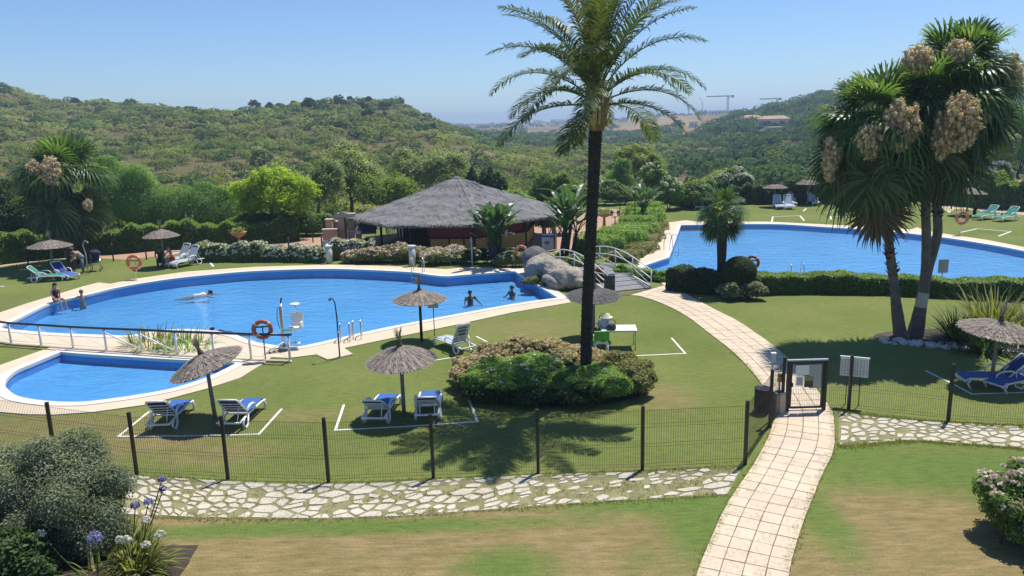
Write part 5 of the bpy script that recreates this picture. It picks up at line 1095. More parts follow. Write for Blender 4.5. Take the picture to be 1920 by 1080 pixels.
agapanthus((-7.15, 12.85, .30), 'blue flowered agapanthus leaning out over the flagstones', [(.15, .2, 1.0, .085, 'b'), (.38, .25, 1.05, .085, 'b'), (.48, .65, 1.30, .075, 'b'), (.5, .6, 1.12, .055, 'b')], 72, 110, .8)
agapanthus((-7.1, 11.75, .55), 'single blue agapanthus head in the shade under the silvery shrub', [(.05, 0, .85, .13, 'b'), (-.9, .1, .9, .085, 'w')], 73, 60, .6)

# ------------------------------------------------------------------ thatched bar
THATCH = plain('grey_thatch', (0.165, 0.163, 0.16), 0.95, 0.30, 1.6, 0.6, 9)
STRAW = leafmat('straw', [(0.19, 0.160, 0.135), (0.34, 0.292, 0.250), (0.49, 0.430, 0.375)], 0.12, rough=0.85, spec=0.1, tcol=.9)
REED = leafmat('reed_thatch', [(0.120, 0.118, 0.115), (0.170, 0.168, 0.165), (0.22, 0.218, 0.21)], 0.08, rough=0.9, spec=0.1, tcol=.8)
def bar():
    c = Vector((-3.6, 53.5, 0)); t = thing('poolside_bar', 'octagonal poolside bar with ochre counter under a grey thatched roof', 'bar', c)
    R, ze, za = 7.55, 1.98, 4.45; off = rad(-90 - 8.5 - 22.5)
    ang = [off + k * pi / 4 for k in range(8)]; rng = np.random.default_rng(2)
    roof = MB(); roof.lathe([(.42, za - .16), (.25, za - .03), (.05, za + .05)], 8); rf = roof.build('roof', THATCH, t)
    for k in range(8):
        a0, a1 = ang[k], ang[(k + 1) % 8]; A = np.array((cos(a0) * R, sin(a0) * R, ze)); B = np.array((cos(a1) * R, sin(a1) * R, ze)); Tp = np.array((0, 0, za)); n = 30; V = []; F = []
        for i in range(n + 1):
            u = i / n; sag = .10 * math.sin(u * pi)
            for j in range(n + 1):
                v = j / n; e = A + (B - A) * v; p = Tp + (e - Tp) * u; p = p + np.array((0, 0, -sag + .014 * rng.normal() * (u > .1) * (0 < j < n) - .10 * (0.5 - abs(v - .5)) * u + .075 * (((u + .012 * math.sin(v * 19 + k)) * 5) % 1.0) - .06 * (j in (0, n)) * (i > 0)))
                V.append(p)
        for i in range(n):
            for j in range(n): b = i * (n + 1) + j; F.append((b, b + n + 1, b + n + 2, b + 1))
        nv = len(V)
        V = V + [np.array((cos(a0) * (R - .02), sin(a0) * (R - .02), ze - .12)), np.array((cos(a1) * (R - .02), sin(a1) * (R - .02), ze - .12)), np.array((0, 0, za - .3))]
        F.append((nv, nv + 1, n * (n + 1) + n, n * (n + 1))); F.append((nv + 1, nv, nv + 2, nv + 2))
        me = bpy.data.meshes.new('roof_panel'); me.from_pydata([tuple(p) for p in V], [], [f if len(set(f)) == 4 else f[:3] for f in F]); me.materials.append(THATCH); o = bpy.data.objects.new('roof_panel', me); link(o, rf)
        m = 420; u = np.sqrt(rng.random(m)); u[:280] = .955 + .04 * rng.random(280); v = rng.random(m); e = A + (B - A) * v[:, None]; P = Tp + (e - Tp) * u[:, None] + np.array((0, 0, .025)) - np.array((0, 0, .10)) * np.sin(u * pi)[:, None]
        dn = nrm(e - Tp); nn = nrm(np.cross(B - A, -dn)); nn = nn * np.sign(nn[:, 2:3]); sd = nrm(np.cross(nn, dn) + .25 * rng.normal(size=(m, 3))); q = nrm(dn + .12 * rng.normal(size=(m, 3)) + nn * .035)
        l = .20 * (.6 + .8 * rng.random(m))[:, None]; w = .028 * (.6 + .8 * rng.random(m))[:, None]
        VV = np.stack([P - sd * w, P + sd * w, P + q * l + sd * w * .6, P + q * l - sd * w * .6], 1).reshape(-1, 3); tag(np_mesh('thatch_straw', VV, np.arange(4 * m).reshape(m, 4), REED, rf, np.repeat(rng.random(m), 4)), kind='stuff')
    Rw = 5.35; base = MB()
    for k in range(8):
        a0, a1 = ang[k], ang[(k + 1) % 8]; p, q = Vector((cos(a0) * Rw, sin(a0) * Rw, 0)), Vector((cos(a1) * Rw, sin(a1) * Rw, 0)); dd = q - p
        mb = MB(); mb.box(p + Vector((0, 0, 1.05)), (.16, .16, 2.1), Matrix.Rotation(a0, 3, 'Z')); mb.build('post', WOODDARK, t)
        po = Vector((cos(a0) * (R - .5), sin(a0) * (R - .5), 0))
        mb = MB(); mb.beam(p + Vector((0, 0, 1.95)), po + Vector((0, 0, 1.78)), .1, .12); mb.build('rafter', WOODDARK, t)
        n = dd.normalized(); o_ = Vector((n.y, -n.x, 0))
        if k in (0, 1, 2):                                              # ochre counter panels, separated by dark gaps
            u0, u1 = (.30, 1.0) if k == 0 else (0, 1.0); cuts = [u0 + (u1 - u0) * z for z in ((0, .45, .78, 1) if k == 0 else (0, .5, 1))]
            for i in range(len(cuts) - 1):
                a, b = p + dd * (cuts[i] + .008), p + dd * (cuts[i + 1] - .008); mb = MB(); mb.beam(a + Vector((0, 0, .47)), b + Vector((0, 0, .47)), .10, .86); mb.build('counter_panel', YELLOWW, t)
                mb = MB(); mb.box((b + Vector((0, 0, .47))), (.07, .13, .9), Matrix.Rotation(math.atan2(dd.y, dd.x), 3, 'Z')); mb.build('batten', WOODDARK, t)
            mb = MB(); mb.beam(p + dd * u0 + Vector((0, 0, .94)), p + dd * u1 + Vector((0, 0, .94)), .34, .06); mb.build('counter_top', WOODDARK, t)
            mb = MB(); mb.beam(p + dd * u0 - o_ * .12 + Vector((0, 0, 1.45)), p + dd * u1 - o_ * .12 + Vector((0, 0, 1.45)), .05, .96); mb.build('shutter', REDW, t)
        elif k in (3, 4, 5):
            mb = MB(); mb.beam(p + Vector((0, 0, 1.0)), q + Vector((0, 0, 1.0)), .12, 2.0); mb.build('rear_wall', REDW, t)
    mb = MB(); mb.lathe([(2.2, 0), (2.2, 2.3)], 8); mb.build('kitchen_core', REDW, t)
    mb = MB(); mb.lathe([(5.2, .0), (5.2, .015)], 16); mb.build('bar_floor', plain('bar_tiles', (.12, .07, .05), .7, .2, 3), t)
    for k in range(9):                                                  # bottles and hanging beads in the open side
        a = ang[7] + .12 + k * .06; mb = MB(); mb.tube([(cos(a) * 5.1, sin(a) * 5.1, 1.9), (cos(a) * 5.1, sin(a) * 5.1, .9)], [.05, .03], 6); mb.build('bead_curtain', WHITEPAINT, t)
bar()

# ------------------------------------------------------------------ reed umbrellas
def parasol_parts(t, r=1.0, top=2.02, rim=1.55, seed=1, lean=(0, 0), mat=STRAW, pole=POLEWOOD, tuft_h=.42):
    rng = np.random.default_rng(seed); rg = random.Random(seed)
    mb = MB(); mb.tube([(0, 0, -.1), (0, 0, top * .5), (0, 0, top)], [.058, .054, .05], 10); mb.build('pole', pole, t)
    piv = bpy.data.objects.new('canopy', None)
    prof = [(r * u, rim + (top - rim) * (1 - u) ** .92 + .03 * (1 - abs(2 * u - 1))) for u in (1, .8, .6, .4, .2, .06)]
    mb = MB(); mb.smooth = True; mb.lathe(prof + [(.02, top + .04)], 30, (0, 0, 0), False); mb.lathe([(.02, top - .12), (r * .5, rim + (top - rim) * .42), (r * .97, rim - .04), (r, rim)], 30, (0, 0, 0), False)
    rot = Matrix.Rotation(lean[0], 4, 'X') @ Matrix.Rotation(lean[1], 4, 'Y'); L = Matrix.Translation((0, 0, rim)) @ rot @ Matrix.Translation((0, 0, -rim))
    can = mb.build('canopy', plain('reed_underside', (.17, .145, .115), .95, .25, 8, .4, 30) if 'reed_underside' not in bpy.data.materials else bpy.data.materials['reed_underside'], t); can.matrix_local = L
    n = 2600; u = np.sqrt(rng.random(n)) * 1.0; u[:420] = .96 + .05 * rng.random(420); a = rng.random(n) * 6.2832; zz = rim + (top - rim) * np.clip(1 - u, 0, 1) ** .92 + .035 * (1 - np.abs(2 * u - 1)) + .012
    P = np.stack([r * u * np.cos(a), r * u * np.sin(a), zz], 1); dn = np.stack([np.cos(a) * r, np.sin(a) * r, np.full(n, -(top - rim))], 1); dn = nrm(dn + .10 * rng.normal(size=(n, 3))); sd = np.stack([-np.sin(a), np.cos(a), np.zeros(n)], 1)
    l = (.13 * (.5 + rng.random(n)))[:, None]; w = (.009 * (.6 + .9 * rng.random(n)))[:, None]; up = np.array((0, 0, 1.0)) * (.012 * rng.random((n, 1)))
    V = np.stack([P - sd * w - dn * l * .5, P + sd * w - dn * l * .5, P + sd * w + dn * l * .5 + up, P - sd * w + dn * l * .5 + up], 1).reshape(-1, 3)
    o = np_mesh('thatch_straw', V, np.arange(4 * n).reshape(n, 4), mat, can, np.repeat(np.clip(.5 * rng.random(n) + .5 * (.5 + .5 * np.sin(a * 23 + rng.normal(size=n) * .6)), 0, 1), 4)); tag(o, kind='stuff')
    for k in range(8):
        b = k * pi / 4; mb = MB(); mb.beam((0, 0, top - .1), (r * .95 * cos(b), r * .95 * sin(b), rim - .015), .025, .03); mb.build('rib', WOODDARK, can)
    mb = MB(); mb.lathe([(.10, top - .06), (.075, top + .06), (.05, top + .12), (.055, top + .16)], 10); mb.build('collar', plain('reed_collar', (.10, .075, .05), .95, .3, 10) if 'reed_collar' not in bpy.data.materials else bpy.data.materials['reed_collar'], can)
    out = []
    for k in range(46):
        b = rg.uniform(0, 6.28); s = rg.uniform(.02, .14); h = tuft_h * rg.uniform(.55, 1.15); strip(out, [(.03 * cos(b), .03 * sin(b), top + .05), (.05 * cos(b), .05 * sin(b), top + .1 + h * .4), ((.04 + s) * cos(b), (.04 + s) * sin(b), top + .1 + h)], np.array([.012, .012, .004]), np.array((cos(b), sin(b), .01)), rg.random() * .5)
    V, F, A = cat_meshes(out); np_mesh('tuft', V, F, mat, can, A)
    return t
parasol_parts(thing('reed_umbrella', 'lopsided reed umbrella tilting over the two blue loungers near the paddling pool', 'umbrella', (-8.50, 20.71), 0, 'reed umbrellas', tilt=(0, rad(-3.0))), 1.0, 1.95, 1.62, 1, (rad(6), rad(-15)))
parasol_parts(thing('reed_umbrella', 'shaggy reed umbrella between two blue loungers seen from behind', 'umbrella', (-3.13, 20.58), 0, 'reed umbrellas'), .94, 2.06, 1.62, 2, (rad(3), rad(-2)))
parasol_parts(thing('reed_umbrella', 'ribbed reed umbrella on a dark pole at the edge of the main pool', 'umbrella', (-3.46, 28.17), 0, 'reed umbrellas'), .98, 1.98, 1.62, 3, (0, 0), STRAW, WOODDARK)
parasol_parts(thing('reed_umbrella', 'reed umbrella half hidden behind the tall palm trunk', 'umbrella', (3.02, 28.01), 0, 'reed umbrellas'), .98, 1.92, 1.62, 4, (rad(4), 0), REED)
parasol_parts(thing('reed_umbrella', 'pale reed umbrella over loungers at the right edge, by the strappy plants', 'umbrella', (14.18, 21.84), 0, 'reed umbrellas', tilt=(0, rad(1.5))), 1.02, 1.98, 1.66, 5, (rad(5), rad(3)))
parasol_parts(thing('reed_umbrella', 'reed umbrella standing at the far left over the green and blue loungers', 'umbrella', (-26.41, 43.99), 0, 'reed umbrellas'), 1.12, 2.1, 1.72, 6, (0, rad(1)))
parasol_parts(thing('reed_umbrella', 'reed umbrella at the back left shading a seated person', 'umbrella', (-20.95, 46.10), 0, 'reed umbrellas'), 1.0, 2.3, 1.85, 7)
parasol_parts(thing('reed_umbrella', 'reed umbrella at the far right behind the turquoise loungers', 'umbrella', (35.65, 60.17), 0, 'reed umbrellas', tilt=(0, rad(3))), 1.22, 2.2, 1.75, 8)
parasol_parts(thing('reed_umbrella', 'tan reed umbrella in front of the far hedge, left of its pair', 'umbrella', (23.73, 69.27), 0, 'reed umbrellas'), 1.05, 2.05, 1.72, 9)
parasol_parts(thing('reed_umbrella', 'reed umbrella on a pale pole next to the shaggy fan palm crown', 'umbrella', (27.08, 70.29), 0, 'reed umbrellas'), 1.05, 2.3, 1.9, 10)

# ------------------------------------------------------------------ loungers, table, chairs
def lounger(name, label, fab, back=48, frame=WHITE, backfab=None, grey=False):
    t = thing(name, label, 'sun lounger', (0, 0, 0), 0, 'sun loungers on the lawn'); bf = backfab or fab
    f = MB()
    for s in (-1, 1):
        f.tube([(-.30, s * .31, .31), (.55, s * .31, .31), (.88, s * .31, .28), (.98, s * .31, .20)], [.034, .034, .034, .03], 8, True, .7)
        f.tube([(-.92, s * .31, .26), (-.30, s * .31, .31)], .034, 8, True, .7)
    f.box((.93, 0, .235), (.06, .6, .05)); f.box((-.28, 0, .30), (.05, .6, .04)); f.box((-.9, 0, .26), (.05, .6, .04)); f.build('frame', frame, t)
    for s in (-1, 1):
        a = MB(); a.tube([(.80, s * .31, .29), (.88, s * .32, .16), (.80, s * .33, 0)], [.036, .032, .034], 8); a.build('leg', frame, t)
        a = MB(); a.tube([(-.62, s * .31, .29), (-.74, s * .33, .16), (-.62, s * .34, 0), (-.45, s * .34, .08), (-.38, s * .33, .3)], [.036, .03, .036, .03, .03], 8); a.build('leg', frame, t)
        a = MB(); a.tube([(.12, s * .33, .31), (.08, s * .35, .46), (-.05, s * .355, .53), (-.26, s * .355, .55), (-.42, s * .35, .50), (-.46, s * .34, .30)], [.024, .028, .034, .036, .03, .026], 8, True, .75); a.build('armrest', frame, t)
    m = MB(); m.smooth = False
    xs = [-.26, .1, .5, .84, .93]; zs = [.345, .335, .34, .335, .28]
    for i in range(4):
        m.poly([(xs[i], -.27, zs[i]), (xs[i + 1], -.27, zs[i + 1]), (xs[i + 1], .27, zs[i + 1]), (xs[i], .27, zs[i])])
        m.poly([(xs[i], .27, zs[i] - .02), (xs[i + 1], .27, zs[i + 1] - .02), (xs[i + 1], -.27, zs[i + 1] - .02), (xs[i], -.27, zs[i] - .02)])
    m.build('seat', fab, t)
    b = rad(back); c, s_ = cos(b), sin(b); hx, hz = -.27, .34
    P = lambda d, y, o=0: (hx - d * c - o * s_, y, hz + d * s_ - o * c)
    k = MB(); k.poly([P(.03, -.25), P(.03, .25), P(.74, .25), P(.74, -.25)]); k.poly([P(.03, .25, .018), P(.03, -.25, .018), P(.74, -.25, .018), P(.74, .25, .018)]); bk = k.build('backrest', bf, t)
    k = MB()
    for y in (-.28, .28): k.tube([P(0, y, .01), P(.74, y, .01), P(.80, y * .93, .0)], [.03, .028, .024], 8)
    k.tube([P(.80, -.26, 0), P(.815, 0, .0), P(.80, .26, 0)], .028, 8); k.build('back_frame', frame, bk)
    for d in (.14, .30, .46, .62): k = MB(); k.beam(P(d, -.26, .035), P(d, .26, .035), .035, .022); k.build('slat', frame, bk)
    
    for y in (-.2, .2): k = MB(); k.tube([P(.45, y, .04), (-.80, y, .25)], .014, 6); k.build('prop', frame, bk)
    if grey: k = MB(); k.poly([P(.30, -.17, -.004), P(.30, .17, -.004), P(.68, .17, -.004), P(.68, -.17, -.004)]); k.poly([P(.30, .17, .024), P(.30, -.17, .024), P(.68, -.17, .024), P(.68, .17, .024)]); k.build('mesh_panel', plain('grey_green_mesh', (.10, .13, .12), .7, .1), bk)
    return t
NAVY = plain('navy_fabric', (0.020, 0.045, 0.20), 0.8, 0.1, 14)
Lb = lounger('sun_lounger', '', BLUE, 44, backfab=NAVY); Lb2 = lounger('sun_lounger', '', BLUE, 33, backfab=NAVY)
def at3(p): return (p[0], p[1], 0.0)
for i, (p, rz, lb) in enumerate([((-9.69, 20.59), 92, 'blue lounger left of the tilted umbrella pole, foot towards the pool'), ((-7.67, 20.57), 86, 'blue lounger right of the tilted umbrella pole, partly in sun'),
        ((-3.76, 20.67), 84, 'blue lounger left of the shaggy umbrella pole, back towards the fence'), ((-2.44, 20.82), 92, 'blue lounger right of the shaggy umbrella pole, back towards the fence'),
        ((14.24, 21.83), 175, 'blue lounger behind the pole of the right hand umbrella'), ((14.78, 21.60), 200, 'blue lounger cut off by the right edge under the umbrella'), ((-25.25, 43.05), -32, 'blue lounger with raised white back beside the far left umbrella')]):
    place(Lb2 if i in (2, 3) else Lb, i not in (0, 2), at3(p), rad(rz), lb)
Lg = lounger('sun_lounger', '', GREEN, 42)
for i, (p, rz, lb) in enumerate([((-25.85, 42.38), 12, 'green lounger lying flat in the far left umbrella shade'), ((35.73, 57.76), 205, 'turquoise lounger left of its twin at the far right'), ((36.54, 56.62), 205, 'turquoise lounger nearest the right edge'),
        ((27.88, 64.91), 250, 'turquoise lounger beside the hanging skirt of the fan palm'), ((16.95, 69.54), 265, 'turquoise lounger standing against bushes behind the small palm')]):
    place(Lg, i > 0, at3(p), rad(rz), lb, None, 1.12 if i else 1.0)
Lw = lounger('sun_lounger', '', PALEF, 56, backfab=PALEF)
for i, (p, rz, lb) in enumerate([((23.62, 67.97), 262, 'white lounger at the left of the far group'), ((24.45, 67.78), 262, 'white lounger next to it, slightly right, in front of the far hedge'), ((25.50, 70.21), 262, 'white lounger standing behind the front pair'), ((27.53, 70.18), 268, 'white lounger right of the pale umbrella pole'),
        ((-19.70, 46.28), 240, 'white lounger with upright back beside the white flowers'), ((-20.57, 47.13), 240, 'white lounger behind the person in red')]):
    place(Lw, i > 0, at3(p), rad(rz), lb, None, 1.12)
_l = lounger('sun_lounger', 'white lounger with grey mesh back standing behind the palm bed', PALEF, 64, backfab=GREY, grey=True); _p = (-2.13, 27.00); _l.location = (_p[0], _p[1], 0); _l.rotation_euler = (0, 0, rad(128))

def table():
    t = thing('garden_table', 'white square table with grey metal legs on the lawn', 'table', (3.78, 26.74), rad(-4)); mb = MB(); mb.box((0, 0, .71), (1.25, .8, .035)); mb.build('tabletop', WHITEPAINT, t)
    for x in (-.56, .56):
        for y in (-.34, .34): mb = MB(); mb.tube([(x, y, .69), (x * 1.02, y * 1.02, 0)], .02, 8); mb.build('leg', STEEL, t)
    mb = MB(); mb.box((0, 0, .67), (1.14, .68, .04)); mb.build('apron', GREY, t)
table()
def plastic_chair(loc, rz, label, col=WHITE, group='garden chairs'):
    t = thing('garden_chair', label, 'chair', loc, rz, group)
    mb = MB(); mb.box((0, 0, .43), (.48, .46, .03)); mb.build('seat', col, t)
    mb = MB(); mb.beam((-.22, -.2, .64), (-.22, .2, .64), .03, .40); k = mb.build('backrest', col, t)
    for x, y in ((.2, .2), (.2, -.2), (-.2, .2), (-.2, -.2)): mb = MB(); mb.tube([(x, y, .42), (x * 1.2, y * 1.15, 0)], [.03, .022], 6); mb.build('leg', col, t)
    for y in (-.24, .24): mb = MB(); mb.tube([(.2, y, .43), (.2, y, .64), (-.22, y, .66)], .02, 6); mb.build('armrest', col, t)
    return t
plastic_chair((3.06, 26.01), rad(90), 'white plastic chair with a green towel over its back')
def towel():
    t = MB(); n = 8
    c = (3.06, 26.01)
    for i in range(n + 1):
        y = -.26 + .52 * i / n; w = .012 * sin(i * 2.1)
        t.v += [(c[0] + y, c[1] - .262 + w, .52 + .03 * sin(i)), (c[0] + y, c[1] - .25 + w, .86), (c[0] + y, c[1] - .19 + w, .865), (c[0] + y, c[1] - .15 + w, .46), (c[0] + y, c[1] + .18, .455 + w)]
    for i in range(n):
        for j in range(4): b = i * 5 + j; t.face((b, b + 1, b + 6, b + 5))
    o = t.build('towel', plain('green_towel', (.10, .38, .05), .95, .35, 5)); m = o.modifiers.new('thick', 'SOLIDIFY'); m.thickness = .012; tag(o, 'bright green and yellow towel draped over the white chair', 'towel')
towel()
def bag(name, label, cat, loc, sx, sy, sz, mat, strap=True):
    t = thing(name, label, cat, loc); mb = MB(); mb.smooth = True; prof = [(.02, 0), (.5, .0), (.56, .25), (.5, .7), (.38, .95), (.05, 1.0)]; b = len(mb.v); mb.lathe(prof, 14)
    for i in range(b, len(mb.v)): x, y, z = mb.v[i]; q = 1 + .12 * sin(5 * math.atan2(y, x) + 3 * z); mb.v[i] = (x * sx * q, y * sy * q, z * sz)
    mb.build('body', mat, t)
    if strap: mb = MB(); mb.torus(.16, .012, 16, 6, (0, -.02, sz * .98), Matrix.Rotation(pi / 2, 3, 'X'), 0, pi); mb.build('strap', BLACK, t)
    return t
_t = (3.78, 26.74)
bag('beach_bag', 'pale grey beach bag piled on the left half of the table', 'bag', (_t[0] - .52, _t[1] + .1, .73), .42, .34, .36, plain('pale_bag', (.5, .52, .54), .8, .2, 6))
bag('beach_bag', 'small dark and white bag at the front edge of the table', 'bag', (_t[0] - .30, _t[1] - .26, .73), .30, .24, .22, plain('dark_bag', (.05, .05, .07), .7, .5, 9))
bag('beach_bag', 'black bag hanging behind the tall palm trunk beside the chair', 'bag', ((3.06, 26.01)[0] - .1, (3.06, 26.01)[1] + .42, .45), .3, .25, .4, BLACK)
mb = MB(); mb.lathe([(.23, 0), (.22, .012), (.12, .02), (.115, .12), (.02, .15)], 18); _o = mb.build('sun_hat', plain('straw_hat', (.62, .58, .48), .9, .1)); _o.location = (_t[0] - .42, _t[1] + .12, 1.09); tag(_o, 'cream sun hat lying on top of the beach bag', 'hat')

# ------------------------------------------------------------------ fence, gate, notice board
def wire_panel(a, b, parent, h=1.42, z0=.05):
    mb = MB(); a, b = Vector((*a, 0)), Vector((*b, 0)); d = b - a; L = d.length; u = d / L; n = Vector((-u.y, u.x, 0)); k = int(L / .055); w = .0023
    for i in range(k + 1):
        p = a + u * (L * i / k); c = [(p + u * w + n * w), (p - u * w + n * w), (p - u * w - n * w), (p + u * w - n * w)]; bb = len(mb.v)
        for z in (z0, z0 + h): mb.v += [(q.x, q.y, z) for q in c]
        for j in range(4): mb.face((bb + j, bb + (j + 1) % 4, bb + 4 + (j + 1) % 4, bb + 4 + j), False)
    for z in (z0 + .02, z0 + .10, z0 + .52, z0 + .60, z0 + 1.0, z0 + 1.08, z0 + h - .02):
        mb.beam(a + n * .006 + Vector((0, 0, z)), b + n * .006 + Vector((0, 0, z)), .0045, .0045)
    return mb.build('wire_panel', BLACK, parent)
def fence_run(label, pts, skip_first_post=False, hs=None):
    t = thing('wire_fence', label, 'fence', pts[0]); o = Vector(pts[0])
    loc = [(p[0] - o.x, p[1] - o.y) for p in pts]
    for i, p in enumerate(loc):
        if not (i == 0 and skip_first_post):
            h = 1.56; mb = MB(); mb.box((p[0], p[1], h / 2 - .03), (.07, .07, h + .06)); mb.build('post', BLACK, t); mb = MB(); mb.box((p[0], p[1], h + .006), (.078, .078, .012)); mb.build('post_cap', BLACK, t)
        if i: 
            a, b = Vector(loc[i - 1]), Vector(p); d = (b - a).normalized() * .05; wire_panel((a + d)[:], (b - d)[:], t)
    return t
fence_run('black wire mesh fence curving along the flagstones below the lawn', [(-14.43, 19.12), (-11.49, 18.03), (-9.07, 17.18), (-6.76, 16.80), (-4.34, 16.52), (-1.93, 16.60), (0.50, 16.71), (2.93, 16.74), (5.38, 16.91)])
fence_run('short black mesh fence beside the path up to the gate', [(5.47, 17.08), (6.69, 19.11), (7.37, 20.14)], True)
fence_run('black wire mesh fence right of the gate along the lawn', [(8.62, 20.17), (9.22, 20.17), (11.44, 19.20), (13.73, 18.68), (15.57, 18.31)], True)
def gate():
    A, B = (7.51, 20.17), (8.53, 20.18); c = Vector(((A[0] + B[0]) / 2, (A[1] + B[1]) / 2, 0)); rz = math.atan2(B[1] - A[1], B[0] - A[0]); W = math.hypot(B[0] - A[0], B[1] - A[1])
    t = thing('garden_gate', 'black framed metal gate with notices standing on the footpath', 'gate', c, rz); H = 1.44
    for s in (-1, 1): mb = MB(); mb.box((s * W / 2, 0, H / 2), (.085, .085, H)); mb.build('gate_post', BLACK, t)
    w = W - .14; fr = MB()
    for s in (-1, 1): fr.box((s * w / 2, .0, .75), (.05, .05, 1.34))
    for z in (.105, 1.395): fr.box((0, 0, z), (w - .05, .05, .05))
    fr.build('gate_frame', BLACK, t)
    mb = MB(); mb.box((0, 0, 1.47), (W + .085, .07, .035)); mb.build('top_rail', GREY, t)
    mb = MB()
    for i in range(18): x = -w / 2 + .04 + (w - .08) * i / 17; mb.box((x, 0, .75), (.004, .004, 1.26))
    for z in (.3, .5, .7): mb.box((0, 0, z), (w - .05, .005, .005))
    tag(mb.build('gate_mesh', BLACK, t), kind='stuff')
    def sheet_(name, x0, x1, z0, z1, m, y=-.03): q = MB(); q.box(((x0 + x1) / 2, y, (z0 + z1) / 2), (x1 - x0, .008, z1 - z0)); return q.build(name, m, t)
    sheet_('notice', -.33, .04, 1.05, 1.33, plain('pale_notice', (.62, .66, .66), .5, .06)); sheet_('notice', .05, .38, .66, 1.34, plain('grey_notice', (.30, .32, .34), .55, .06)); 
    n2 = sheet_('notice', -.31, -.10, .74, 1.02, WHITEPAINT); q = MB(); q.box((-.205, -.037, .875), (.15, .006, .22)); q.build('notice_print', plain('grey_print', (.36, .37, .40), .6, .05), n2)
    def pic():
        m, nt, N, L, P = nodes('poster_print'); co = coord(nt, 'Generated'); sp = N.new('ShaderNodeSeparateXYZ'); L.new(co, sp.inputs[0]); nz = noise(nt, 9, 4, .7, co); f = ramp(nt, math_(nt, 'ADD', sp.outputs[2], math_(nt, 'MULTIPLY', math_(nt, 'SUBTRACT', nz, .5), .1)), [(.02, .025, .012, .0), (.03, .04, .02, .58), (.16, .21, .06, .62), (.19, .24, .07, 1)]); f2 = mix(nt, ramp(nt, nz, [(0, 0, 0, .5), (.5, .5, .5, .75)]), f, (.16, .15, .08)); L.new(f2, P.inputs['Base Color']); return m
    sheet_('poster', -.08, .16, .70, 1.0, pic(), -.042)
    mb = MB(); mb.box((-w / 2 + .02, -.05, .78), (.05, .05, .12)); mb.build('lock', BLACK, t)
gate()
def sign_plate():
    A = (7.28, 20.19); t = thing('warning_sign', 'small yellow sign fixed to a post left of the gate', 'sign', A); mb = MB(); mb.box((0, 0, .5), (.04, .04, 1.0)); mb.build('post', GREY, t); mb = MB(); mb.box((.02, -.03, .98), (.19, .012, .25)); p = mb.build('plate', plain('ochre_sign', (.52, .36, .06), .5, .08), t)
    mb = MB(); mb.box((.02, -.038, 1.03), (.09, .004, .04)); mb.build('pictogram', BLACK, p)
sign_plate()
def litter_box():
    A = (7.24, 20.07); t = thing('litter_box', 'beige box shaped litter bin standing left of the gate', 'litter bin', A, rad(4)); c = plain('beige_panel', (.45, .38, .28), .7, .1); mb = MB(); mb.box((0, -.02, .29), (.25, .25, .58)); mb.build('body', c, t); mb = MB(); mb.box((0, .0, .60), (.27, .27, .03)); mb.build('rim', c, t); mb = MB(); mb.box((0, 0, .622), (.19, .17, .012)); mb.build('opening', BLACK, t)
litter_box()
def round_bin(loc, label, r, h, mat, legs=False):
    t = thing('litter_bin', label, 'litter bin', loc, 0, 'litter bins'); mb = MB(); mb.lathe([(r * .86, .04), (r * .95, h * .5), (r, h)], 18); b_ = mb.build('body', mat, t); mb = MB(); mb.torus(r, .018, 20, 6, (0, 0, h)); mb.build('rim', BLACK, t)
    mb = MB(); mb.lathe([(r * .9, h + .004), (r * .9, h + .008)], 18); mb.build('liner', BLACK, t)
    for k in range(10): a = k * pi / 5; mb = MB(); mb.box((r * .985 * cos(a), r * .985 * sin(a), h * .5), (.02, .05, h * .86), Matrix.Rotation(a, 3, 'Z')); mb.build('slat', mat, t)
    return t
round_bin((6.83, 20.18), 'black round litter bin inside the fence near the gate', .215, .68, BLACK)
round_bin((4.61, 35.73), 'dark green barrel shaped bin at the end of the footbridge', .25, .85, plain('dark_green_paint', (.05, .06, .05), .6, .2))
def reader():
    A = (6.82, 19.48); t = thing('intercom_post', 'slim grey post with a card reader box beside the gate fence', 'intercom', A); mb = MB(); mb.tube([(0, 0, 0), (0, 0, 1.7)], .022, 8); mb.build('post', GREY, t); mb = MB(); mb.box((0, -.03, 1.78), (.11, .07, .24)); mb.build('box', GREY, t); mb = MB(); mb.box((0, -.03, 1.915), (.13, .1, .02)); mb.build('hood', WHITEPAINT, t)
reader()
def board():
    A = (9.45, 20.49); t = thing('notice_board', 'white ribbed notice board seen from behind on two thin legs', 'notice board', A, rad(-24))
    for x in (-.17, .17): mb = MB(); mb.tube([(x, 0, 0), (x, 0, 1.05)], .014, 6); mb.build('leg', BLACK, t)
    mb = MB(); mb.box((0, .0, 1.12), (.72, .025, .54)); b_ = mb.build('panel', WHITEPAINT, t)
    for i in range(9): mb = MB(); mb.box((-.32 + .08 * i, -.022, 1.10), (.03, .018, .44)); mb.build('rib', plain('rib_grey', (.55, .57, .6), .5, .05) if 'rib_grey' not in bpy.data.materials else bpy.data.materials['rib_grey'], b_)
    mb = MB(); mb.box((0, 0, 1.405), (.76, .05, .03)); mb.build('top_edge', WHITEPAINT, b_)
board()
def small_sign(name, label, loc, w, h, z, mat, rz=0, post=BLACK):
    t = thing(name, label, 'sign', loc, rz); mb = MB(); mb.tube([(0, 0, -.05), (0, 0, z + h)], .018, 6); mb.build('post', post, t); mb = MB(); mb.box((0, -.028, z + h / 2), (w, .02, h)); mb.build('panel', mat, t)
small_sign('pool_sign', 'small pale sign on a black pole by the ribbed umbrella', (-3.04, 28.88), .40, .22, 1.12, GREY)
small_sign('pool_sign', 'grey sign panel behind the long hedge by the far pool', (19.82, 34.85), .46, .62, .75, plain('sage_panel', (.30, .34, .32), .6, .06))

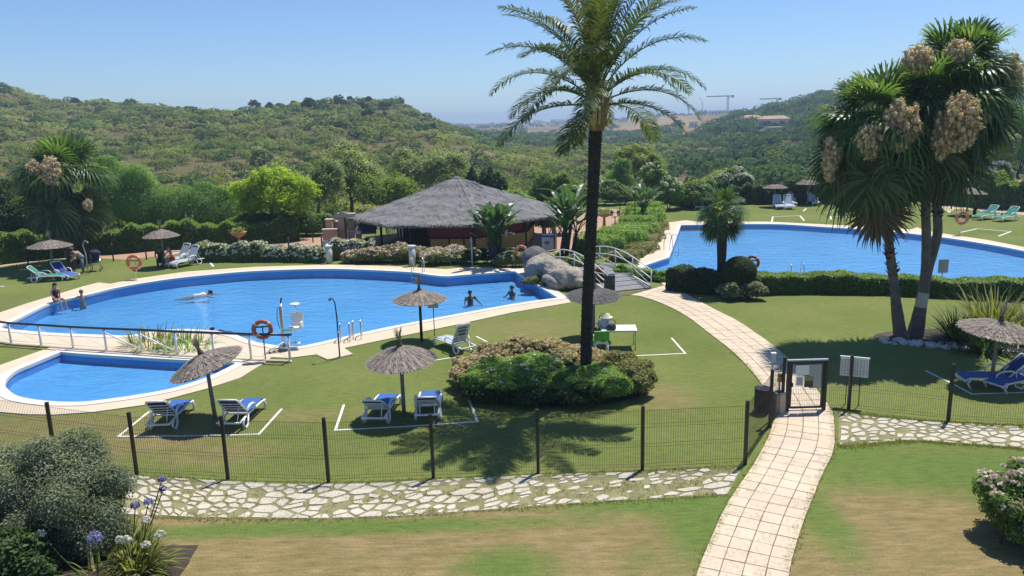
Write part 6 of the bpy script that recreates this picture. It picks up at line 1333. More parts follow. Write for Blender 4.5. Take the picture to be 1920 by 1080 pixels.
# ------------------------------------------------------------------ pool side: rail, lifebuoys, ladders, shower, lift
def railing():
    px = [(-21.41, 30.13), (-19.61, 29.20), (-18.19, 28.78), (-16.69, 28.29), (-15.22, 27.88), (-13.72, 27.48), (-12.23, 27.02), (-10.73, 26.63), (-9.28, 26.25), (-7.82, 25.94)]
    o = Vector(px[0]); t = thing('pool_railing', 'white posted railing with dark handrail between the two left pools', 'railing', px[0]); L = [Vector((p[0] - o.x, p[1] - o.y, 0)) for p in px]; H = [.84, .84, .84, .85, .86, .88, .9, .92, .94, .96]
    for p, h in zip(L, H): mb = MB(); mb.tube([tuple(p), tuple(p + Vector((0, 0, h)))], .042, 10); mb.lathe([(.07, .03), (.07, .05)], 12, tuple(p)); mb.build('post', WHITEPAINT, t)
    mb = MB(); mb.tube([tuple(p + Vector((0, 0, h + .03))) for p, h in zip(L, H)], .045, 10); e = L[-1]; mb.tube([tuple(e + Vector((0, 0, H[-1] + .03))), tuple(e + Vector((.14, -.02, H[-1] + .05)))], .045, 10); mb.build('handrail', plain('navy_rail', (.022, .032, .05), .35, .1), t)
    for i in range(len(L) - 1):
        a, b = L[i], L[i + 1]; mb = MB(); mb.tube([tuple(a + Vector((0, 0, .16))), tuple(b + Vector((0, 0, .16)))], .010, 6); mb.build('lower_rail', WHITEPAINT, t)
        mb = MB(); mb.tube([tuple(a + Vector((0, 0, H[i] * .86))), tuple(a.lerp(b, .93) + Vector((0, 0, .20)))], .026 if i in (4, 5) else .009, 6); mb.build('brace', WHITEPAINT, t)
    mb = MB(); 
    for i in range(len(L) - 1): mb.beam(L[i] + Vector((0, -.02, .035)), L[i + 1] + Vector((0, -.02, .035)), .16, .05)
    mb.build('kerb', plain('kerb_tan', (.46, .38, .28), .8, .1), t)
railing()
def lifebuoy(ploc, z, label, slabel, mat=ORANGE, rz=0, R=.33, bent=False, stand=STEEL):
    t = thing('lifebuoy_stand', slabel, 'stand', ploc, rz); mb = MB(); mb.tube([(0, 0, -.02), (0, 0, z + .1)] if not bent else [(-.05, 0, -.02), (-.05, 0, .35), (.08, 0, .6), (0, 0, z + .1)], .022, 8); mb.build('post', stand, t); mb = MB(); mb.box((0, -.03, z + .08), (R * 1.5, .02, .05)); mb.build('bracket', BLACK, t)
    b_ = thing('lifebuoy', label, 'lifebuoy', (ploc[0], ploc[1], z), rz, 'lifebuoys round the pools'); M = Matrix.Rotation(pi / 2, 3, 'X'); mb = MB(); mb.torus(R * .8, R * .22, 28, 10, (0, -.09, 0), M); mb.build('ring', mat, b_)
    for k in range(4): a = k * pi / 2 + pi / 4; mb = MB(); mb.torus(R * .8, R * .228, 4, 10, (0, -.09, 0), M, a - .13, a + .13); mb.build('band', plain('pale_band', (.6, .42, .34), .5, .1) if 'pale_band' not in bpy.data.materials else bpy.data.materials['pale_band'], b_)
    return b_
lifebuoy((-20.79, 42.18), .98, 'orange lifebuoy on the lawn at the left end of the main pool', 'bent post holding the lifebuoy at the left of the main pool', ORANGE, 0, .44, True)
lifebuoy((0.57, 42.92), .92, 'orange lifebuoy beside the grey boulder', 'thin post of the lifebuoy beside the boulder', ORANGE, 0, .36)
lifebuoy((-8.76, 26.21), 1.16, 'faded red lifebuoy beside the white pool lift chair', 'post of the faded lifebuoy by the end of the railing', DULLRED, rad(10), .36, False, DARKMETAL)
lifebuoy((11.38, 35.87), 1.28, 'dark red lifebuoy peeping out behind the clipped ball', 'post of the lifebuoy behind the clipped ball', DULLRED, rad(-25), .34, False, DARKMETAL)
lifebuoy((29.57, 50.41), 1.16, 'orange red lifebuoy on the far side of the far pool', 'post of the lifebuoy on the far pool edge', plain('red_orange', (.55, .17, .10), .5, .1), 0, .46, False, WHITEPAINT)
def ladder(loc, rz, label, w=.5, h=.75):
    t = thing('pool_ladder', label, 'pool ladder', loc, rz, 'steel ladders at the pool edges')
    for s in (-1, 1): mb = MB(); mb.tube(curve_pts([Vector(p) for p in [(s * w / 2, -.45, 0), (s * w / 2, -.43, .55), (s * w / 2, -.25, h), (s * w / 2, .02, h * .92), (s * w / 2, .16, .4), (s * w / 2, .17, -.5)]], 4), .021, 8); mb.build('handrail', STEEL, t)
    for z in (-.2, -.42): mb = MB(); mb.box((0, .17, z), (w, .08, .03)); mb.build('step', STEEL, t)
ladder((-6.42, 28.66), rad(8), 'left hand steel ladder loop at the near edge of the main pool', .34)
ladder((-6.03, 29.01), rad(8), 'right hand steel ladder loop at the near edge of the main pool', .30)
ladder((-5.17, 41.80), rad(176), 'steel ladder at the far edge of the main pool', .6, .85)
ladder((10.10, 47.59), rad(-70), 'arched steel ladder at the left side of the far pool', .7, 1.0)
ladder((13.49, 36.10), rad(0), 'thin steel ladder rising behind the long hedge', .6, 1.1)
def shower():
    t = thing('pool_shower', 'slim dark shower post beside the main pool', 'shower', (-6.16, 26.30)); mb = MB(); mb.tube([(0, 0, 0), (0, 0, 1.5), (-.03, .0, 2.0), (-.10, 0, 2.16), (-.2, 0, 2.17)], [.028, .025, .022, .02, .018], 8); mb.build('pipe', DARKMETAL, t); mb = MB(); mb.lathe([(.07, 0), (.05, .03), (.015, .06)], 12, (-.2, 0, 2.10)); mb.build('shower_head', DARKMETAL, t); mb = MB(); mb.tube([(-.05, -.02, .95), (.05, -.02, .95)], .015, 6); mb.build('tap', STEEL, t); mb = MB(); mb.lathe([(.06, 0), (.06, .015)], 10); mb.build('base', STEEL, t)
    s = [(-6.53, 26.02), (-7.14, 26.80), (-6.28, 27.50), (-5.75, 26.59)]; q = MB(); q.prism(s, .03, .045); q.build('shower_slab', DECK)['kind'] = 'structure'
shower()
def shower2():
    t = thing('pool_shower', 'pale shower post standing near the left fan palm', 'shower', (-24.57, 44.22)); mb = MB(); mb.tube([(0, 0, 0), (0, 0, 1.2), (-.1, 0, 1.75), (.05, 0, 1.95), (.2, 0, 1.9)], [.035, .032, .028, .025, .022], 8); mb.build('pipe', GREY, t); mb = MB(); mb.lathe([(.08, 0), (.02, .05)], 10, (.2, 0, 1.83)); mb.build('shower_head', GREY, t)
shower2()
def lift():
    t = thing('pool_lift', 'white pool hoist with a plastic seat at the edge of the main pool', 'pool lift', (-8.48, 27.56), rad(6)); mb = MB(); mb.box((0, -.05, .09), (.34, .4, .12)); mb.build('base', STEEL, t); mb = MB(); mb.tube([(0, 0, .1), (0, 0, 1.75)], .05, 10); mb.build('mast', WHITEPAINT, t); mb = MB(); mb.box((0, -.06, .95), (.10, .06, 1.4)); mb.build('drive_rail', STEEL, t)
    mb = MB(); mb.tube([(0, 0, 1.72), (.05, .02, 1.95)], .03, 6); mb.tube([(-.12, 0, 1.6), (-.16, -.03, 1.2), (-.1, 0, .8)], .012, 6); mb.build('hose', DARKMETAL, t)
    mb = MB(); mb.beam((0, 0, .72), (.34, .05, .72), .06, .06); mb.build('arm', STEEL, t); s = MB(); s.smooth = True
    s.box((.46, .08, .80), (.46, .42, .06)); s.box((.50, .28, 1.05), (.44, .06, .52), Matrix.Rotation(rad(-10), 3, 'X')); s.box((.68, .1, .9), (.05, .4, .2)); s.build('seat', WHITE, t); mb = MB(); mb.lathe([(.05, 0), (.2, .02), (.17, .07), (.03, .09)], 14, (.48, .14, 1.62)); mb.build('head_shade', WHITE, t); mb = MB(); mb.tube([(.50, .3, 1.25), (.49, .26, 1.63)], .015, 6); mb.build('shade_post', STEEL, t); mb = MB(); mb.box((.45, -.2, .26), (.34, .2, .04)); mb.tube([(.45, -.05, .78), (.45, -.16, .28)], .02, 6); mb.build('footrest', WHITE, t)
lift()
def chair_frame():
    t = thing('pool_trolley', 'small white tubular frame lying by the railing end', 'trolley', (-8.65, 26.97), rad(30)); mb = MB(); mb.tube([(-.4, 0, .05), (0, .1, .22), (.35, 0, .4)], .018, 6); mb.build('bar', WHITEPAINT, t); 
    for x in (-.1, .1): mb = MB(); mb.torus(.09, .018, 14, 6, (x, .05, .1), Matrix.Rotation(pi / 2, 3, 'X')); mb.build('wheel', BLACK, t)
chair_frame()
def low_pillar(loc, h, label):
    t = thing('stone_pillar', label, 'pillar', loc, 0, 'low pillars among the flower beds'); c = plain('pale_pillar', (.50, .50, .46), .85, .15, 4) if 'pale_pillar' not in bpy.data.materials else bpy.data.materials['pale_pillar']; mb = MB(); mb.lathe([(.20, 0), (.20, h)], 12); mb.build('shaft', c, t); mb = MB(); mb.lathe([(.24, h), (.24, h + .07), (.2, h + .1)], 12); mb.build('cap', c, t)
low_pillar((-10.90, 45.75), 1.0, 'pale stone pillar at the end of the white flower row'); low_pillar((-5.72, 44.14), 1.12, 'pale stone pillar between the pink topped shrubs')
t = thing('rope_barrier', 'sagging rope tied to the stone pillar between pink shrubs', 'rope', (-5.72, 44.14)); mb = MB(); mb.tube([(.2, 0, 1.0), (.8, 0, .82), (1.6, 0, .78), (2.2, 0, .95)], .02, 6); mb.build('rope', plain('rope', (.5, .4, .28), .9, .1), t); mb = MB(); mb.tube([(2.2, 0, 0), (2.2, 0, 1.0)], .03, 6); mb.build('post', GREY, t)
t = thing('wooden_post', 'tall thin grey post in front of the bar counter', 'post', (-2.22, 43.48)); mb = MB(); mb.tube([(0, 0, 0), (-.02, 0, 1.7)], [.05, .045], 8); mb.build('shaft', GREY, t); mb = MB(); mb.lathe([(.11, 0), (.1, .05)], 10); mb.build('foot', STONEM, t)

# boulder, rocks, stones
def rock(loc, sc, seed, label=None, rz=0, mat=None, name='boulder', sub=3, group=None, amp=.22):
    bm = bmesh.new(); bmesh.ops.create_icosphere(bm, subdivisions=sub, radius=1.0); rg = np.random.default_rng(seed); W = rg.normal(size=(5, 3)) * 2.0; ph = rg.random(5) * 6.28; W2 = rg.normal(size=(4, 3)) * 6
    for v in bm.verts:
        n = np.array(v.co); k = 1 + amp * sum(math.sin(W[i] @ n + ph[i]) for i in range(5)) / 2.2 + amp * .22 * sum(math.sin(W2[i] @ n + ph[i]) for i in range(4)); v.co = v.co * k
        v.co = Vector((v.co.x * sc[0], v.co.y * sc[1], max(v.co.z, -.45) * sc[2]))
    me = bpy.data.meshes.new(name); bm.to_mesh(me); bm.free(); me.materials.append(mat or ROCK); o = bpy.data.objects.new(name, me); link(o); o.location = (loc[0], loc[1], loc[2] if len(loc) > 2 else 0); o.rotation_euler = (0, 0, rz)
    if label: tag(o, label, 'rock', group)
    return o
ROCK = plain('grey_rock', (.30, .265, .22), .95, .38, 2.2, 1.0, 5)
def boulder():
    from mathutils import noise as mn
    A, B = (1.05, 40.67), (3.13, 36.39); d = Vector((B[0] - A[0], B[1] - A[1], 0)); mid = Vector(((A[0] + B[0]) / 2, (A[1] + B[1]) / 2, 0)); t = thing('boulder', 'huge elongated grey artificial boulder at the corner of the main pool', 'rock', mid, math.atan2(d.y, d.x)); L = d.length / 2
    def body(name, c, sc, seed, mat, sub, taper, amp, fz):
        bm = bmesh.new(); bmesh.ops.create_icosphere(bm, subdivisions=sub, radius=1.0); off = Vector((seed * 7.1, seed * 3.3, seed))
        for v in bm.verts:
            p = v.co.copy(); k = 1 - taper * (p.x * .5 + .5); q = Vector((p.x * sc[0], p.y * sc[1] * k, p.z * sc[2] * k)); n = p.normalized()
            vd = mn.voronoi(q * fz + off)[0]; cr = min(.12, vd[1] - vd[0]); h = .34 * mn.noise(q * .8 + off) + .10 * mn.noise(q * 2.2 + off) + .035 * mn.noise(q * 7 + off) - .07 * (1 - cr / .12) ** 2 - .62 * math.exp(-((q.x + L * .12) / .40) ** 2 - ((q.y + .95) / .55) ** 2 - ((q.z + .05) / .42) ** 2)
            q = q + n * h * amp; q.z = max(q.z, -.35); v.co = q + Vector(c)
        me = bpy.data.meshes.new(name); bm.to_mesh(me); bm.free(); me.materials.append(mat); link(bpy.data.objects.new(name, me), t)
    body('rock_body', (.1, 0, .45), (L * 1.18, 1.15, 1.05), 3, ROCK, 5, .42, 1.0, .36)
    body('rock_head', (-L * .98, .15, .75), (.75, .8, .85), 6, plain('dark_rock', (.13, .125, .125), .95, .25, 2, .8, 7), 4, .0, .5, .5)
    body('rock_shelf', (L * .55, -.55, .2), (.9, .6, .55), 9, ROCK, 4, .2, .8, .5)
boulder()
rock((3.48, 36.83), (.34, .3, .36), 4, 'small brown rock at the foot of the boulder, by the palm trunk', mat=plain('brown_rock', (.22, .15, .11), .95, .3, 3, .8, 8)); rock((3.38, 37.99), (.3, .3, .34), 9, 'rust coloured rock wedged beside the boulder end', mat=plain('rust_rock', (.26, .12, .07), .95, .3, 3, .8, 8))
_rg = random.Random(8); _sv = []; _sf = []
for i in range(170):
    px_ = 13.2 + _rg.random() * 7.0; py_ = 26.5 - (px_ - 13.3) * .33 + _rg.uniform(-.45, .35); s_ = _rg.uniform(.05, .17); bm = bmesh.new(); bmesh.ops.create_icosphere(bm, subdivisions=1, radius=1.0); b_ = len(_sv); R_ = Matrix.Rotation(_rg.uniform(0, 6), 3, 'Z')
    for v in bm.verts: q = R_ @ Vector((v.co.x * s_ * 1.3, v.co.y * s_, max(v.co.z, -.3) * s_ * .75)) * _rg.uniform(.8, 1.2); _sv.append((q.x + px_, q.y + py_, q.z + .03))
    _sf += [tuple(b_ + v.index for v in f.verts) for f in bm.faces]; bm.free()
_me = bpy.data.meshes.new('bed_stones'); _me.from_pydata(_sv, [], _sf); _me.materials.append(STONEM); tag(link(bpy.data.objects.new('bed_stones', _me)), 'loose white stones edging the bed of fan palms and strappy plants', None, None, 'stuff')
mb = MB(); mb.prism(smooth_poly([(13.5, 27.6), (13.2, 26.9), (14.2, 26.0), (17.2, 25.0), (21, 24.4), (21, 28.5), (17.5, 28.2), (15, 28.0)], 5), -.02, .012); mb.build('bed_soil', plain('bed_soil', (.07, .055, .04), .95, .4, 3, .6, 14))['kind'] = 'structure'
mb = MB(); mb.prism(smooth_poly([(-1.6, 23.3), (-1.4, 22.3), (-.6, 21.5), (1.0, 21.0), (2.6, 21.1), (3.6, 21.6), (3.8, 22.3), (3.0, 23.2), (1.2, 24.3), (-.8, 24.0)], 4), -.02, .010); mb.build('bed_soil', bpy.data.materials['bed_soil'])['kind'] = 'structure'

# ------------------------------------------------------------------ footbridge
def bridge():
    A, B = (5.60, 36.09), (3.12, 43.23); a, b = Vector((*A, 0)), Vector((*B, 0)); t = thing('footbridge', 'small arched footbridge with white tubular rails', 'footbridge', A); d = b - a; L = d.length; u = d / L; n = Vector((-u.y, u.x, 0)); W = 1.15; arch = lambda s: .42 * math.sin(pi * min(max(s, 0), 1)) + .04
    N = 13; greyd = plain('grey_planks', (.20, .20, .21), .8, .15, 5)
    for i in range(N):
        s0, s1 = i / N + .004, (i + 1) / N - .004; p, q = u * (L * s0) + Vector((0, 0, arch(s0))), u * (L * s1) + Vector((0, 0, arch(s1))); mb = MB(); mb.v = [tuple(x + n * w + Vector((0, 0, z))) for z in (-.05, 0) for x, w in ((p, -W), (q, -W), (q, W), (p, W))]
        for f in ((3, 2, 1, 0), (4, 5, 6, 7), (0, 1, 5, 4), (1, 2, 6, 5), (2, 3, 7, 6), (3, 0, 4, 7)): mb.face(f)
        mb.build('plank', greyd, t)
    for sd in (-1, 1):
        S_ = [i / 16 for i in range(17)]; base = [u * (L * s) + n * (sd * (W + .03)) + Vector((0, 0, arch(s))) for s in S_]
        mb = MB(); mb.beam(base[0], base[8], .05, .16); mb.beam(base[8], base[16], .05, .16); mb.build('side_beam', WHITEPAINT, t)
        for hh in (.45, .85): mb = MB(); mb.tube([tuple(p + Vector((0, 0, hh + .10 * math.sin(pi * s)))) for p, s in zip(base, S_)], .026, 8); mb.build('rail', WHITEPAINT, t)
        for k in (0, 4, 8, 12, 16): mb = MB(); mb.tube([tuple(base[k]), tuple(base[k] + Vector((0, 0, .85 + .10 * math.sin(pi * S_[k]))))], .026, 8); mb.build('baluster', WHITEPAINT, t)
        for k in (0, 8): mb = MB(); mb.tube([tuple(base[k] + Vector((0, 0, .1))), tuple(base[k + 8] + Vector((0, 0, .85)))], .016, 6); mb.tube([tuple(base[k] + Vector((0, 0, .85))), tuple(base[k + 8] + Vector((0, 0, .1)))], .016, 6); mb.build('cross_brace', WHITEPAINT, t)
bridge()

# ------------------------------------------------------------------ terrace things
def urn(loc, label, R, h, bowl):
    t = thing('terracotta_urn', label, 'planter', loc, 0, 'terracotta planters'); mb = MB(); mb.lathe([(R * .42, 0), (R * .40, .08), (R * .20, h * .35), (R * .14, h), (R * .3, h + .04)], 16); mb.build('pedestal', TERRA, t); mb = MB(); mb.lathe([(R * .3, h + .04), (R * .85, h + bowl * .5), (R, h + bowl * .9), (R * 1.04, h + bowl), (R * .9, h + bowl), (R * .5, h + bowl * .8)], 20); mb.build('bowl', TERRA, t)
    rng = np.random.default_rng(int(R * 100)); P = np.array((0, 0, h + bowl)) + rng.normal(size=(420, 3)) * np.array((R * .4, R * .4, .1)) + np.array((0, 0, .12)); V, F, A = leaf_quads(P, nrm(rng.normal(size=P.shape) + np.array((0, 0, .6))), .14, rng, .45); np_mesh('plants', V, F, PALEG, t, A)
urn((6.95, 56.96), 'large terracotta bowl on a pedestal standing on the terrace', .62, .95, .35); urn((-18.61, 52.60), 'terracotta bowl planter above the white flower row', .52, .75, .4)
def lantern(loc, label, h, heads=2, group='lamp posts'):
    t = thing('lamp_post', label, 'lamp post', loc, 0, group); mb = MB(); mb.tube([(0, 0, 0), (0, 0, .4), (0, 0, h)], [.06, .04, .03], 8); mb.build('pole', BLACK, t)
    for s in ((-1, 1) if heads == 2 else (0,)):
        x = .22 * s; mb = MB(); mb.tube([(0, 0, h - .15), (x * .6, 0, h - .02), (x, 0, h + .02)], .016, 6); mb.build('bracket', BLACK, t); mb = MB(); mb.lathe([(.06, 0), (.11, .2), (.13, .22)], 6, (x, 0, h + .02)); g = mb.build('lantern', plain('lamp_glass', (.4, .35, .28), .3, .1) if 'lamp_glass' not in bpy.data.materials else bpy.data.materials['lamp_glass'], t); mb = MB(); mb.lathe([(.15, .22), (.05, .32), (.015, .40)], 6, (x, 0, h + .02)); mb.build('lantern_cap', BLACK, g)
lantern((7.19, 52.87), 'black twin lantern lamp post on the terrace', 1.55); lantern((9.47, 58.58), 'tall lamp post with a pale lantern beside the green hedge', 2.6, 1); lantern((-21.85, 52.66), 'dark lamp post in front of the back hedge', 2.2, 2); lantern((9.31, 65.49), 'thin lamp post at the back of the terrace', 2.4, 1)
def terrace_wall():
    t = thing('terrace_wall', 'low pink stucco wall with stepped pillars beside the bar terrace', 'wall', (-11.79, 52.43)); o = t.location; H = 47.8
    for x0, x1, y0, z in ((-1.0, -.05, 0, 1.15), (.75, 1.5, .5, .95)): mb = MB(); mb.box(((x0 + x1) / 2, y0, z / 2), (x1 - x0, .3, z)); w = mb.build('wall_panel', PINKW, t); mb = MB(); mb.box(((x0 + x1) / 2, y0, z + .04), (x1 - x0 + .08, .4, .08)); mb.build('coping_stone', plain('pale_pink_cap', (.60, .45, .38), .8, .1) if 'pale_pink_cap' not in bpy.data.materials else bpy.data.materials['pale_pink_cap'], w)
    for x, y, z, w_ in ((-.72, .8, 1.75, .42), (.22, .7, 2.15, .5), (.78, .9, 2.1, .5), (-.1, 1.2, 1.55, .4)): mb = MB(); mb.box((x, y, z / 2), (w_, .4, z)); p = mb.build('pillar', PINKW, t); mb = MB(); mb.box((x, y, z + .03), (w_ + .1, .5, .06)); mb.build('pillar_cap', bpy.data.materials['pale_pink_cap'], p)
terrace_wall()
for i, (p, rz, lb, c) in enumerate([((-11.21, 50.53), 40, 'white plastic chair nearest the pink wall on the terrace', WHITE), ((-12.06, 49.81), 100, 'white plastic chair at the left end of the terrace group', WHITE), ((-10.68, 50.02), -60, 'white plastic chair beside the terrace umbrella pole', WHITE), ((-10.15, 50.15), 200, 'dark chair on the terrace beside the dark awning', DARKMETAL), ((-9.58, 50.28), 150, 'dark chair in the shade of the awning', DARKMETAL), ((-10.68, 51.79), 20, 'red chair at the edge of the bar terrace', plain('red_plastic', (.35, .03, .03), .5, .1))]): plastic_chair(p, rad(rz), lb, c, 'terrace chairs')
def terrace_table(loc, label):
    t = thing('terrace_table', label, 'table', loc, 0, 'round terrace tables'); mb = MB(); mb.lathe([(.42, .70), (.42, .74)], 18); mb.build('tabletop', WHITE, t); mb = MB(); mb.tube([(0, 0, 0), (0, 0, .7)], .04, 8); mb.build('leg', WHITE, t); mb = MB(); mb.lathe([(.26, 0), (.05, .05)], 12); mb.build('foot', WHITE, t)
terrace_table((-10.79, 49.20), 'round white table in front of the pink wall'); terrace_table((-11.32, 48.67), 'round white table near the stone pillar'); terrace_table((-9.69, 48.82), 'round white table in front of the dark awning')
def shade_umbrella():
    t = thing('shade_umbrella', 'dark fabric umbrella above the pink pillars', 'umbrella', (-10.84, 50.48)); mb = MB(); mb.tube([(0, 0, 0), (0, 0, 2.45)], .035, 8); mb.build('pole', BLACK, t); mb = MB(); mb.lathe([(.85, 2.28), (.45, 2.42), (.02, 2.56)], 8, (-.15, 0, 0), False); mb.lathe([(.02, 2.54), (.45, 2.40), (.85, 2.26)], 8, (-.15, 0, 0), False); mb.build('canopy', plain('dark_canvas', (.03, .032, .04), .9, .2), t)
shade_umbrella()
def awning():
    t = thing('awning', 'dark navy awning sloping from the edge of the bar roof', 'awning', (-9.39, 49.82), rad(8)); c = plain('navy_canvas', (.030, .034, .06), .85, .15); mb = MB(); mb.v = [(-.7, -.5, 1.25), (.7, -.5, 1.25), (.7, .7, 1.85), (-.35, .7, 1.85), (-.7, -.5, 1.22), (.7, -.5, 1.22), (.7, .7, 1.82), (-.35, .7, 1.82)]
    for f in ((0, 1, 2, 3), (7, 6, 5, 4), (0, 4, 5, 1), (1, 5, 6, 2), (2, 6, 7, 3), (3, 7, 4, 0)): mb.face(f)
    mb.build('canopy', c, t)
    for x in (-.65, .65): mb = MB(); mb.tube([(x, -.48, 0), (x, -.48, 1.23)], .025, 6); mb.build('post', GREY, t)
    mb = MB(); mb.box((-.1, .72, 1.9), (.4, .1, .08)); mb.build('lamp_box', WHITE, t)
awning()
def freezer():
    t = thing('ice_cream_freezer', 'white and blue freezer cabinet at the corner of the bar', 'freezer', (2.39, 48.40), rad(-15)); mb = MB(); mb.box((0, 0, .45), (.75, .55, .9)); mb.build('cabinet', plain('pale_blue_panel', (.45, .52, .62), .4, .1), t); mb = MB(); mb.box((0, .02, .97), (.85, .65, .10)); mb.build('lid', plain('navy_plastic', (.03, .05, .13), .4, .1), t); mb = MB(); mb.box((-.05, -.285, .55), (.3, .02, .2)); mb.build('panel_print', plain('blue_print', (.08, .14, .34), .5, .1), t); mb = MB(); mb.box((.44, .0, .65), (.05, .6, 1.3)); mb.build('side_screen', BLACK, t)
freezer()
for p, lb in (((1.80, 47.87), 'dark wood fence post at the right corner of the bar'), ): pass
t = thing('terrace_gate_pillar', 'pair of cream gate pillars right of the bar', 'pillar', (2.57, 55.51))
for x in (-.15, .55): mb = MB(); mb.box((x, 0, .85), (.3, .3, 1.7)); p_ = mb.build('shaft', plain('cream_stucco', (.58, .46, .36), .85, .1) if 'cream_stucco' not in bpy.data.materials else bpy.data.materials['cream_stucco'], t); mb = MB(); mb.box((x, 0, 1.74), (.4, .4, .07)); mb.build('cap', WHITEPAINT, p_)
def rail_fence():
    t = thing('terrace_railing', 'dark thin railing along the edge of the pink terrace', 'railing', (7.66, 52.79)); P = [(7.59, 52.30), (8.29, 55.58), (8.96, 58.99), (9.71, 64.27)]; o = Vector(P[0]); base = (7.66, 52.79); L = [Vector((p[0] - base[0], p[1] - base[1], 0)) for p in P]
    for p in L: mb = MB(); mb.tube([tuple(p), tuple(p + Vector((0, 0, 1.0)))], .025, 6); mb.build('post', BLACK, t)
    for h in (.5, .98): mb = MB(); mb.tube([tuple(p + Vector((0, 0, h))) for p in L], .016, 6); mb.build('rail', BLACK, t)
rail_fence()
for i, (p, h, lb) in enumerate([((-13.48, 46.48), 1.55, 'thin black pole among the white flowers'), ((-11.48, 46.56), 1.6, 'thin black pole at the right end of the white flowers'), ((-14.05, 54.49), 2.0, 'thin black pole behind the terrace path'), ((-25.27, 48.56), 1.2, 'short dark stake on the lawn right of the fan palm'), ((-29.70, 46.96), 1.2, 'short dark stake on the lawn left of the umbrella'), ((-23.31, 48.86), 1.9, 'dark pole left of the back umbrella'), ((37.08, 64.82), 1.6, 'dark pole at the left of the far gravel path'), ((38.11, 59.63), 1.5, 'dark pole behind the two turquoise loungers'), ((36.42, 60.35), 2.2, 'thick dark post behind the far right umbrella')]):
    mb = MB(); mb.tube([(0, 0, 0), (0, 0, h)], .045 if i < 8 else .13, 8); o = mb.build('garden_pole', BLACK if i < 8 else WOODDARK); o.location = at3(p); tag(o, lb, 'pole')

# ------------------------------------------------------------------ far things: cranes, villas, lamp posts on the ridge
def crane(p, h, jib, back, label, rz=0):
    g = float(terr(p[0], p[1])); t = thing('tower_crane', label, 'crane', (p[0], p[1], g), rz, 'construction cranes on the horizon'); H = p[2] - g
    mb = MB(); w = .9
    for x in (-w, w):
        for y in (-w, w): mb.box((x, y, H / 2), (.25, .25, H))
    for i in range(int(H / 2)): z = i * 2; mb.beam((-w, -w, z), (w, -w, z + 2), .18, .18); mb.beam((w, w, z), (-w, w, z + 2), .18, .18)
    mb.build('mast', DARKMETAL, t); mb = MB(); mb.beam((0, 0, H), (-jib, 0, H), 1.3, 1.2); mb.beam((0, 0, H), (back, 0, H), 1.2, 1.0); mb.build('jib', DARKMETAL, t); mb = MB(); mb.box((back, 0, H - .5), (2.6, 2, 3.0)); mb.build('counterweight', DARKMETAL, t); mb = MB(); mb.box((1, 0, H - 1.8), (1.6, 1.6, 2.2)); mb.build('cab', GREY, t)
crane((277.68, 1000.00, 33.73), 24, 27, 6, 'complete tower crane with its jib pointing left, above the ridge'); crane((339.63, 1000.00, 28.94), 24, 22, 4, 'second tower crane lower on the ridge, right of the first')
def ridge_lamp(p, h, label):
    g = float(terr(p[0], p[1])); t = thing('street_lamp', label, 'street lamp', (p[0], p[1], g), 0, 'street lamps on the ridge'); mb = MB(); H = p[2] - g; mb.tube([(0, 0, 0), (0, 0, H), (-2.2, 0, H + 2.5)], [.3, .22, .15], 6); mb.build('pole', GREY, t); mb = MB(); mb.box((-2.6, 0, H + 2.6), (1.8, .6, .3)); mb.build('lamp_head', GREY, t)
ridge_lamp((157.21, 640.00, 20.80), 10, 'single thin street lamp rising above the dry field')
VW = plain('villa_white', (.72, .70, .66), .8, .1, .3); VR = plain('villa_roof', (.40, .26, .19), .9, .2, .5); VD = plain('window_dark', (.05, .055, .07), .3, .1)
def villa(p, w, d, h, label, rz=0, pitched=True, rise=None, sink=0.0):
    g = float(terr(p[0], p[1])); t = thing('villa', label, 'house', (p[0], p[1], g - .5 if rise is None else rise), rz, 'white houses across the valley'); mb = MB(); mb.box((0, 0, h / 2), (w, d, h)); mb.build('wall', VW, t); mb = MB()
    if pitched: mb.v = [(-w * .55, -d * .58, h), (w * .55, -d * .58, h), (w * .55, d * .58, h), (-w * .55, d * .58, h), (-w * .35, 0, h + h * .42), (w * .35, 0, h + h * .42)]; [mb.face(f) for f in ((0, 1, 5, 4), (1, 2, 5), (2, 3, 4, 5), (3, 0, 4), (3, 2, 1, 0))]
    else: mb.box((0, 0, h + .2), (w * 1.04, d * 1.04, .4))
    mb.build('roof', VR if pitched else VW, t); k = max(2, int(w / 4))
    for i in range(k): x = -w / 2 + w * (i + .5) / k; mb = MB(); mb.box((x, -d / 2 - .02, h * .5), (w / k * .35, .1, h * .42)); mb.build('window', VD, t)
villa((110.72, 360.00, 1.85), 9, 7, 3.4, 'house with grey tan roof among the trees on the right slope', .3); villa((107.67, 320.00, -0.89), 11, 6, 3.0, 'house with long pink tan roof on the right slope', -.1); villa((95.47, 280.00, -2.24), 7, 5, 2.6, 'low white flat roofed house on the right slope', 0, False); villa((131.50, 560.00, 5.01), 5, 5, 4.0, 'small white house on the edge of the dry field', 0, False)
villa((-48.05, 1500.00, -3.91), 26, 12, 5, 'long pale shed on the hazy plain, leftmost', 0, False); villa((-20.64, 1500.00, -2.61), 16, 10, 5, 'pale house right of the long shed on the plain', 0); villa((5.72, 1500.00, -2.27), 14, 10, 5, 'white house on the plain left of the dark tree row', 0, False); villa((10.50, 900.00, -7.89), 9, 7, 3.5, 'bright white hut low on the plain', 0, False); villa((15.38, 900.00, -7.71), 4, 5, 3, 'tiny white hut beside the bright hut on the plain', 0, False)
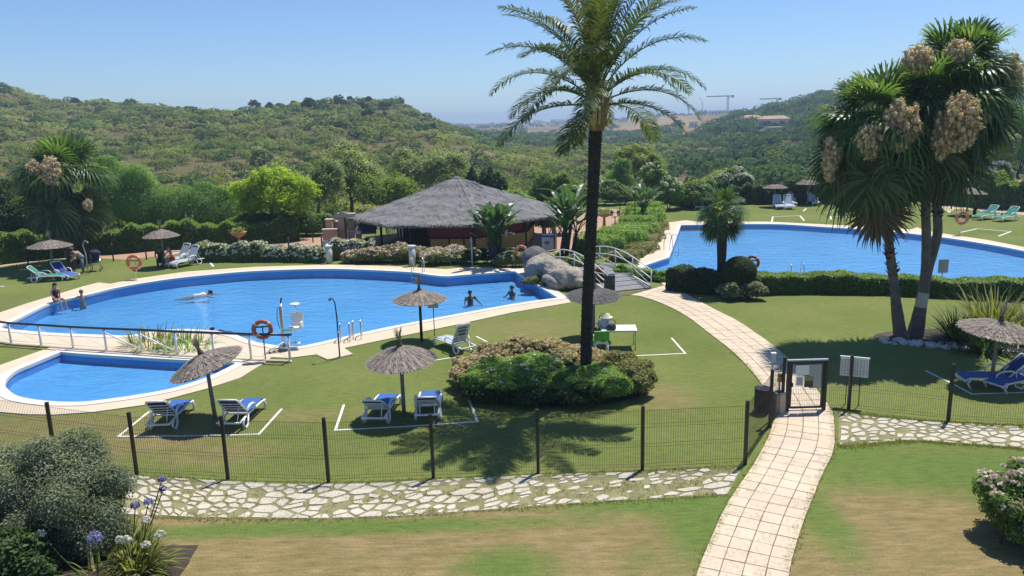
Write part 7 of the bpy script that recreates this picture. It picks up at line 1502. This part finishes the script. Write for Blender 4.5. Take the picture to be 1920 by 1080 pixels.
villa((86.73, 2300.00, 7.02), 26, 16, 9, 'white building on the distant skyline, beside the spire tree', 0); villa((144.18, 2300.00, 10.14), 40, 16, 10, 'wide white building on the distant skyline', 0, False); villa((179.85, 2300.00, 9.25), 24, 16, 10, 'white building on the skyline left of the palm trunk', 0); villa((207.78, 2300.00, 10.07), 18, 14, 11, 'narrow white building on the skyline touching the palm trunk', 0, False); villa((268.19, 1000.00, 15.66), 26, 14, 5, 'long brown block under construction on the ridge', 0, False); villa((232.81, 700.00, 17.29), 16, 8, 5, 'flat grey building on the ridge below the second crane', 0, False)

# ragged grass along the edges of paving, posts and beds
TUFT = leafmat('grass_blades', [(0.11, 0.16, 0.032), (0.18, 0.23, 0.058), (0.29, 0.28, 0.12)], 0.45, spec=.1)
def tufts():
    rng = np.random.default_rng(99); pts = []
    def along(line, n, w, off=0.0):
        P = np.array([tuple(p)[:2] for p in curve_pts([Vector((*p, 0)) for p in line], 6)]); sg = np.linalg.norm(np.diff(P, axis=0), axis=1); cum = np.concatenate([[0], np.cumsum(sg)]); s = rng.random(n) * cum[-1]; i = np.clip(np.searchsorted(cum, s) - 1, 0, len(sg) - 1); u = ((s - cum[i]) / sg[i])[:, None]; d = (P[i + 1] - P[i]) / sg[i][:, None]; nn = np.stack([-d[:, 1], d[:, 0]], 1); k = .5 + .5 * np.sin(s * 2.1) * np.sin(s * .7 + 1)
        return P[i] * (1 - u) + P[i + 1] * u + nn * (off + w * rng.normal(size=n) * (.4 + k))[:, None]
    pts.append(along(path_l[6:], 1500, .05, .05)); pts.append(along(path_r[6:], 1500, .05, -.05))
    for q in ([(-11.24, 15.84), (-8.07, 15.13), (-4.58, 14.82), (-0.34, 15.01), (1.82, 15.22), (4.56, 15.41)], [(-9.63, 17.24), (-6.69, 16.68), (-4.32, 16.41), (-1.92, 16.49), (0.49, 16.60), (2.91, 16.63), (5.27, 16.75)], [(7.92, 17.73), (8.88, 17.87), (9.71, 17.95), (10.79, 17.75), (12.23, 17.34)], [(8.90, 20.03), (9.68, 19.59), (11.51, 19.01), (13.11, 18.69)]): pts.append(along(q, 1300, .09))
    pts.append(along([(-9.06, 16.10), (-4.79, 15.62), (-0.35, 15.75), (4.79, 16.03)], 1700, .28))
    P = np.concatenate(pts); m = 4; idx = np.repeat(np.arange(len(P)), m); N = len(idx); a = rng.random(N) * 6.283; h = (.018 + .032 * rng.random(N)); ln = .6 * h
    B = np.concatenate([P[idx] + .018 * rng.normal(size=(N, 2)), np.zeros((N, 1))], 1); d = np.stack([np.cos(a), np.sin(a), np.zeros(N)], 1); sd = np.stack([-np.sin(a), np.cos(a), np.zeros(N)], 1) * .0055
    T = B + d * ln[:, None] + np.array((0, 0, 1.0)) * h[:, None]; V = np.stack([B - sd, B + sd, T + sd * .3, T - sd * .3], 1).reshape(-1, 3)
    tag(np_mesh('grass_tufts', V, np.arange(4 * N).reshape(N, 4), TUFT, None, np.repeat(rng.random(N), 4)), 'short grass tufts growing along the path and flagstone edges', kind='stuff')
tufts()

# ------------------------------------------------------------------ people
SKINM = plain('skin', (.48, .29, .20), .6, .08); SKIND = plain('tanned_skin', (.20, .105, .065), .6, .08); HAIRD = plain('dark_hair', (.012, .009, .008), .6, .2); HAIRB = plain('brown_hair', (.12, .07, .04), .6, .2)
RAD = dict(pelvis=.135, spine=.115, chest=.135, neck=.050, head=.088, crown=.070, sl=.058, el=.041, hl=.030, sr=.058, er=.041, hr=.030, pl=.088, kl=.058, al=.040, tl=.030, pr=.088, kr=.058, ar=.040, tr=.030)
EDG = [('pelvis', 'spine'), ('spine', 'chest'), ('chest', 'neck'), ('neck', 'head'), ('head', 'crown'), ('chest', 'sl'), ('sl', 'el'), ('el', 'hl'), ('chest', 'sr'), ('sr', 'er'), ('er', 'hr'), ('pelvis', 'pl'), ('pl', 'kl'), ('kl', 'al'), ('al', 'tl'), ('pelvis', 'pr'), ('pr', 'kr'), ('kr', 'ar'), ('ar', 'tr')]
def person(label, loc, rz, J, skin=SKINM, hair=HAIRD, suit=None, suit_part='full', long_hair=0.0, trousers=None, sc=1.0):
    t = thing('person', label, 'person', loc, rz); t.scale = (sc,) * 3; names = list(RAD); me = bpy.data.meshes.new('body'); me.from_pydata([J[n] for n in names], [(names.index(a), names.index(b)) for a, b in EDG], [])
    o = bpy.data.objects.new('body_c', me); COL.objects.link(o); m = o.modifiers.new('s', 'SKIN'); m.use_smooth_shade = True; m.branch_smoothing = .6
    for i, n in enumerate(names): d = me.skin_vertices[0].data[i]; d.radius = (RAD[n], RAD[n] * (.8 if n in ('pelvis', 'spine', 'chest') else 1)); d.use_root = n == 'pelvis'
    o.modifiers.new('u', 'SUBSURF').levels = 1; dg = bpy.context.evaluated_depsgraph_get(); bm_ = bpy.data.meshes.new_from_object(o.evaluated_get(dg)); bpy.data.objects.remove(o); bm_.name = 'body'; bm_.materials.clear(); bm_.materials.append(skin); b = bpy.data.objects.new('body', bm_); link(b, t)
    H = Vector(J['head']); C = Vector(J['crown']); up = (C - Vector(J['neck'])).normalized(); fw = Vector(J.get('look', (1, 0, 0))); fw = (fw - up * fw.dot(up)).normalized(); sd = up.cross(fw)
    mb = MB(); mb.smooth = True; b0 = len(mb.v); mb.lathe([(math.cos(x), math.sin(x)) for x in np.linspace(-.55, 1.5, 6)], 14)
    for i in range(b0, len(mb.v)): x, y, z = mb.v[i]; k = .108; q = H + up * .035 + sd * (y * k * .92) + fw * (x * k - .020 - .03 * (z < 0)) + up * (z * k * 1.05); mb.v[i] = tuple(q)
    if long_hair: q = H - fw * .075; mb.tube([tuple(q + up * .03), tuple(q - up * long_hair * .5 - fw * .02), tuple(q - up * long_hair)], [.085, .075, .03], 8, True, .6)
    mb.build('hair', hair, t)
    mb = MB(); n0 = H + fw * .092; mb.tube([tuple(n0 + up * .03), tuple(n0 + fw * .022 - up * .012)], [.008, .014], 5)
    for s in (-1, 1): mb.tube([tuple(n0 + sd * s * .034 + up * .03 - fw * .012), tuple(n0 + sd * s * .034 + up * .03 + fw * .001)], .010, 5); mb.tube([tuple(H + sd * s * .088 + up * .0), tuple(H + sd * s * .102 + up * .012)], [.022, .012], 6)
    mb.tube([tuple(n0 - sd * .022 - up * .042 - fw * .01), tuple(n0 + sd * .022 - up * .042 - fw * .01)], .007, 5); mb.build('face', skin, t)
    for h, e in (('hl', 'el'), ('hr', 'er')):
        w = Vector(J[h]); d = (w - Vector(J[e])).normalized(); s = d.cross(Vector((0, 0, 1.0)) if abs(d.z) < .9 else Vector((1, 0, 0))).normalized(); mb = MB(); mb.tube([tuple(w), tuple(w + d * .045), tuple(w + d * .09)], [.026, .036, .030], 6, True, .5)
        for k, l in ((-1.5, .062), (-.5, .075), (.5, .078), (1.5, .068)): q = w + d * .085 + s * (.017 * k); mb.tube([tuple(q), tuple(q + d * l * .6), tuple(q + d * l - Vector((0, 0, .015)))], [.009, .008, .006], 5)
        q = w + d * .04 - s * .032; mb.tube([tuple(q), tuple(q + d * .035 - s * .02), tuple(q + d * .065 - s * .02)], [.011, .010, .007], 5); mb.build('hand', skin, t)
    if suit:
        P, Sp, Ch = Vector(J['pelvis']), Vector(J['spine']), Vector(J['chest']); mb = MB(); d = (Ch - Sp); top = Ch + d * (.15 if suit_part != 'trunks' else -10); pts = [P - (Sp - P) * .55, P, Sp, Ch, Ch + d * .22] if suit_part != 'trunks' else [P - (Sp - P) * .6, P, P.lerp(Sp, .6)]
        mb.tube([tuple(q) for q in pts], [.12, .158, .132, .158, .12] if suit_part != 'trunks' else [.13, .162, .14], 12, True, 1.0)
        if suit_part in ('trunks', 'shirt'):
            pr_ = (('pl', 'kl'), ('pr', 'kr')) if suit_part == 'trunks' else (('sl', 'el'), ('sr', 'er'))
            for a, b2 in pr_: A, B = Vector(J[a]), Vector(J[b2]); mb.tube([tuple(A), tuple(A.lerp(B, .55))], [.105, .085] if suit_part == 'trunks' else [.075, .06], 8)
        mb.build('swimsuit' if suit_part != 'shirt' else 'shirt', suit, t)
    if trousers:
        mb = MB(); mb.tube([tuple(Vector(J['pelvis']) + Vector((0, 0, .1))), J['pelvis'], tuple((Vector(J['pl']) + Vector(J['pr'])) / 2)], [.155, .165, .14], 10)
        for a, b2, c in (('pl', 'kl', 'al'), ('pr', 'kr', 'ar')): mb.tube([J[a], J[b2], J[c]], [.105, .078, .062], 8)
        mb.build('trousers', trousers, t)
    return t
def J_(**k):
    b = dict(pelvis=(0, 0, .92), spine=(0, 0, 1.12), chest=(0, 0, 1.34), neck=(.01, 0, 1.50), head=(.03, 0, 1.62), crown=(.03, 0, 1.70), sl=(0, .19, 1.42), el=(0, .25, 1.14), hl=(.08, .26, .90), sr=(0, -.19, 1.42), er=(0, -.25, 1.14), hr=(.08, -.26, .90),
             pl=(0, .10, .86), kl=(.02, .11, .48), al=(0, .11, .07), tl=(.17, .12, .03), pr=(0, -.10, .86), kr=(.02, -.11, .48), ar=(0, -.11, .07), tr=(.17, -.12, .03)); b.update(k); return b
SIT = dict(pelvis=(0, 0, .12), spine=(-.02, 0, .32), chest=(.02, 0, .54), neck=(.05, 0, .69), head=(.09, 0, .80), crown=(.10, 0, .88), sl=(.02, .19, .61), sr=(.02, -.19, .61), pl=(.08, .10, .10), pr=(.08, -.10, .10))
e = lambda p, z: (p[0], p[1], z)
person('woman with black hair in a dark red swimsuit sitting on the pool edge', e((-22.12, 36.67), .06), rad(-28), J_(**SIT, el=(-.10, .27, .36), hl=(-.12, .27, .10), er=(.10, -.26, .36), hr=(.28, -.20, .18), kl=(.47, .12, .14), al=(.55, .12, -.28), tl=(.66, .13, -.38), kr=(.46, -.12, .15), ar=(.54, -.12, -.28), tr=(.65, -.13, -.38)), suit=plain('dark_red_suit', (.07, .008, .012), .7, .1), long_hair=.26)
person('person standing in the pool with arms resting on the edge beside the sitting woman', e((-21.22, 37.32), -1.22), rad(130), J_(el=(.24, .26, 1.30), hl=(.46, .18, 1.30), er=(.24, -.26, 1.30), hr=(.50, -.14, 1.30)), hair=HAIRB, sc=.97)
FLOAT = J_(pelvis=(-.62, 0, -.10), spine=(-.40, 0, -.07), chest=(-.16, 0, -.03), neck=(.0, 0, .02), head=(.12, 0, .07), crown=(.19, 0, .11), look=(1, 0, -.3), sl=(-.08, .19, -.02), el=(.16, .34, -.06), hl=(.40, .30, -.08), sr=(-.08, -.19, -.02), er=(.14, -.36, -.07), hr=(.34, -.40, -.10), pl=(-.68, .10, -.10), kl=(-1.06, .16, -.14), al=(-1.42, .14, -.20), tl=(-1.58, .14, -.22), pr=(-.68, -.10, -.10), kr=(-1.05, -.18, -.16), ar=(-1.40, -.20, -.14), tr=(-1.56, -.22, -.16))
person('swimmer in a white top floating near the middle of the main pool', e((-15.43, 38.36), -.13), rad(10), FLOAT, suit=plain('white_suit', (.7, .7, .68), .7, .05))
person('swimmer in a dark blue cap near the close edge of the pool', e((-12.23, 30.80), -.13), rad(170), FLOAT, hair=plain('blue_cap', (.015, .03, .10), .4, .1), suit=plain('navy_suit', (.02, .03, .08), .7, .1))
WADE = dict(kl=(.34, .14, .84), al=(-.02, .16, .80), tl=(-.16, .17, .82), kr=(.30, -.14, .82), ar=(-.06, -.16, .80), tr=(-.20, -.17, .82), el=(.10, .36, 1.20), hl=(.30, .44, 1.05), er=(.12, -.36, 1.20), hr=(.34, -.40, 1.06))
person('dark haired swimmer standing chest deep left of the pool corner', e((-2.01, 35.93), -1.50), rad(-60), J_(**WADE), skin=SKIND, suit=plain('black_suit', (.015, .015, .02), .6, .1), suit_part='shirt')
person('dark haired swimmer up to the shoulders nearest the pool corner', e((-0.00, 37.25), -1.60), rad(-150), J_(**WADE), skin=SKIND, suit=plain('black_suit_b', (.015, .015, .02), .6, .1), suit_part='shirt')
SITC = dict(pelvis=(0, 0, .46), spine=(.03, 0, .66), chest=(.10, 0, .88), neck=(.16, 0, 1.02), head=(.22, 0, 1.13), crown=(.24, 0, 1.21), sl=(.10, .19, .95), el=(.28, .26, .74), hl=(.46, .18, .60), sr=(.10, -.19, .95), er=(.28, -.26, .74), hr=(.46, -.18, .60), pl=(.08, .10, .44), kl=(.48, .14, .48), al=(.46, .14, .07), tl=(.62, .15, .03), pr=(.08, -.10, .44), kr=(.48, -.14, .48), ar=(.46, -.14, .07), tr=(.62, -.15, .03))
person('dark figure leaning forward on a seat in the shade of the back left umbrella', e((-21.16, 46.12), 0), rad(-70), J_(**SITC), skin=SKIND, suit=plain('dark_shirt', (.02, .02, .025), .8, .1), suit_part='shirt', trousers=plain('dark_shorts', (.03, .03, .035), .8, .1))
person('sunburnt person with red shorts sitting beside the back left umbrella', e((-20.48, 46.21), 0), rad(-130), J_(**SITC), hair=HAIRB, suit=plain('red_trunks', (.35, .025, .03), .8, .1), suit_part='trunks')
for p_, lb in (((-20.96, 45.75), 'dark low stool under the leaning figure'), ((-20.29, 45.83), 'red folding stool under the person with red shorts')):
    t = thing('stool', lb, 'stool', p_); mb = MB(); mb.box((0, .1, .33), (.42, .40, .05)); mb.build('seat', bpy.data.materials['red_plastic'] if 'red' in lb else DARKMETAL, t)
    for x in (-.17, .17):
        for y in (-.06, .26): mb = MB(); mb.tube([(x, y, .32), (x * 1.1, y, 0)], .018, 6); mb.build('leg', STEEL, t)
person('person in brown clothes standing in the shade under the left fan palm', e((-25.96, 45.07), 0), rad(-40), J_(), skin=SKIND, suit=plain('brown_shirt', (.10, .06, .035), .85, .15), suit_part='shirt', trousers=plain('brown_trousers', (.08, .05, .035), .85, .15))
person('person in grey blue trousers bending forward beside the left fan palm trunk', e((-25.06, 44.61), 0), rad(-150), J_(spine=(.08, 0, 1.08), chest=(.24, 0, 1.22), neck=(.36, 0, 1.30), head=(.46, 0, 1.36), crown=(.52, 0, 1.42), look=(1, 0, -.8), sl=(.26, .19, 1.27), el=(.36, .22, 1.02), hl=(.50, .16, .84), sr=(.26, -.19, 1.27), er=(.36, -.22, 1.02), hr=(.50, -.16, .84)), suit=plain('pale_shirt', (.35, .30, .26), .85, .1), suit_part='shirt', trousers=plain('grey_blue_trousers', (.10, .15, .20), .85, .15))
def stroller():
    t = thing('pushchair', 'dark navy pushchair parked right of the left fan palm', 'pushchair', (-24.62, 45.22), rad(20)); c = plain('navy_cloth', (.03, .04, .08), .85, .2); mb = MB(); mb.box((0, 0, .55), (.42, .5, .06)); mb.box((0, .24, .85), (.42, .06, .6), Matrix.Rotation(rad(-18), 3, 'X')); mb.build('seat', c, t); mb = MB(); mb.torus(.28, .05, 10, 6, (0, .12, 1.0), Matrix.Rotation(pi / 2, 3, 'Y'), 0, pi); mb.lathe([(.3, 0), (.26, .16), (.12, .25)], 12, (0, .14, 1.0)); mb.build('hood', c, t); mb = MB()
    for x in (-.24, .24): mb.tube([(x, -.4, .1), (x, .0, .5), (x, .5, 1.05)], .016, 6); mb.tube([(x, .4, .1), (x, -.1, .6)], .016, 6)
    mb.tube([(-.24, .5, 1.05), (.24, .5, 1.05)], .02, 6); mb.build('frame', STEEL, t)
    for x in (-.26, .26):
        for y in (-.4, .4): mb = MB(); mb.torus(.085, .02, 14, 6, (x, y, .105), Matrix.Rotation(pi / 2, 3, 'Y')); mb.build('wheel', BLACK, t)
stroller()

# ------------------------------------------------------------------ air
mh = bpy.data.materials.new('haze'); mh.use_nodes = True
mh.node_tree.nodes.clear()
pv = mh.node_tree.nodes.new('ShaderNodeVolumePrincipled'); oo = mh.node_tree.nodes.new('ShaderNodeOutputMaterial')
pv.inputs['Color'].default_value = (0.58, 0.76, 1.0, 1); pv.inputs['Density'].default_value = 0.00048; pv.inputs['Anisotropy'].default_value = 0.2
mh.node_tree.links.new(pv.outputs[0], oo.inputs['Volume'])
hz = MB(); hz.box((0, 2090, 17), (9400, 4300, 66))
tag(hz.build('haze', mh), None, None, None, 'stuff')
